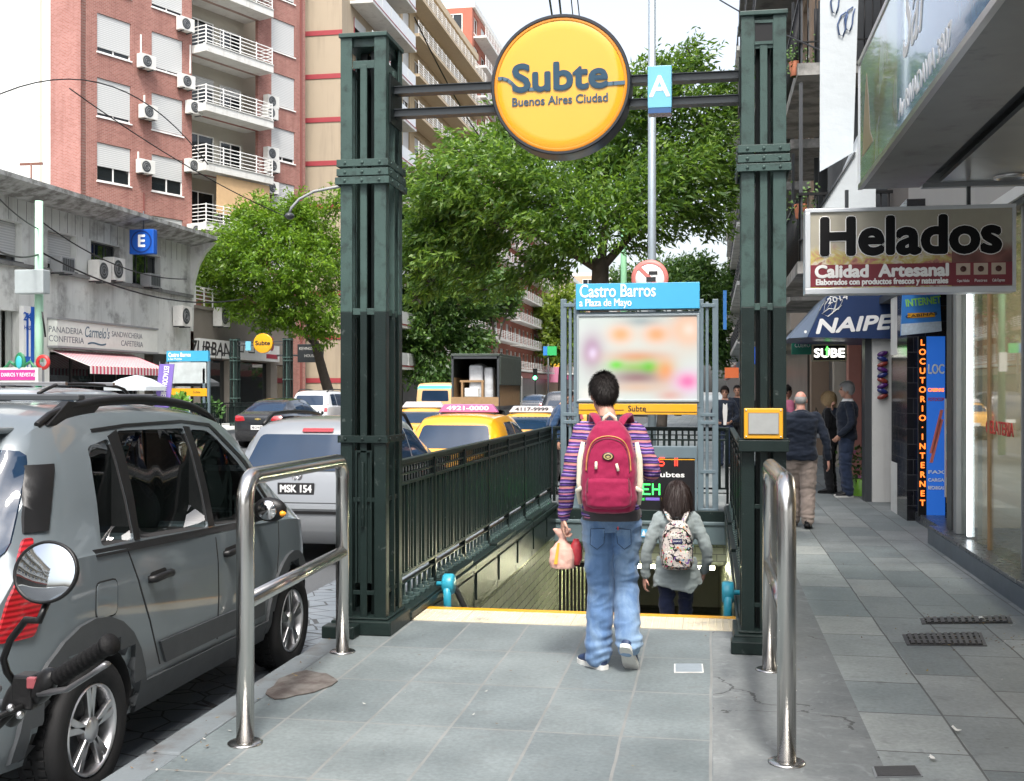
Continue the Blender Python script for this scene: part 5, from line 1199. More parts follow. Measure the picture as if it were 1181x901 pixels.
def shoe(t, ank, toe, heel_z, mtl, sole, s=1., pitch=0.):
    """ank: ankle point; toe: unit direction of the foot in plan; pitch lifts the heel"""
    d = Vector((toe[0], toe[1], 0)).normalized(); w = Vector((d.y, -d.x, 0)); up = Vector((0, 0, 1))
    f = d * math.cos(pitch) - up * math.sin(pitch); u2 = up * math.cos(pitch) + d * math.sin(pitch); o = ank - u2 * .085 * s - f * .065 * s
    def ring(x, hw, z0, z1, n=14): return [o + f * x * s + w * hw * s * math.cos(q) + u2 * s * (z0 + (z1 - z0) * (.5 + .5 * math.sin(q))) for q in [2 * PI * k / n for k in range(n)]]
    mb = MB(); mb.loft([ring(-.005, .018, .02, .07), ring(.01, .033, .012, .10), ring(.05, .038, .012, .125), ring(.09, .040, .012, .11), ring(.14, .045, .012, .085), ring(.19, .047, .012, .066), ring(.235, .038, .014, .052), ring(.262, .016, .018, .038)]); sh = link('shoe', mb.mesh('shoe'), mtl, t)
    mb = MB(); out = [(-.012, .014), (-.004, .03), (.03, .040), (.09, .039), (.15, .047), (.20, .049), (.24, .040), (.268, .018)]
    poly = [o + f * x * s + w * y * s for x, y in out] + [o + f * x * s - w * y * s for x, y in reversed(out)]
    mb.prism(poly, u2 * .026 * s); link('sole', mb.mesh('sole'), sole, sh)
    mb = MB()
    for x in (.10, .125, .15): mb.tube([o + f * x * s + w * .022 * s + u2 * (.098 - (x - .1) * .55) * s, o + f * x * s - w * .022 * s + u2 * (.098 - (x - .1) * .55) * s], .004 * s, 6)
    link('laces', mb.mesh('laces'), sole, sh)
    return o, f
def person(label, loc, heading, H, P, top, bottom, shoe_m=BLK, sole_m=WHITED, skin=SKIN, hair=HAIRD, style='short', voxel=.009, wide=1., deep=1., hem=.90, flare=0, hood=False, group=None, far=False, collar=None):
    t = thing('person', label, 'person', (0, 0, 0), group); lx, ly = P.get('lean', (0, 0)); s = H / 1.75
    lean = lambda z: (lx * max(0, z - .9), ly * max(0, z - .9))
    J = dict(eL=(-.25, -.03, 1.13), wL=(-.25, .03, .88), eR=(.25, -.03, 1.13), wR=(.25, .03, .88), kL=(-.10, .02, .49), aL=(-.10, -.02, .09), kR=(.10, .02, .49), aR=(.10, -.02, .09), tL=(-.15, 1), tR=(.15, 1), pL=0, pR=0, head=(0, .02, 1.63), hz=0, ht=0); J.update(P)
    V = Vector; L15 = lean(1.42); shL = V((-.165 * wide + L15[0], L15[1] - .01, 1.40)); shR = V((.165 * wide + L15[0], L15[1] - .01, 1.40)); hd = V(J['head']) + V((lean(1.6)[0], lean(1.6)[1], 0))
    hL, hR = V((-.088, 0, .88)), V((.088, 0, .88))
    # one continuous body
    mb = MB(); mb.loft(torso_rings(-.006, .84, 1.5, lean, wide)); nb = V((lean(1.46)[0], lean(1.46)[1] - .012, 1.44)); limb(mb, [nb, nb.lerp(hd, .5) + V((0, -.01, 0)), hd + V((0, -.012, -.05))], [.062, .055, .055]); M = headbits(mb, hd, J['hz'], J['ht'])
    for sh, e, w, sd, ph in ((shL, 'eL', 'wL', -1, J.get('palmL', (.9, .3, 0))), (shR, 'eR', 'wR', 1, J.get('palmR', (-.9, .3, 0)))):
        e, w = V(J[e]), V(J[w]); limb(mb, [sh, e, w], [.05, .038, .026]); dd = V(J['hd' + ('L' if sd < 0 else 'R')]) if ('hd' + ('L' if sd < 0 else 'R')) in J else (w - e)
        hand(mb, w, dd, ph, 1 if sd > 0 else 1, J.get('curl', .55))
    for h, k, a in ((hL, J['kL'], J['aL']), (hR, J['kR'], J['aR'])): limb(mb, [h, V(k), V(a)], [.082, .054, .036])
    link('body', union(mb, min(voxel, .008) if not far else .012, 2), skin, t)
    # garments
    def wr(amp, fz=14, fx=7): return lambda p: amp * (mnoise.noise(V((p.x * fx, p.y * fx, p.z * fz))) + .5 * mnoise.noise(V((p.x * fx * 2.3 + 5, p.y * fx * 2.3, p.z * fz * 2))))
    mb = MB(); mb.loft(torso_rings(.020, hem, 1.475, lean, wide, dscale=deep))
    for sh, e, w in ((shL, 'eL', 'wL'), (shR, 'eR', 'wR')):
        e, w = V(J[e]), V(J[w]); limb(mb, [sh + (V((lean(1.3)[0], lean(1.3)[1], 1.30)) - sh) * .3, sh, e, e.lerp(w, .93)], [.075, .070, .056, .044])
    if flare:
        rings = []
        for k in range(6):
            q = k / 5; z = hem + .12 - q * (.12 + flare); n = 40
            rings.append([V(((.185 + .05 * q) * math.cos(a) * (1 + .05 * q * math.sin(5 * a + 1)), (.135 + .05 * q) * math.sin(a) * (1 + .07 * q * math.sin(4 * a)), z + q * .035 * math.sin(3 * a + 2) + q * .02 * math.sin(8 * a))) for a in [2 * PI * i / n for i in range(n)]])
        mb.loft(rings)
    if hood: mb.ball((L15[0], L15[1] - .10, 1.40), ((.12, 0, 0), (0, .06, .02), (0, -.03, .085))); mb.ball((L15[0], L15[1] - .01, 1.47), ((.10, 0, 0), (0, .095, 0), (0, 0, .04)))
    link('jacket' if not P.get('topname') else P['topname'], union(mb, voxel, 3, wr(.011, 17, 8)), top, t)
    if collar:
        mb = MB(); rr = [[V((lean(z)[0] + (r) * math.cos(a), lean(z)[1] - .005 + r * 1.02 * math.sin(a), z)) for a in [2 * PI * i / 20 for i in range(20)]] for z, r in ((1.44, .105), (1.475, .088), (1.51, .072), (1.505, .066))]; mb.loft(rr, False); link('collar', mb.mesh('collar'), collar, t)
    mb = MB(); mb.loft(torso_rings(.012, .82, hem + .06, lean, 1, dscale=1.0))
    jr = P.get('legr', (.098, .078, .068))
    for h, k, a in ((hL, J['kL'], J['aL']), (hR, J['kR'], J['aR'])):
        k, a = V(k), V(a); limb(mb, [h, k, k.lerp(a, .55), a + (k - a).normalized() * -.005], [jr[0], jr[1], jr[1] * .94, jr[2]])
    fold = lambda p: .011 * mnoise.noise(V((p.x * 9 + p.z * 5, p.y * 8, p.z * 15))) + .007 * (1 - abs(mnoise.noise(V((p.x * 11 - p.z * 8, p.y * 9, p.z * 17 + 3)))) * 2) + (.005 * math.sin(p.z * 95 + 5 * mnoise.noise(p * 6)) * max(0, 1 - abs(p.z - .16) / .14)) + (.0035 * math.sin(p.z * 75 + 4 * mnoise.noise(p * 7)) * max(0, 1 - abs(p.z - .5) / .12))
    link('trousers', union(mb, voxel, 3, fold), bottom, t)
    for a, tt, p in ((J['aL'], J['tL'], J['pL']), (J['aR'], J['tR'], J['pR'])): shoe(t, V(a), tt, 0, shoe_m, sole_m, 1., p)
    # hair
    if style != 'none':
        mb = MB()
        bald = style == 'bald'
        n = 26
        fr = .62 if style != 'long' else .5
        def cutf(p): return (p.y > .55 and p.z < .52) or (p.z < (-.62 if p.y < -.2 else -.05) if not bald else (p.z > .18 or p.z < -.55 or p.y > .1)) or (abs(p.x) > .8 and p.y > -.35 and p.z < .0)
        cap = []
        for j in range(15):
            th = PI * j / 14
            for i in range(n):
                a = 2 * PI * i / n; p = V((math.sin(th) * math.cos(a), math.sin(th) * math.sin(a), math.cos(th))); cap.append(p)
        fs = []; g = 1.0 if not bald else .985
        for j in range(14):
            for i in range(n):
                ids = (j * n + i, j * n + (i + 1) % n, (j + 1) * n + (i + 1) % n, (j + 1) * n + i); c = sum((cap[q] for q in ids), V()) / 4
                if not cutf(c.normalized()): fs.append(tuple(reversed(ids)))
        bump = 1.0 + (.0 if bald or style == 'grey' else .05)
        mb.add([M @ V((p.x * .079 * g * bump, p.y * .099 * g * bump - .014, p.z * .098 * g * (1 + (bump - 1) * 1.3) + .028)) for p in cap], fs, 0, True)
        nn = 500 if far else 4200
        if style == 'long': strands(mb, M, 900 if far else 5200, .31 * P.get('hairlen', 1.), cutf, .034, .094, .112, .108, fall=.86, seg=7, wid=.0032, wild=.6)
        elif bald: strands(mb, M, nn // 3, .02, cutf, .004, .077, .096, .094, wid=.003)
        else: strands(mb, M, nn, .055 if style == 'short' else .06, cutf, .018, .084, .105, .108, wid=.0028, wild=.55)
        link('hair', mb.mesh('hair'), hair, t)
    mb = MB()
    for sx in (-1, 1): mb.sphere(M @ V((sx * .030, .078, .008)), .0105, 10, 8)
    link('eyes', mb.mesh('eyes'), EYE, t)
    if P.get('glasses'):
        mb = MB()
        for sx in (-1, 1): mb.tube([M @ V((sx * .033 + .024 * math.cos(a), .096, .006 + .018 * math.sin(a))) for a in [2 * PI * k / 14 for k in range(15)]], .0035, 6); mb.tube([M @ V((sx * .056, .094, .01)), M @ V((sx * .078, -.01, .012))], .003, 6)
        link('glasses', mb.mesh('glasses'), BLK, t)
    t.scale = (s, s, s); t.location = loc; t.rotation_euler = (0, 0, heading); ORI.pop(t.name, None)
    return t, M, s
# --- the man with the raspberry backpack
DENIM = cloth('washed blue denim', (.085, .16, .30), .2, 500, .8, (.22, .32, .44)); BLUESH = mat('navy trainers', (.02, .04, .10), .6, 0, .3, 20, .2, 90)
MLOC = (-.605, 7.05, 0)
man, M, s = person('young man in striped purple jumper and jeans walking to the stairs', MLOC, rad(2), 1.79,
    dict(topname='jumper', eL=(-.262, -.04, 1.14), wL=(-.305, .03, .895), hdL=(-.06, .10, -1), palmL=(.8, .2, 0), eR=(.255, -.02, 1.19), wR=(.215, .22, 1.15), hdR=(-.2, 1, 0), palmR=(-.4, 0, -1),
         kL=(-.07, .03, .48), aL=(-.08, -.035, .085), tL=(-.85, 1), kR=(.085, .09, .50), aR=(.115, -.10, .175), tR=(.22, 1), pR=.75, head=(-.035, .045, 1.635), hz=.35, ht=-.06, lean=(-.03, .06), legr=(.102, .083, .082), curl=.95),
    striped('striped jumper'), DENIM, BLUESH, WHITED, skinmat('pale skin', (.55, .31, .23)), HAIRD, 'short', .0065, 1.0, hem=.90, collar=cloth('dark collar', (.02, .02, .03)))
mb = MB(); mb.loft(torso_rings(.024, .885, .955, lambda z: (0, 0), 1)); q = link('hem_band', union(mb, .008, 2), cloth('charcoal rib', (.06, .055, .06)), man)
mb = MB(); mb.box(.045, .052, -.145, -.139, .84, .86); link('jeans_tab', mb.mesh('jeans_tab'), RED, man)
bj = BVHTree.FromPolygons([v.co.copy() for v in [c for c in man.children if c.name.startswith('trousers')][0].data.vertices], [tuple(p.vertices) for p in [c for c in man.children if c.name.startswith('trousers')][0].data.polygons])
for sx in (-1, 1):
    pl = [(sx * .035, .845), (sx * .125, .838), (sx * .128, .745), (sx * .085, .715), (sx * .042, .75)]; link('back_pocket', decal(bj, pl, 'B', .006, .03, .012), DENIM, man)
    mb = MB(); q = [Vector((a, 0, b)) for a, b in pl] + [Vector((pl[0][0], 0, pl[0][1]))]; pts = []
    for i in range(len(q) - 1):
        for k in range(5): h = bj.ray_cast(q[i].lerp(q[i + 1], k / 5) - Vector((0, 2, 0)), Vector((0, 1, 0)))[0]; pts.append((h if h else q[i]) - Vector((0, .006, 0)))
    mb.tube(pts, .0022, 5); link('pocket_seam', mb.mesh('pocket_seam'), mat('denim seam', (.03, .055, .11), .8), man)
def superring(c, w, d, z, e=.6, n=28): return [Vector((c[0] + w * math.copysign(abs(math.cos(q)) ** e, math.cos(q)), c[1] + d * math.copysign(abs(math.sin(q)) ** e, math.sin(q)), z)) for q in [2 * PI * k / n for k in range(n)]]
def backpack(label, cat, host, s, main, strapm, prof, yb, pocket, trim, pattern=None, zipm=None):
    t = thing('backpack', label, cat, (0, 0, 0)); mb = MB()
    mb.loft([superring((0, yb - d * .25), w, d, z, .72) for z, w, d in prof]); crease = lambda p: .006 * mnoise.noise(Vector((p.x * 9, p.y * 9, p.z * 14))) + .003 * mnoise.noise(p * 30)
    sh = link('shell', union(mb, .006, 5, crease), main, t)
    mb = MB(); mb.loft([superring((0, yb - pd), pw, pd2, z, .7) for z, pw, pd, pd2 in pocket]); link('front_pocket', union(mb, .006, 4, crease), main, t)
    return t
RASP = cloth('raspberry canvas', (.25, .008, .05), .22, 500, .8); CREAM = cloth('cream webbing', (.62, .56, .44), .1); OCH = mat('ochre piping', (.45, .2, .06), .6)
bp = backpack('raspberry red backpack with cream straps on the walking man', 'backpack', man, s, RASP, CREAM, [(.955, .12, .07), (.965, .155, .095), (1.03, .172, .115), (1.16, .172, .118), (1.28, .162, .11), (1.38, .135, .095), (1.45, .10, .07), (1.485, .06, .04)], -.215,
    [(.985, .10, .09, .055), (1.0, .135, .10, .06), (1.06, .142, .105, .062), (1.14, .138, .10, .058), (1.19, .118, .085, .045), (1.205, .08, .075, .03)], CREAM)
LNM = lambda z: Vector((-.03 * (z - .9), .06 * (z - .9), 0))
mb = MB()
for sx in (-1, 1): mb.tube([(sx * .172, -.20, 1.02), (sx * .186, -.19, 1.12), (sx * .182, -.185, 1.26), (sx * .165, -.18, 1.36)], [.014, .02, .02, .012], 8, flat=.5); mb.tube([(sx * .18, -.22, 1.0), (sx * .19, -.24, 1.08), (sx * .16, -.29, 1.10)], [.012, .018, .014], 8)
link('side_strap', mb.mesh('side_strap'), CREAM, bp)
mb = MB(); mb.tube([(-.04, -.17, 1.455), (-.032, -.185, 1.50), (0, -.19, 1.525), (.032, -.185, 1.50), (.04, -.17, 1.455)], .013, 10); link('handle', mb.mesh('handle'), CREAM, bp)
mb = MB()
for sx in (-1, 1): mb.tube([(sx * .055, -.20, 1.44), (sx * .085, -.13, 1.50), (sx * .105, -.03, 1.515), (sx * .115, .06, 1.46), (sx * .12, .14, 1.33), (sx * .14, .13, 1.15), (sx * .175, -.05, 1.02)], [.024, .03, .034, .034, .03, .02, .014], 10, flat=.42)
link('shoulder_strap', mb.mesh('shoulder_strap'), RASP, bp)
def mesh_bvh(par, nm):
    me = [c for c in par.children if c.name.startswith(nm)][0].data; return BVHTree.FromPolygons([v.co.copy() for v in me.vertices], [tuple(p.vertices) for p in me.polygons])
bvh = mesh_bvh(bp, 'shell')
def onpack(bv, x, z, e=.004):
    h = bv.ray_cast(Vector((x, -2, z)), Vector((0, 1, 0)))[0]; return (h if h else Vector((x, -.3, z))) - Vector((0, e, 0))
def seam(bv, pts, r, m, nm, par, k=8):
    P_, _ = smoothpath([(a, 0, b) for a, b in pts], [1] * len(pts), k); mb = MB(); mb.tube([onpack(bv, p.x, p.z, r * .4) for p in P_], r, 6); link(nm, mb.mesh(nm), m, par)
seam(bvh, [(-.135, 1.20), (-.125, 1.30), (-.085, 1.375), (0, 1.40), (.085, 1.375), (.125, 1.30), (.135, 1.20)], .0042, OCH, 'zip', bp); seam(bvh, [(-.128, 1.19), (-.117, 1.29), (-.08, 1.36), (0, 1.386), (.08, 1.36), (.117, 1.29), (.128, 1.19)], .003, mat('dark zip', (.1, .02, .03), .6), 'zip', bp)
bvp = mesh_bvh(bp, 'front_pocket')
seam(bvp, [(-.125, 1.08), (-.118, 1.165), (-.06, 1.185), (.06, 1.185), (.118, 1.165), (.125, 1.08)], .004, mat('dark zip', (.1, .02, .03), .6), 'zip', bp)
p = onpack(bvh, .0, 1.285, .006); mb = MB(); mb.lathe([(.0005, -.004), (.03, -.003), (.034, .004)], p, 'Y', 24); mb.v = [(p.x + (x - p.x) * 1.05, y, p.z + (z - p.z) * .72) for x, y, z in mb.v]; bdg = link('leather_badge', mb.mesh('badge'), mat('dark leather', (.03, .02, .018), .5), bp)
mb = MB(); mb.lathe([(.018, -.001), (.023, -.003), (.026, -.001)], p - Vector((0, .003, 0)), 'Y', 20); mb.v = [(p.x + (x - p.x) * 1.05, y, p.z + (z - p.z) * .7) for x, y, z in mb.v]; mb.prism([p + Vector((-.016, -.006, -.002)), p + Vector((0, -.006, -.008)), p + Vector((.016, -.006, -.002)), p + Vector((0, -.006, .005))], (0, -.001, 0)); link('badge_print', mb.mesh('p'), mat('gold print', (.45, .34, .14), .5), bdg)
mb = MB()
for x, z, tw in ((-.072, 1.235, 0), (.05, 1.225, .012)):
    a = onpack(bvh, x, z + .02, .008); b = onpack(bvh, x + tw, z - .022, .014); mb.tube([a, b], [.008, .009], 8, flat=.6)
link('zip_pull', mb.mesh('zip_pull'), CREAM, bp)
man.scale = (s * .95, s, s); bp.scale = man.scale; bp.location = man.location; bp.rotation_euler = man.rotation_euler
# paper bag in his left hand
b0 = Matrix.Translation(man.location) @ Matrix.Rotation(rad(2), 4, 'Z') @ Matrix.Diagonal((s * .95, s, s, 1))
hp = b0 @ Vector((-.318, .05, .80)); t = thing('paper_bag', 'crumpled pink paper bag held in the walking man left hand', 'bag', (hp.x, hp.y, hp.z - .26))
def bagring(z, w, d): return superring((hp.x, hp.y), w, d, z, .8, 32)
mb = MB(); z0 = hp.z - .225; mb.loft([bagring(z0, .075, .045), bagring(z0 + .06, .082, .05), bagring(z0 + .12, .074, .042), bagring(z0 + .165, .03, .022), bagring(z0 + .185, .022, .02), bagring(z0 + .22, .045, .022), bagring(z0 + .245, .06, .016)]); BAGM = mat('pink paper', (.62, .36, .29), .7, 0, .08, 6, .6, 14, bd=.02)
link('bag', union(mb, .006, 1, lambda p: .009 * mnoise.noise(p * 22)), BAGM, t)
mb = MB(); mb.prism([(hp.x - .045, hp.y - .054, z0 + .03), (hp.x - .022, hp.y - .056, z0 + .03), (hp.x - .01, hp.y - .034, z0 + .16), (hp.x - .024, hp.y - .034, z0 + .16)], (0, -.003, 0)); mb.build('orange_ribbon', mat('orange ribbon', (.8, .3, .02), .5), t)
t = thing('red_packet', 'red patterned packet carried behind the pink paper bag', 'packet', (hp.x + .085, hp.y + .02, z0 + .02)); mb = MB(); mb.loft([superring((hp.x + .085, hp.y + .02), w, d, z0 + z, .75, 24) for z, w, d in ((.02, .025, .03), (.06, .04, .045), (.13, .038, .04), (.18, .015, .02))]); mb.build('packet', mat('red packet', (.45, .03, .04), .5, 0, .5, 40), t)
# --- the woman on the stairs
WLOC = (-.30, 10.2, -.75)
CARD = cloth('grey wool cardigan', (.25, .29, .29), .12, 350, .95)
wom, M, sw_ = person('woman in pale grey cardigan with long dark hair descending the stairs', WLOC, rad(3), 1.64,
    dict(topname='cardigan', eL=(-.27, -.05, 1.12), wL=(-.29, .0, .86), hdL=(-.12, .08, -1), eR=(.28, -.04, 1.12), wR=(.26, .08, .90), kL=(-.09, .03, .49), aL=(-.09, -.02, .085), kR=(.09, .1, .52), aR=(.10, .02, .16), head=(.01, .045, 1.625), hz=-.12, ht=-.2, lean=(0, .04), legr=(.088, .062, .05), hairlen=.92),
    CARD, cloth('dark blue leggings', (.018, .025, .06)), BLK, BLK, skinmat('rosy skin', (.55, .29, .22)), HAIRB, 'long', .007, .92, hem=.93, flare=.16)
def doodle():
    m, t, b = nt('doodle canvas'); co = objco(t)
    c = mixc(t, noisef(t, co, 12, 3), (.62, .56, .50), (.72, .66, .6)); SC = (('black', (.012, .012, .015), 16, .56), ('orange', (.75, .2, .04), 13, .64), ('green', (.12, .6, .08), 15, .665), ('pink', (.75, .05, .2), 19, .66), ('violet', (.2, .08, .45), 18, .66), ('cyan', (.05, .5, .62), 17, .67), ('black2', (.015, .015, .02), 30, .60))
    for i, (n, cc, sc, th) in enumerate(SC):
        o = node(t, 'ShaderNodeVectorMath', operation='ADD'); lk(t, co, o.inputs[0]); o.inputs[1].default_value = (i * 3.7, i * 1.3, i * 2.1)
        f = mth(t, 'GREATER_THAN', noisef(t, o.outputs[0], sc, 3, .55, 1.4), th); c = mixc(t, f, c, cc)
    lk(t, c, b.inputs['Base Color']); b.inputs['Roughness'].default_value = .75; bumpn(t, b, noisef(t, co, 30, 4), .3, .006); return m
DOOD = doodle()
bw = backpack('colourful doodle patterned backpack on the descending woman', 'backpack', wom, sw_, DOOD, BLK, [(.965, .10, .06), (.98, .135, .085), (1.05, .15, .11), (1.17, .148, .11), (1.28, .135, .10), (1.37, .10, .075), (1.41, .05, .04)], -.185,
    [(.99, .09, .09, .05), (1.0, .115, .10, .055), (1.08, .122, .105, .055), (1.14, .115, .095, .05), (1.165, .08, .08, .03)], BLK)
mb = MB()
for sx in (-1, 1): mb.tube([(sx * .05, -.16, 1.38), (sx * .085, -.11, 1.46), (sx * .10, -.01, 1.485), (sx * .11, .09, 1.40), (sx * .13, .09, 1.18), (sx * .15, -.05, 1.03)], [.022, .028, .03, .03, .022, .012], 10, flat=.4)
link('shoulder_strap', mb.mesh('shoulder_strap'), DOOD, bw)
mb = MB(); mb.tube([(-.03, -.15, 1.395), (-.022, -.16, 1.435), (.022, -.16, 1.435), (.03, -.15, 1.395)], .011, 8); link('handle', mb.mesh('handle'), BLK, bw)
bv1 = mesh_bvh(bw, 'shell'); seam(bv1, [(-.128, 1.0), (-.14, 1.15), (-.11, 1.28), (-.06, 1.34), (0, 1.355), (.06, 1.34), (.11, 1.28), (.14, 1.15), (.128, 1.0)], .004, BLK, 'zip', bw)
p = onpack(bv1, 0, 1.235, .004); mb = MB(); mb.box(p.x - .045, p.x + .045, p.y - .004, p.y + .004, p.z - .022, p.z + .022); lb = link('label', mb.mesh('label'), mat('navy label', (.015, .02, .12), .5), bw); text('JANSPORT', .02, WHP, lb, (p.x, p.y - .005, p.z), (1, 0, 0), (0, 0, 1), .0005, fit=.075, ext=.0005)
bw.scale = wom.scale; bw.location = wom.location; bw.rotation_euler = wom.rotation_euler
# --- people on the right pavement
NAVYJ = cloth('navy jacket', (.012, .018, .032), .25); BEIGE = cloth('beige trousers', (.30, .245, .21), .1); NAVYT = cloth('navy trousers', (.02, .032, .065), .2)
BLKC = cloth('black clothes', (.012, .012, .014), .2); PINKC = cloth('pink jacket', (.55, .16, .26), .2)
person('bald man in navy hooded jacket and beige trousers walking away on the pavement', (1.10, 14.65, 0), rad(-3), 1.70,
    dict(eL=(-.29, -.04, 1.12), wL=(-.27, .12, .92), eR=(.31, -.05, 1.12), wR=(.34, .0, .87), hdR=(.1, .05, -1), kL=(-.09, .10, .50), aL=(-.08, .08, .10), kR=(.09, -.02, .47), aR=(.08, -.18, .11), pR=.3, head=(0, .03, 1.62), legr=(.118, .095, .075), curl=.4), NAVYJ, BEIGE, BLK, BLK, skinmat('pink skin', (.58, .30, .23)), HAIRG, 'bald', .009, 1.18, 1.3, .86, hood=True)
person('grey haired man in navy jacket standing with a hand at his chest', (2.13, 18.9, 0), rad(88), 1.82,
    dict(eL=(-.25, -.05, 1.14), wL=(-.22, .12, .95), eR=(.24, .03, 1.16), wR=(.02, .20, 1.34), hdR=(-.5, .2, .8), palmR=(-.2, -1, 0), lean=(0, -.02), head=(0, .02, 1.64), curl=.8, legr=(.108, .085, .075)), NAVYJ, NAVYT, BLK, WHITED, SKIN, HAIRG, 'grey', .01, 1.05, 1.2, .88, collar=WHP)
person('blonde woman in black clothes standing behind the grey haired man', (1.95, 19.6, 0), rad(70), 1.68,
    dict(eL=(-.23, .02, 1.13), wL=(-.12, .2, 1.12), eR=(.24, .05, 1.14), wR=(.1, .22, 1.2), head=(0, .04, 1.62), hairlen=.5), BLKC, BLKC, BLK, BLK, SKIN, HAIRY, 'long', .012, 1.05, 1.15, .84)
t = thing('handbag', 'silvery grey handbag hanging at the blonde woman side', 'bag', (1.72, 19.35, .95)); mb = MB(); mb.loft([superring((1.72, 19.35), w, .06, z, .7, 20) for z, w in ((.92, .12), (.95, .14), (1.1, .13), (1.17, .1))]); mb.build('bag', mat('grey leather', (.22, .23, .25), .4), t); mb = MB(); mb.tube([(1.64, 19.35, 1.15), (1.7, 19.4, 1.42), (1.8, 19.35, 1.15)], .012, 6); mb.build('strap', BLK, t)
person('dark haired man in pink top beyond the bald man', (1.42, 22.5, 0), rad(-60), 1.80, dict(head=(0, .02, 1.63)), PINKC, NAVYT, BLK, BLK, skinmat('tan skin', (.4, .22, .15)), HAIRD, 'short', .014, far=True)
person('blonde woman in flowered pink jacket half hidden behind the bald man', (1.12, 21.2, 0), rad(20), 1.70, dict(hairlen=.5), PINKC, BLKC, BLK, BLK, SKIN, HAIRY, 'long', .014, far=True)
person('man with black hair far off beside the dark shop entrances', (1.22, 27.5, 0), rad(170), 1.76, dict(), BLKC, NAVYT, BLK, BLK, SKIN, HAIRD, 'short', .014, far=True)
person('young man with glasses in navy jacket over white shirt walking towards us', (.30, 25.5, 0), rad(176), 1.78, dict(glasses=True, eL=(-.27, .0, 1.13), wL=(-.16, .2, 1.02), eR=(.27, .0, 1.13), wR=(.16, .2, 1.02), kL=(-.09, .1, .5), aL=(-.09, .12, .1)), NAVYJ, NAVYT, BLK, WHITED, SKIN, HAIRD, 'short', .012)
yk = 25.5; mb = MB(); mb.prism([(.27, yk - .150, .95), (.33, yk - .150, .95), (.355, yk - .150, 1.25), (.345, yk - .150, 1.43), (.305, yk - .150, 1.38), (.262, yk - .150, 1.43), (.25, yk - .150, 1.25)], (0, -.006, 0)); o = mb.build('white_shirt', cloth('white shirt', (.72, .72, .7), .05), None)
kid = [x for x in bpy.data.objects if x.get('label', '').startswith('young man with glasses')][0]
o.parent = kid; o.matrix_parent_inverse = (Matrix.Translation(kid.location) @ kid.rotation_euler.to_matrix().to_4x4() @ Matrix.Diagonal((*kid.scale, 1))).inverted()
person('man in dark jacket walking behind the young man with glasses', (.62, 28.0, 0), rad(175), 1.82, dict(), NAVYJ, BLKC, BLK, BLK, SKIN, HAIRD, 'short', .014, far=True)
person('man in blue jacket leaning by the fence end left of the station board', (-2.55, 18.6, 0), rad(-75), 1.74, dict(lean=(0, .28), head=(0, .06, 1.60), ht=-.3), cloth('blue jacket', (.02, .05, .11), .25), BLKC, BLK, BLK, SKIN, HAIRD, 'short', .012, far=True)
person('pedestrian in pink top crossing on the far pavement', (-19.6, 56.5, 0), rad(120), 1.70, dict(), cloth('magenta top', (.6, .08, .25), .1), BLKC, BLK, BLK, SKIN, HAIRB, 'long', .016, far=True)
# ------------------------------------------------------------------ buildings: shared bits
def brick_mat(name, a, b_, mortar, u, w=.24, h=.075):
    m, t, b = nt(name); g = t.nodes.new('ShaderNodeTexCoord').outputs['Object']
    dp = node(t, 'ShaderNodeVectorMath', operation='DOT_PRODUCT'); lk(t, g, dp.inputs[0]); dp.inputs[1].default_value = (u[0], u[1], 0)
    sp_ = t.nodes.new('ShaderNodeSeparateXYZ'); lk(t, g, sp_.inputs[0]); cv = t.nodes.new('ShaderNodeCombineXYZ'); lk(t, dp.outputs['Value'], cv.inputs[0]); lk(t, sp_.outputs[2], cv.inputs[1])
    br = node(t, 'ShaderNodeTexBrick', Scale=1.0); br.inputs['Brick Width'].default_value = w; br.inputs['Row Height'].default_value = h; br.inputs['Mortar Size'].default_value = .008
    br.inputs['Color1'].default_value = c4(a); br.inputs['Color2'].default_value = c4(b_); br.inputs['Mortar'].default_value = c4(mortar); lk(t, cv.outputs[0], br.inputs['Vector'])
    c = mixc(t, .5, br.outputs['Color'], mixc(t, noisef(t, g, .35, 6, .6), (.1, .1, .1), (.9, .9, .9)), 'SOFT_LIGHT')
    sf = ramp(t, noisef(t, scaled(t, g, (1.6, 1.6, .14)), 1., 6, .7), [(.48, (0, 0, 0)), (.72, (1, 1, 1))]); c = mixc(t, mth(t, 'MULTIPLY', sf, .45), c, tuple(x * .55 for x in a))
    lk(t, c, b.inputs['Base Color']); b.inputs['Roughness'].default_value = .9; bumpn(t, b, br.outputs['Fac'], -.3, .01); return m
SHUT = None
def shutter_mat():
    m, t, b = nt('white slatted shutter'); co = objco(t); w = node(t, 'ShaderNodeTexWave', Scale=3.2); w.bands_direction = 'Z'; lk(t, co, w.inputs['Vector'])
    lk(t, mixc(t, w.outputs['Fac'], (.40, .41, .41), (.56, .57, .56)), b.inputs['Base Color']); b.inputs['Roughness'].default_value = .5; bumpn(t, b, w.outputs['Fac'], .3, .02); return m
SHUT = shutter_mat()
CURT = mat('pale curtain', (.5, .5, .47), .9, 0, .15, 6)
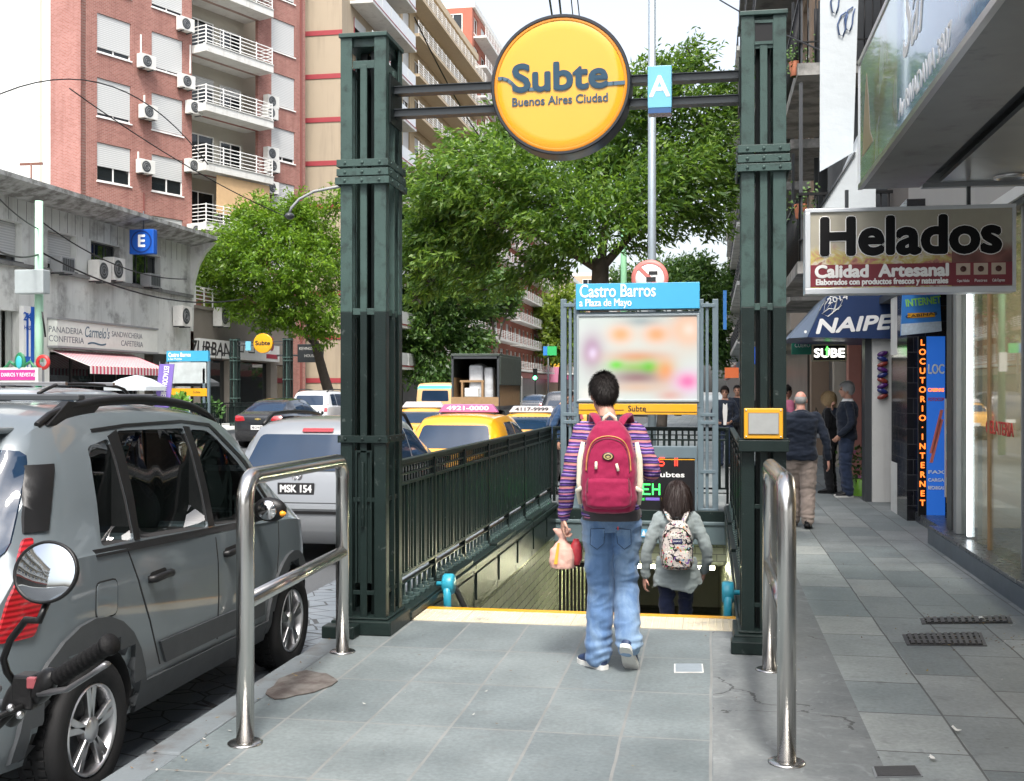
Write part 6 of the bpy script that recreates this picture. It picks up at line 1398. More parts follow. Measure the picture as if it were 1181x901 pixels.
def window(F, par, a0, a1, z0, z1, shut=1.0, d=0, rev=.16, fr=.07, fm=WHITE, gm=GLASS, mull=1):
    f = MB(); dd = d - rev
    F.box(f, a0, a1, z0, z0 + fr, dd, dd + .06); F.box(f, a0, a1, z1 - fr, z1, dd, dd + .06); F.box(f, a0, a0 + fr, z0 + fr, z1 - fr, dd, dd + .06); F.box(f, a1 - fr, a1, z0 + fr, z1 - fr, dd, dd + .06)
    for k in range(mull): q = a0 + (a1 - a0) * (k + 1) / (mull + 1); F.box(f, q - fr * .5, q + fr * .5, z0 + fr, z1 - fr, dd, dd + .05)
    F.box(f, a0 - .05, a1 + .05, z0 - .07, z0 - .004, d - .02, d + .06)
    w = f.build('window', fm, par)
    zs = z1 - fr - (z1 - z0 - 2 * fr) * shut
    if shut < .98: g = MB(); F.box(g, a0 + fr, a1 - fr, z0 + fr, z1 - fr, dd + .01, dd + .02); g.build('pane', gm, w)
    if shut > .02: s = MB(); F.box(s, a0 + .02, a1 - .02, zs, z1 - .02, dd + .062, dd + .085); s.build('shutter', SHUT, w)
    return w
def ac(F, a, z, label, w=.85, h=.6, d=0, dep=.32, box=False, face='n'):
    t = thing('air_conditioner', label, 'air conditioner', F.pt(a, z - h / 2, d), 'air conditioners on the left house fronts')
    m = MB(); F.box(m, a - w / 2, a + w / 2, z - h / 2, z + h / 2, d + .06, d + .06 + dep); m.build('casing', WHITED if not box else MGREY, t, bev=.02)
    m = MB(); dd = d + .06 + dep + .004
    if box:
        for k in range(5): q = a - w * .42 + w * .84 * (k + .5) / 5; F.box(m, q - w * .06, q + w * .06, z - h * .38, z + h * .38, dd, dd + .008)
    else:
        c0 = a - w * .12; pts = [F.pt(c0 + h * .4 * math.cos(x), z + h * .4 * math.sin(x), dd) for x in [2 * PI * k / 20 for k in range(20)]]; m.prism(pts, F.n * .01)
    g = m.build('fan_grille', DGREY, t)
    if not box:
        m = MB(); 
        for q in (.14, .27): m.tube([F.pt(a - w * .12 + h * q * math.cos(x), z + h * q * math.sin(x), dd + .016) for x in [2 * PI * k / 14 for k in range(15)]], .012, 5)
        m.build('guard', MGREY, g)
    m = MB()
    for s in (-.3, .3): F.box(m, a + w * s - .02, a + w * s + .02, z - h / 2 - .05, z - h / 2 - .005, d, d + .06 + dep)
    m.build('bracket', DGREY, t)
    return t
# ---- two storey grey commercial building with the curved cornice
FE = Fac((-25, 0), (0, 1), (1, 0)); E0, E1 = 20., 52.3
t = thing('commercial_building', 'grey two storey commercial building with long projecting cornice and bakery shop', 'building', (-25, 36, 0))
HW = []
for (p0, p1) in ((0, 25), (55, 88), (105, 138), (153, 185)):
    a = FE.hit(p0, 290)[0]; b = FE.hit(p1, 300)[0]; HW.append((a, b, 6.42, 7.85))
HW[0] = (33.6, HW[0][1], 6.42, 7.85); HW.insert(0, (26.5, 31.5, 6.42, 7.85))
shop = [(FE.hit(57, 420)[0], FE.hit(160, 420)[0], 0, 3.2), (30, FE.hit(28, 440)[0] - .3, 0, 4.6), (FE.hit(164, 420)[0] + .2, 51.4, 0, 3.4)]
m = MB(); FE.wall(m, E0, E1, 0, 8.75, HW + shop, 0, .35); FE.face(m, E0, E1, 8.75, 8.76, 0)
FE.box(m, E0, E1, 0, 8.75, -4.3, -4.2); m.quad([FE.pt(E1, 0, 0), FE.pt(E1, 0, -4.3), FE.pt(E1, 8.75, -4.3), FE.pt(E1, 8.75, 0)]); m.quad([FE.pt(E0, 0, 0), FE.pt(E0, 0, -4.3), FE.pt(E0, 8.75, -4.3), FE.pt(E0, 8.75, 0)])
m.build('wall', CONC, t)
m = MB(); prof = [(-4.3, 8.75), (0, 8.72), (.5, 8.78), (1.0, 8.95), (1.25, 9.05), (1.25, 9.22), (-4.3, 9.22)]; m.prism([FE.pt(E0, z, d) for d, z in prof], FE.u * (E1 + .3 - E0)); m.build('cornice', mat('weathered cornice', (.33, .34, .33), .85, 0, .2, 1.5, .4, 20, dirt=(.13, .13, .12), ds=2.2, dth=.5, bd=.02), t)
m = MB(); pr = [(0, 4.6), (.05, 6.2), (.12, 7.0), (.35, 7.8), (.7, 8.4), (1.2, 8.9), (0, 8.9)]; m.prism([FE.pt(E1, z, d) for d, z in pr], FE.u * .3); m.build('curved_fin', CONC, t)
m = MB(); FE.box(m, E0, E1, 6.22, 6.36, .0, .16); m.build('sill_ledge', CONCD, t)
m = MB()
for k in range(60): a = E0 + .55 * k; FE.box(m, a, a + .015, 7.9, 8.7, .003, .012)
m.build('panel_joints', CONCD, t)
for i, h in enumerate(HW): window(FE, t, *h, shut=(.9 if i in (0, 1, 2) else .0), rev=.34, fm=DGREY, mull=2)
INT = mat('dim shop interior', (.10, .085, .07), .8, 0, .6, 2.5)
m = MB()
for h in shop: FE.box(m, h[0], h[1], 0, h[3], -1.6, -1.5)
m.build('shop_interior', INT, t)
m = MB(); h = shop[1]
for k in range(14): a = h[0] + (h[1] - h[0]) * (k + .5) / 14; FE.box(m, a - .12, a + .12, 0, h[3], -.3, -.22)
m.build('roller_shutter', mat('grey roller shutter', (.33, .35, .33), .6, 0, .12, 2), t)
m = MB(); h = shop[0]
for k in range(5): a = h[0] + (h[1] - h[0]) * k / 4; FE.box(m, a - .05, a + .05, 0, 3.2, -.2, -.12)
FE.box(m, h[0], h[1], .6, .66, -.2, -.12); m.build('shop_frame', BLK, t)
m = MB(); FE.box(m, shop[0][0] + .05, shop[0][1] - .05, .66, 3.1, -.17, -.16); m.build('shop_window', GLASS, t)
b0 = FE.hit(60, 400); b1 = FE.hit(172, 400); s0, s1 = FE.hit(55, 384)[0], FE.hit(172, 384)[0]
t2 = thing('shop_sign', 'long white bakery sign with PANADERIA CONFITERIA Carmelos lettering', 'shop sign', FE.pt(s0, 3.4, 0))
m = MB(); FE.box(m, s0, s1, 3.42, 4.42, .02, .4); m.build('panel', mat('sign cream', (.62, .64, .6), .5), t2)
m = MB(); FE.box(m, s0 - .04, s1 + .04, 4.422, 4.5, .0, .44); FE.box(m, s0 - .04, s1 + .04, 3.34, 3.418, .0, .44); m.build('edge', MGREY, t2)
SLT = mat('slate grey lettering', (.14, .16, .18), .6); tx = lambda s, px, py, sz, f, par=t2, m_=SLT, dd=.405, bold=.0, al='CENTER', F=FE, sh=0.: text(s, sz, m_, par, F.pt(F.hit(px, py, dd)[0], F.hit(px, py, dd)[1], dd), F.u, (0, 0, 1), bold, al, fit=f, shear=sh)
tx('PANADERIA', 76, 381.5, .34, 2.35); tx('CONFITERIA', 77, 392, .34, 2.45); tx('SANDWICHERIA', 147, 387, .33, 2.6); tx('CAFETERIA', 152.5, 397, .33, 1.9); tx("Carmelo's", 112, 384.5, .62, 1.9, m_=NAVYP, sh=.25); tx('~', 112, 396, .8, 1.4, m_=NAVYP)
t2 = thing('striped_awning', 'red and white striped awning over the bakery shopfront', 'awning', FE.pt(s0, 2.6, 0))
a0, a1 = FE.hit(57, 407)[0], FE.hit(150, 415)[0]; n = 46; WS, RS_ = mat('awning white', (.66, .6, .58), .8), mat('awning red', (.50, .05, .10), .8)
for par_, (mm, nm) in enumerate(((WS, 'white_stripes'), (RS_, 'red_stripes'))):
    m = MB()
    for k in range(par_, n, 2):
        q0 = a0 + (a1 - a0) * k / n; q1 = a0 + (a1 - a0) * (k + 1) / n
        m.prism([FE.pt(q0, 3.25, .05), FE.pt(q1, 3.25, .05), FE.pt(q1, 2.62, 1.7), FE.pt(q0, 2.62, 1.7)], (0, 0, .02)); FE.box(m, q0, q1, 2.34, 2.62, 1.69, 1.71)
    m.build(nm, mm, t2)
q = FE.hit(162, 279, .9); t2 = thing('parking_sign', 'square blue sign with a white letter E in a ring under the cornice', 'sign', FE.pt(q[0], q[1], .9))
FS = Fac((0, FE.hit(149, 279, .5)[0]), (1, 0), (0, -1)); yE = FS.o.y; xa, xb = onY(149, 279, yE).x, onY(177, 279, yE).x; za, zb = onY(160, 293, yE).z, onY(160, 264.5, yE).z
m = MB(); m.box(xa, xb, yE, yE + .35, za, zb); BLUE = mat('royal blue sign', (.012, .09, .42), .3); m.build('box', BLUE, t2, bev=.03)
cx_, cz_ = (xa + xb) / 2, (za + zb) / 2; m = MB(); m.lathe([(.42, -.01), (.45, -.014), (.48, -.01)], (cx_, yE, cz_), 'Y', 40); m.build('ring', mat('dark ring', (.01, .03, .16), .3), t2)
text('E', .72, WHP, t2, (cx_, yE - .012, cz_), (1, 0, 0), (0, 0, 1), .02, ext=.004)
m = MB(); m.tube([(cx_, yE + .2, zb), (cx_, yE + .2, zb + .8)], .03, 6); m.build('hanger', DGREY, t2)
for i, (px, py, w, h, bx, lab) in enumerate(((69, 306, .95, .62, True, 'grey window air conditioner left of the pair on the commercial building'), (112, 313, .95, .85, False, 'left of two white air conditioners under the second storey window'), (129, 311, .95, .95, False, 'right of two white air conditioners under the second storey window'), (171, 324, 1.0, .6, True, 'grey window air conditioner below the blue E sign'))):
    s_, z_ = FE.hit(px, py, .2); ac(FE, s_, z_, lab, w, h, .0, .5, bx)
# ---- ground floor block between, with the terrace
FP = Fac((-25, 0), (0, 1), (1, 0)); P0, P1 = 52.62, 68.4
t = thing('shop_block', 'brown grey single storey shop block with terrace rail under the brick tower', 'building', (-25, 60, 0))
sh2 = [(53.4, 56.8, 0, 3.3), (57.6, 62.6, 0, 3.3), (63.6, 67.6, 0, 3.2)]
m = MB(); FP.wall(m, P0, P1, 0, 5.75, sh2, 0, .3); FP.box(m, P0, P1, 5.752, 5.9, -6, .12); m.build('wall', mat('taupe render', (.20, .18, .155), .85, 0, .15, 1, .2, 20), t)
m = MB()
for h in sh2: FP.box(m, h[0], h[1], 0, h[3], -1.4, -1.3)
m.build('shop_interior', mat('warm shop interior', (.30, .2, .1), .8, 0, .7, 1.6), t)
m = MB()
for h in sh2: FP.box(m, h[0] + .06, h[1] - .06, .06, h[3] - .06, -.26, -.25)
m.build('shop_window', GLASS, t)
m = MB()
for k in range(4): FP.box(m, P0, 58, 6.2 + .2 * k, 6.25 + .2 * k, .05, .09)
for k in range(6): FP.box(m, P0 + k, P0 + k + .06, 5.9, 6.85, .04, .1)
m.build('terrace_rail', WHITE, t)
t2 = thing('shop_sign', 'white shop sign with jagged skyline drawing and black ZURBAN lettering', 'shop sign', FP.pt(53, 3.4, 0))
z0, z1 = 3.36, FP.hit(230, 390, .3)[1]; m = MB(); FP.box(m, P0, 63.2, z0, z1, .04, .3); m.build('panel', mat('sign white', (.66, .67, .66), .5), t2)
q = FP.hit(244, 403, .305); text('7URBAN', .95, BLACKP, t2, FP.pt(q[0], q[1], .305), FP.u, (0, 0, 1), .02, fit=4.6, shear=.15)
m = MB(); zz = z1 - .3; pts = [(53.0, zz - .1), (54, zz - .1), (54, zz - .4), (54.5, zz - .4), (54.5, zz - .7), (55.2, zz - .7), (55.2, zz - .35), (56.6, zz - .35), (56.6, zz + .1), (57.4, zz + .1), (57.4, zz - .2), (58, zz - .2), (58, zz + .15), (58.7, zz + .15), (58.7, zz - .2), (59.5, zz - .2), (59.5, zz + .05), (60.4, zz + .05)]
for i in range(len(pts) - 1): p_, q_ = pts[i], pts[i + 1]; FP.box(m, min(p_[0], q_[0]) - .035, max(p_[0], q_[0]) + .035, min(p_[1], q_[1]) - .035, max(p_[1], q_[1]) + .035, .301, .308 + .0004 * (i % 2))
m.build('skyline_drawing', BLACKP, t2)
m = MB(); m.ball(FP.pt(62.0, z0 + 1.0, .31), (FP.u * .35, FP.n * .01, Vector((0, 0, .4)))); FP.box(m, 61.2, 62.9, z0 + .15, z0 + .4, .301, .308); m.build('red_emblem', mat('maroon emblem', (.32, .02, .05), .5), t2)
q0 = onX(343, 417, -23.4); q1 = onX(371, 398, -23.4); t2 = thing('hanging_sign', 'dark hanging sign reading KEVINGSTON HOUSE beside the far station column', 'shop sign', (-23.4, q0.y, q0.z))
FK = Fac((0, q0.y), (1, 0), (0, -1)); xa, xb = onY(343, 407, q0.y).x, onY(371.5, 407, q0.y).x
m = MB(); m.box(xa, xb, q0.y, q0.y + .3, onY(350, 418, q0.y).z, onY(350, 397, q0.y).z); m.build('panel', mat('dark slate sign', (.03, .035, .04), .5), t2, bev=.02)
text('KEVINGSTON', .24, WHITED, t2, ((xa + xb) / 2, q0.y - .006, onY(1, 404.5, q0.y).z), fit=(xb - xa) * .84); text('HOUSE', .22, WHITED, t2, ((xa + xb) / 2, q0.y - .006, onY(1, 412.5, q0.y).z), fit=(xb - xa) * .42)
m = MB(); m.box(-25, xa, q0.y + .1, q0.y + .2, q0.z + .3, q0.z + .4); m.build('arm', DGREY, t2)
for px, py, lab in ((208, 365, 'large white air conditioner under the terrace of the shop block'), (253, 366, 'small air conditioner half under the leaves on the shop block')):
    q = FP.hit(px, py, .2); ac(FP, q[0], q[1], lab, 1.0, .95, 0, .5)
# ---- red brick apartment tower
FBk = Fac((-29.9, 53.7), (.369, .929), (.929, -.369)); H_ = FBk.hit; BRK = brick_mat('red brick', (.245, .09, .074), (.33, .14, .115), (.34, .25, .21), (.369, .929))
t = thing('apartment_tower', 'red brick apartment tower with white shuttered windows and white balconies', 'building', (-29.9, 53.7, 0))
sL = H_(93, 150)[0]; sR = H_(352, 150)[0]; c1 = (H_(112, 115)[0], H_(151, 115)[0]); c2 = (H_(175, 135)[0], H_(211, 135)[0]); bl = (H_(221, 120)[0], H_(298, 120)[0]); c3 = (H_(313, 130)[0], H_(340, 130)[0])
zt = [H_(130, y)[1] for y in (20, 94, 167)]; zb = [H_(130, y)[1] for y in (68, 138, 208)]; pitch = (zt[0] - zt[2]) / 2; ztop = zt[1]; hwin = ztop - zb[1]
rows = [ztop + pitch * k for k in range(-3, 4)]; TOPZ = 32.
holes = [(c[0], c[1], z - hwin, z) for z in rows for c in (c1, c2, c3)]
zbal = [H_(222, y, 0)[1] for y in (72, 126, 188)]; pb = pitch
slab0 = H_(222, 122, 1.2)[1]
brow = [slab0 + pitch * k for k in range(-3, 4)]
bholes = [(bl[0] + .02, bl[1] - .02, z + .45, z + pitch - .02) for z in brow]
m = MB(); FBk.wall(m, sL, sR, 0, TOPZ, holes + bholes, 0, .22); m.build('wall', BRK, t)
FSd = Fac((FBk.pt(sL, 0).x, FBk.pt(sL, 0).y), -FBk.n.xy, -FBk.u.xy); e58 = FSd.hit(58, 100)[0]
m = MB(); FSd.box(m, 0, e58, 0, TOPZ, -.3, -.0); m.build('side_brick', brick_mat('red brick side', (.30, .11, .088), (.38, .165, .14), (.36, .26, .23), tuple(FSd.u.xy)), t)
m = MB(); FSd.box(m, e58, e58 + 40, 0, TOPZ, -.3, -.02); m.build('party_wall', mat('white party wall', (.72, .73, .71), .8, 0, .06, .5, .2, 20, dirt=(.6, .6, .57), ds=.5, dth=.55), t)
m = MB()
for k in range(8): FSd.box(m, e58, e58 + 40, 2 + 3.4 * k, 2.05 + 3.4 * k, -.02, -.008)
m.build('party_wall_lines', mat('cream line', (.62, .6, .52), .8), t)
m = MB(); FBk.box(m, sL, sR, 0, TOPZ, -3.2, -3.0); FBk.box(m, bl[0], bl[1], 0, TOPZ, -1.3, -1.2); m.build('recess_wall', mat('cream recess wall', (.42, .4, .34), .8, 0, .1, 1), t)
for i, z in enumerate(rows):
    for j, c in enumerate((c1, c2, c3)): window(FBk, t, c[0], c[1], z - hwin, z, shut=(.62 if (i == 2 and j != 2) else (1., .94, 1., .9, .97)[(i * 2 + j) % 5]), rev=.14, mull=1)
for i, z in enumerate(brow):
    m = MB(); FBk.box(m, bl[0], bl[1] + .1, z, z + .42, -1.2, 1.1); FBk.box(m, bl[0], bl[1] + .1, z + .42, z + .47, .9, 1.14); b = m.build('balcony', WHITED, t)
    m = MB(); zb_ = z + .47
    for k in range(5): FBk.box(m, bl[0] + .04, bl[1] + .06, zb_ + .12 + .2 * k, zb_ + .16 + .2 * k, 1.02, 1.06); FBk.box(m, bl[0] + .04, bl[0] + .08, zb_ + .12 + .2 * k, zb_ + .16 + .2 * k, 0, 1.02); FBk.box(m, bl[1] + .02, bl[1] + .06, zb_ + .12 + .2 * k, zb_ + .16 + .2 * k, 0, 1.02)
    for k in range(5): a = bl[0] + .04 + (bl[1] - bl[0] - .02) * k / 4; FBk.box(m, a, a + .05, zb_, zb_ + .99, 1.015, 1.065)
    m.build('railing', WHITE, b)
    w0, w1 = bl[0] + .35, bl[0] + (bl[1] - bl[0]) * .52; window(FBk, t, w0, w1, z + .47, z + 2.5, 0 if i % 3 else .3, -1.05, .1); window(FBk, t, w1 + .5, bl[1] - .3, z + .9, z + 2.4, .35 * (i % 2), -1.05, .1)
    if i == 4 or i == 6:
        pass
q = brow[1]; m = MB(); FBk.box(m, bl[0] + 1.0, bl[1] - .02, q + 1.0, q + pitch - .1, .85, .9); m.build('sun_blind', mat('tan blind', (.55, .37, .2), .8), t)
q = brow[5]; m = MB(); FBk.box(m, bl[0] + .06, bl[1], q + 1.4, q + 3.0, 1.0, 1.02); m.build('balcony_glazing', GLASS, t)
m = MB()
for k in range(5): a = bl[0] + .06 + (bl[1] - bl[0]) * k / 4; FBk.box(m, a, a + .07, q + 1.4, q + 3., 1.02, 1.06)
m.build('glazing_frame', WHITE, t)
m = MB(); a = H_(346, 100)[0]; FBk.box(m, a, a + .12, 0, TOPZ, 0, .1); a = H_(165, 230)[0]; FBk.box(m, a, a + .07, 6, 12, .0, .06); m.build('drain_pipe', mat('maroon pipe', (.2, .07, .06), .6), t)
m = MB()
for px, y0, y1 in ((162, 40, 65), (166, 110, 124), (159, 175, 188), (219, 52, 85)):
    a = H_(px, y1)[0]; FBk.box(m, a - .03, a + .03, H_(px, y1)[1], H_(px, y0)[1], 0, .06)
m.build('conduit', WHITE, t)
fl = ['eighth', 'seventh']
for i, (px, py, lab) in enumerate(((168, 72, 'white air conditioner right of the top left shuttered window on the brick tower'), (213, 29, 'uppermost white air conditioner left of the top balcony'), (214, 95, 'wide white air conditioner left of the second balcony'), (170, 130, 'small white air conditioner between the two middle shuttered windows'), (223, 125, 'white air conditioner tucked below the second balcony left end'), (167, 193, 'white air conditioner between the two lower shuttered windows'), (222, 192, 'white air conditioner left of the plant covered balcony'), (225, 267, 'white air conditioner left of the lowest visible balcony'),
        (312, 118, 'upper of two air conditioners right of the second balcony'), (311, 131, 'lower of two air conditioners right of the second balcony'), (312, 178, 'upper of two air conditioners right of the plant balcony'), (313, 192, 'lower of two air conditioners right of the plant balcony'), (312, 217, 'air conditioner just above the bright tree crown'))):
    s_, z_ = H_(px, py, .2); ac(FBk, s_, z_, lab, .95, .72, 0, .4)
# ---- beige building with red bands
XB = -22.7; YBe = 68.6
t = thing('beige_building', 'beige apartment building with dark red bands and white fronted balconies', 'building', (XB, 75, 0)); BEI = mat('beige render', (.36, .295, .215), .8, 0, .06, .6, .15, 15, streak=(.24, .2, .15)); MAR = mat('maroon band', (.30, .035, .045), .6)
m = MB(); m.box(XB - 12, XB, YBe, 82, 0, 44); m.build('wall', BEI, t)
m = MB()
for k in range(14): m.box(XB - 8, XB + .02, YBe - .04, YBe - .003, 1.7 + 245 / 19.2 - 3.0 * 5 + 2.72 * k, 1.7 + 245 / 19.2 - 15 + .3 + 2.72 * k)
m.build('red_band', MAR, t)
FB2 = Fac((XB, 0), (0, 1), (1, 0))
for k in range(12):
    z = 3.2 + 2.9 * k; m = MB(); FB2.box(m, 70.2, 81.2, z, z + .18, .0, 1.5); FB2.box(m, 70.2, 81.2, z + .18, z + .24, 1.42, 1.52, 1); b = m.build('balcony', [WHITED, MAR], t)
    m = MB()
    for j in range(5): FB2.box(m, 70.3 + 2.18 * j, 70.3 + 2.18 * j + 2.05, z + .28, z + 1.15, 1.43, 1.47)
    m.build('railing_panel', mat('milky panel', (.58, .6, .6), .3), b)
    for j in range(3): window(FB2, t, 71 + 3.4 * j, 73.4 + 3.4 * j, z + .25, z + 2.3, .3 * ((j + k) % 3), .03, .05, fm=MAR)
# ---- further street fronts on the left
def front(label, X, Y0, Y1, Hh, wallm, nm, bal=True, floors=3.0, slabm=WHITED, railm=WHITE, side=-1, sidewin=False, seed=0):
    rr = random.Random(seed); F = Fac((X, 0), (0, 1), (-side, 0)); t = thing(nm, label, 'building', (X, (Y0 + Y1) / 2, 0)); n = int(Hh / floors) - 1
    nw = max(1, int((Y1 - Y0) / 3.2)); hs = [(Y0 + (Y1 - Y0) * (j + .2) / nw, Y0 + (Y1 - Y0) * (j + .8) / nw, 4.2 + floors * k + .5, 4.2 + floors * k + 2.3) for k in range(n) for j in range(nw)]
    m = MB(); F.wall(m, Y0, Y1, 0, Hh, hs, 0, .25); F.box(m, Y0, Y1, 0, Hh, -10, -.4); m.build('wall', wallm, t)
    m = MB(); F.box(m, Y0, Y1, Hh, Hh + .6, -9, .25); m.build('cornice', slabm, t)
    cnt = 0
    for h in hs:
        if cnt < 70: window(F, t, h[0], h[1], h[2], h[3], rr.choice((0, .2, .5, 1)), 0, .2); cnt += 1
    if bal:
        for k in range(n):
            z = 4.1 + floors * k; m = MB(); F.box(m, Y0 + .6, Y1 - .6, z, z + .22, .0, 1.3); b = m.build('balcony', slabm, t); m = MB()
            for q in range(5): F.box(m, Y0 + .6, Y1 - .6, z + .35 + .18 * q, z + .39 + .18 * q, 1.22, 1.26)
            q = Y0 + .6
            while q < Y1 - .6: F.box(m, q, q + .06, z + .22, z + 1.2, 1.215, 1.265); q += 1.5
            m.build('railing', railm, b)
    F2 = Fac((X, Y0), (side, 0), (0, -1)); m = MB()
    F2.box(m, 0, 9.6, 0, Hh, .003, .02); m.build('side_wall', wallm, t)
    if sidewin:
        for k in range(n):
            for j in range(2): window(F2, t, 1. + 3.4 * j, 2.9 + 3.4 * j, 4.6 + floors * k, 6.4 + floors * k, rr.choice((0, .4, 1)), .08, .05)
    m = MB(); F.box(m, Y0 + .5, Y1 - .5, .2, 3.3, .01, .06); m.build('shopfront', mat('dark shopfront', (.05, .045, .04), .3, 0, .9, .8), t)
    m = MB(); F.box(m, Y0 + .5, Y1 - .5, 3.32, 3.95, .01, .5); m.build('shop_fascia', mat('fascia %d' % (seed % 4), [(.3, .05, .12), (.45, .4, .35), (.08, .2, .3), (.4, .12, .1)][seed % 4], .5), t)
    return t, F
TAN = mat('tan render', (.40, .31, .19), .8, 0, .1, .7, .15, 15, streak=(.24, .19, .12)); front('tan apartment building with long white balconies behind the green column', -22.7, 82.2, 110, 34, TAN, 'tan_building', slabm=mat('warm cream slab', (.46, .37, .25), .7), seed=3)
SALM = mat('salmon brick wall', (.36, .125, .085), .85, 0, .15, 2, .2, 15); front('red brick tower with white balconies standing behind the tan building', -23.5, 112, 134, 40, SALM, 'brick_tower', sidewin=True, seed=5)
front('salmon building with white balcony frames deep in the street', -24.0, 136, 168, 24, SALM, 'salmon_building', seed=7, sidewin=True)
tt, F = front('pale far building with yellow panel beyond the salmon one', -21.6, 170, 200, 19, mat('pale stone render', (.55, .48, .38), .85), 'far_building', seed=8, sidewin=True); m = MB(); m.box(-26, -22.2, 169.8, 169.88, 3.5, 12); m.build('yellow_panel', mat('yellow panel', (.7, .5, .04), .6), tt); m = MB(); m.box(-27, -21.4, 168.4, 169.8, 2.9, 5.2); m.build('pink_awning', mat('pink awning', (.6, .22, .35), .6), tt)
front('brown far building closing the street behind the truck', -19.5, 202, 250, 22, mat('brown render', (.4, .28, .2), .85), 'far_building', seed=10, sidewin=True)
front('pale grey building far along the left side of the street', -20.5, 252, 330, 26, mat('pale grey render', (.5, .5, .48), .85), 'far_building', bal=False, seed=11, sidewin=True)
front('cream apartment building reflected in the motorcycle mirror', -25., -40, 17, 17, mat('cream mirror render', (.42, .36, .28), .8, 0, .1, .7), 'apartment_building', seed=31)
# ------------------------------------------------------------------ right hand shops
XG = 2.58
DSTONE = mat('dark polished stone', (.05, .055, .062), .28, 0, .2, 5, .05, 60)
t = thing('ice_cream_shop', 'glass fronted ice cream shop on a dark stone step at the right', 'shop', (XG, 11, 0))
mb = MB(); mb.box(2.40, 7, 8.2, 13.35, 0, .17); mb.box(2.385, 2.43, 8.2, 13.36, .168, .2); mb.box(2.43, 7, 8.2, 13.35, .17, .196); mb.build('step', DSTONE, t, bev=.004)
mb = MB(); mb.box(2.38, 2.398, 8.2, 13.36, .0, .165); mb.build('step_riser', mat('slate riser', (.10, .12, .14), .5, 0, .2, 4), t)
mb = MB(); mb.box(7, 7.1, 2, 13.4, 0, 4); mb.box(2.6, 7, 13.2, 13.35, .2, 3.3); mb.build('back_wall', mat('cream shop wall', (.5, .42, .3), .7, 0, .3, 1.3), t)
mb = MB(); mb.box(2.5, 7, 2, 13.4, 3.3, 3.4); mb.build('shop_ceiling', WHITED, t)
for (y0, y1) in ((9.25, 10.15), (10.2, 11.35), (11.4, 12.6)):
    mb = MB(); mb.box(XG, XG + .012, y0, y1, .2, 3.25); mb.build('glass_pane', CLEAR, t)
for y in (9.2, 10.175, 11.375):
    mb = MB(); mb.box(XG - .015, XG + .03, y - .022, y + .022, .2, 3.28); mb.build('mullion', MGREY if y < 11 else WOODM, t)
mb = MB(); mb.box(XG - .05, XG + .1, 12.6, 12.75, .2, 3.3); mb.build('door_post', MGREY, t); mb = MB(); mb.box(XG - .04, XG + .06, 12.9, 13.15, .2, 3.3); mb.build('door_post', DGREY, t)
mb = MB(); mb.box(XG - .02, XG + .02, 12.2, 12.25, .22, 3.2); mb.build('light_strip', emi('white light strip', (.9, .95, 1), 1.4), t)
mb = MB(); mb.box(XG + .02, XG + .1, 11.75, 11.95, .2, 3.25); mb.build('jamb', mat('beige jamb', (.55, .42, .27), .5), t)
mb = MB(); mb.box(2.40, 2.62, 8.9, 9.05, 0, 3.2); mb.build('corner_column', MGREY, t)
mb = MB(); mb.box(XG - .05, XG + .1, 2, 13.3, 3.25, 3.34); mb.build('head_rail', DGREY, t)
text('GELATERIA', .17, mat('red window lettering', (.5, .02, .02), .5), t, (XG - .003, 11.0, 1.35), (0, -1, 0), (0, 0, 1), .003, fit=1.0)
mb = MB(); mb.box(3.6, 4.3, 9.6, 12.6, .2, 1.3); mb.box(3.55, 4.35, 9.55, 12.65, 1.3, 1.36); tag(mb.build('shop_counter', WOODM, None, bev=.01), 'wooden counter inside the glass fronted ice cream shop', 'counter')
for k, (y, lab) in enumerate(((9.9, 'nearest'), (11.0, 'middle'), (12.0, 'deepest'))):
    tl = thing('pendant_lamp', 'the %s warm pendant lamp hanging in the ice cream shop' % lab, 'lamp', (4.0, y, 2.6)); mb = MB(); mb.sphere((4.0, y, 2.55), .09, 14, 10); mb.build('bulb', emi('warm bulb', (1, .72, .38), 9), tl); mb = MB(); mb.cyl((4, y, 2.65), (4, y, 3.3), .008, 6); mb.build('cord', BLK, tl)
mb = MB(); mb.box(4.6, 6.2, 9.5, 12.5, 3.27, 3.3); tag(mb.build('ceiling_panel_light', emi('shop panel light', (1, .95, .85), 5), None), 'square ceiling light inside the ice cream shop', 'lamp')
tp = thing('snake_plant', 'tall snake plant in a pot behind the shop glass', 'plant', (3.0, 10.2, .2)); mb = MB(); mb.lathe([(.13, 0), (.19, .5), (.17, .5), (.16, .44), (.0005, .44)], (3.0, 10.2, .2), n=20); mb.build('pot', WHITED, tp); mb = MB()
for k in range(16):
    a = R.uniform(0, 6.28); r_ = R.uniform(.02, .11); b0 = Vector((3 + r_ * math.cos(a), 10.2 + r_ * math.sin(a), .62)); h_ = R.uniform(.5, .95); o_ = Vector((math.cos(a), math.sin(a), 0)) * R.uniform(.02, .18); w_ = Vector((-math.sin(a), math.cos(a), 0)) * .03
    mb.add([b0 - w_, b0 + w_, b0 + o_ * .4 + w_ * 1.3 + Vector((0, 0, h_ * .6)), b0 + o_ + Vector((0, 0, h_)), b0 + o_ * .4 - w_ * 1.3 + Vector((0, 0, h_ * .6))], [(0, 1, 2, 3, 4)])
mb.build('leaves', mat('snake plant leaf', (.08, .12, .03), .5, 0, .4, 12), tp)
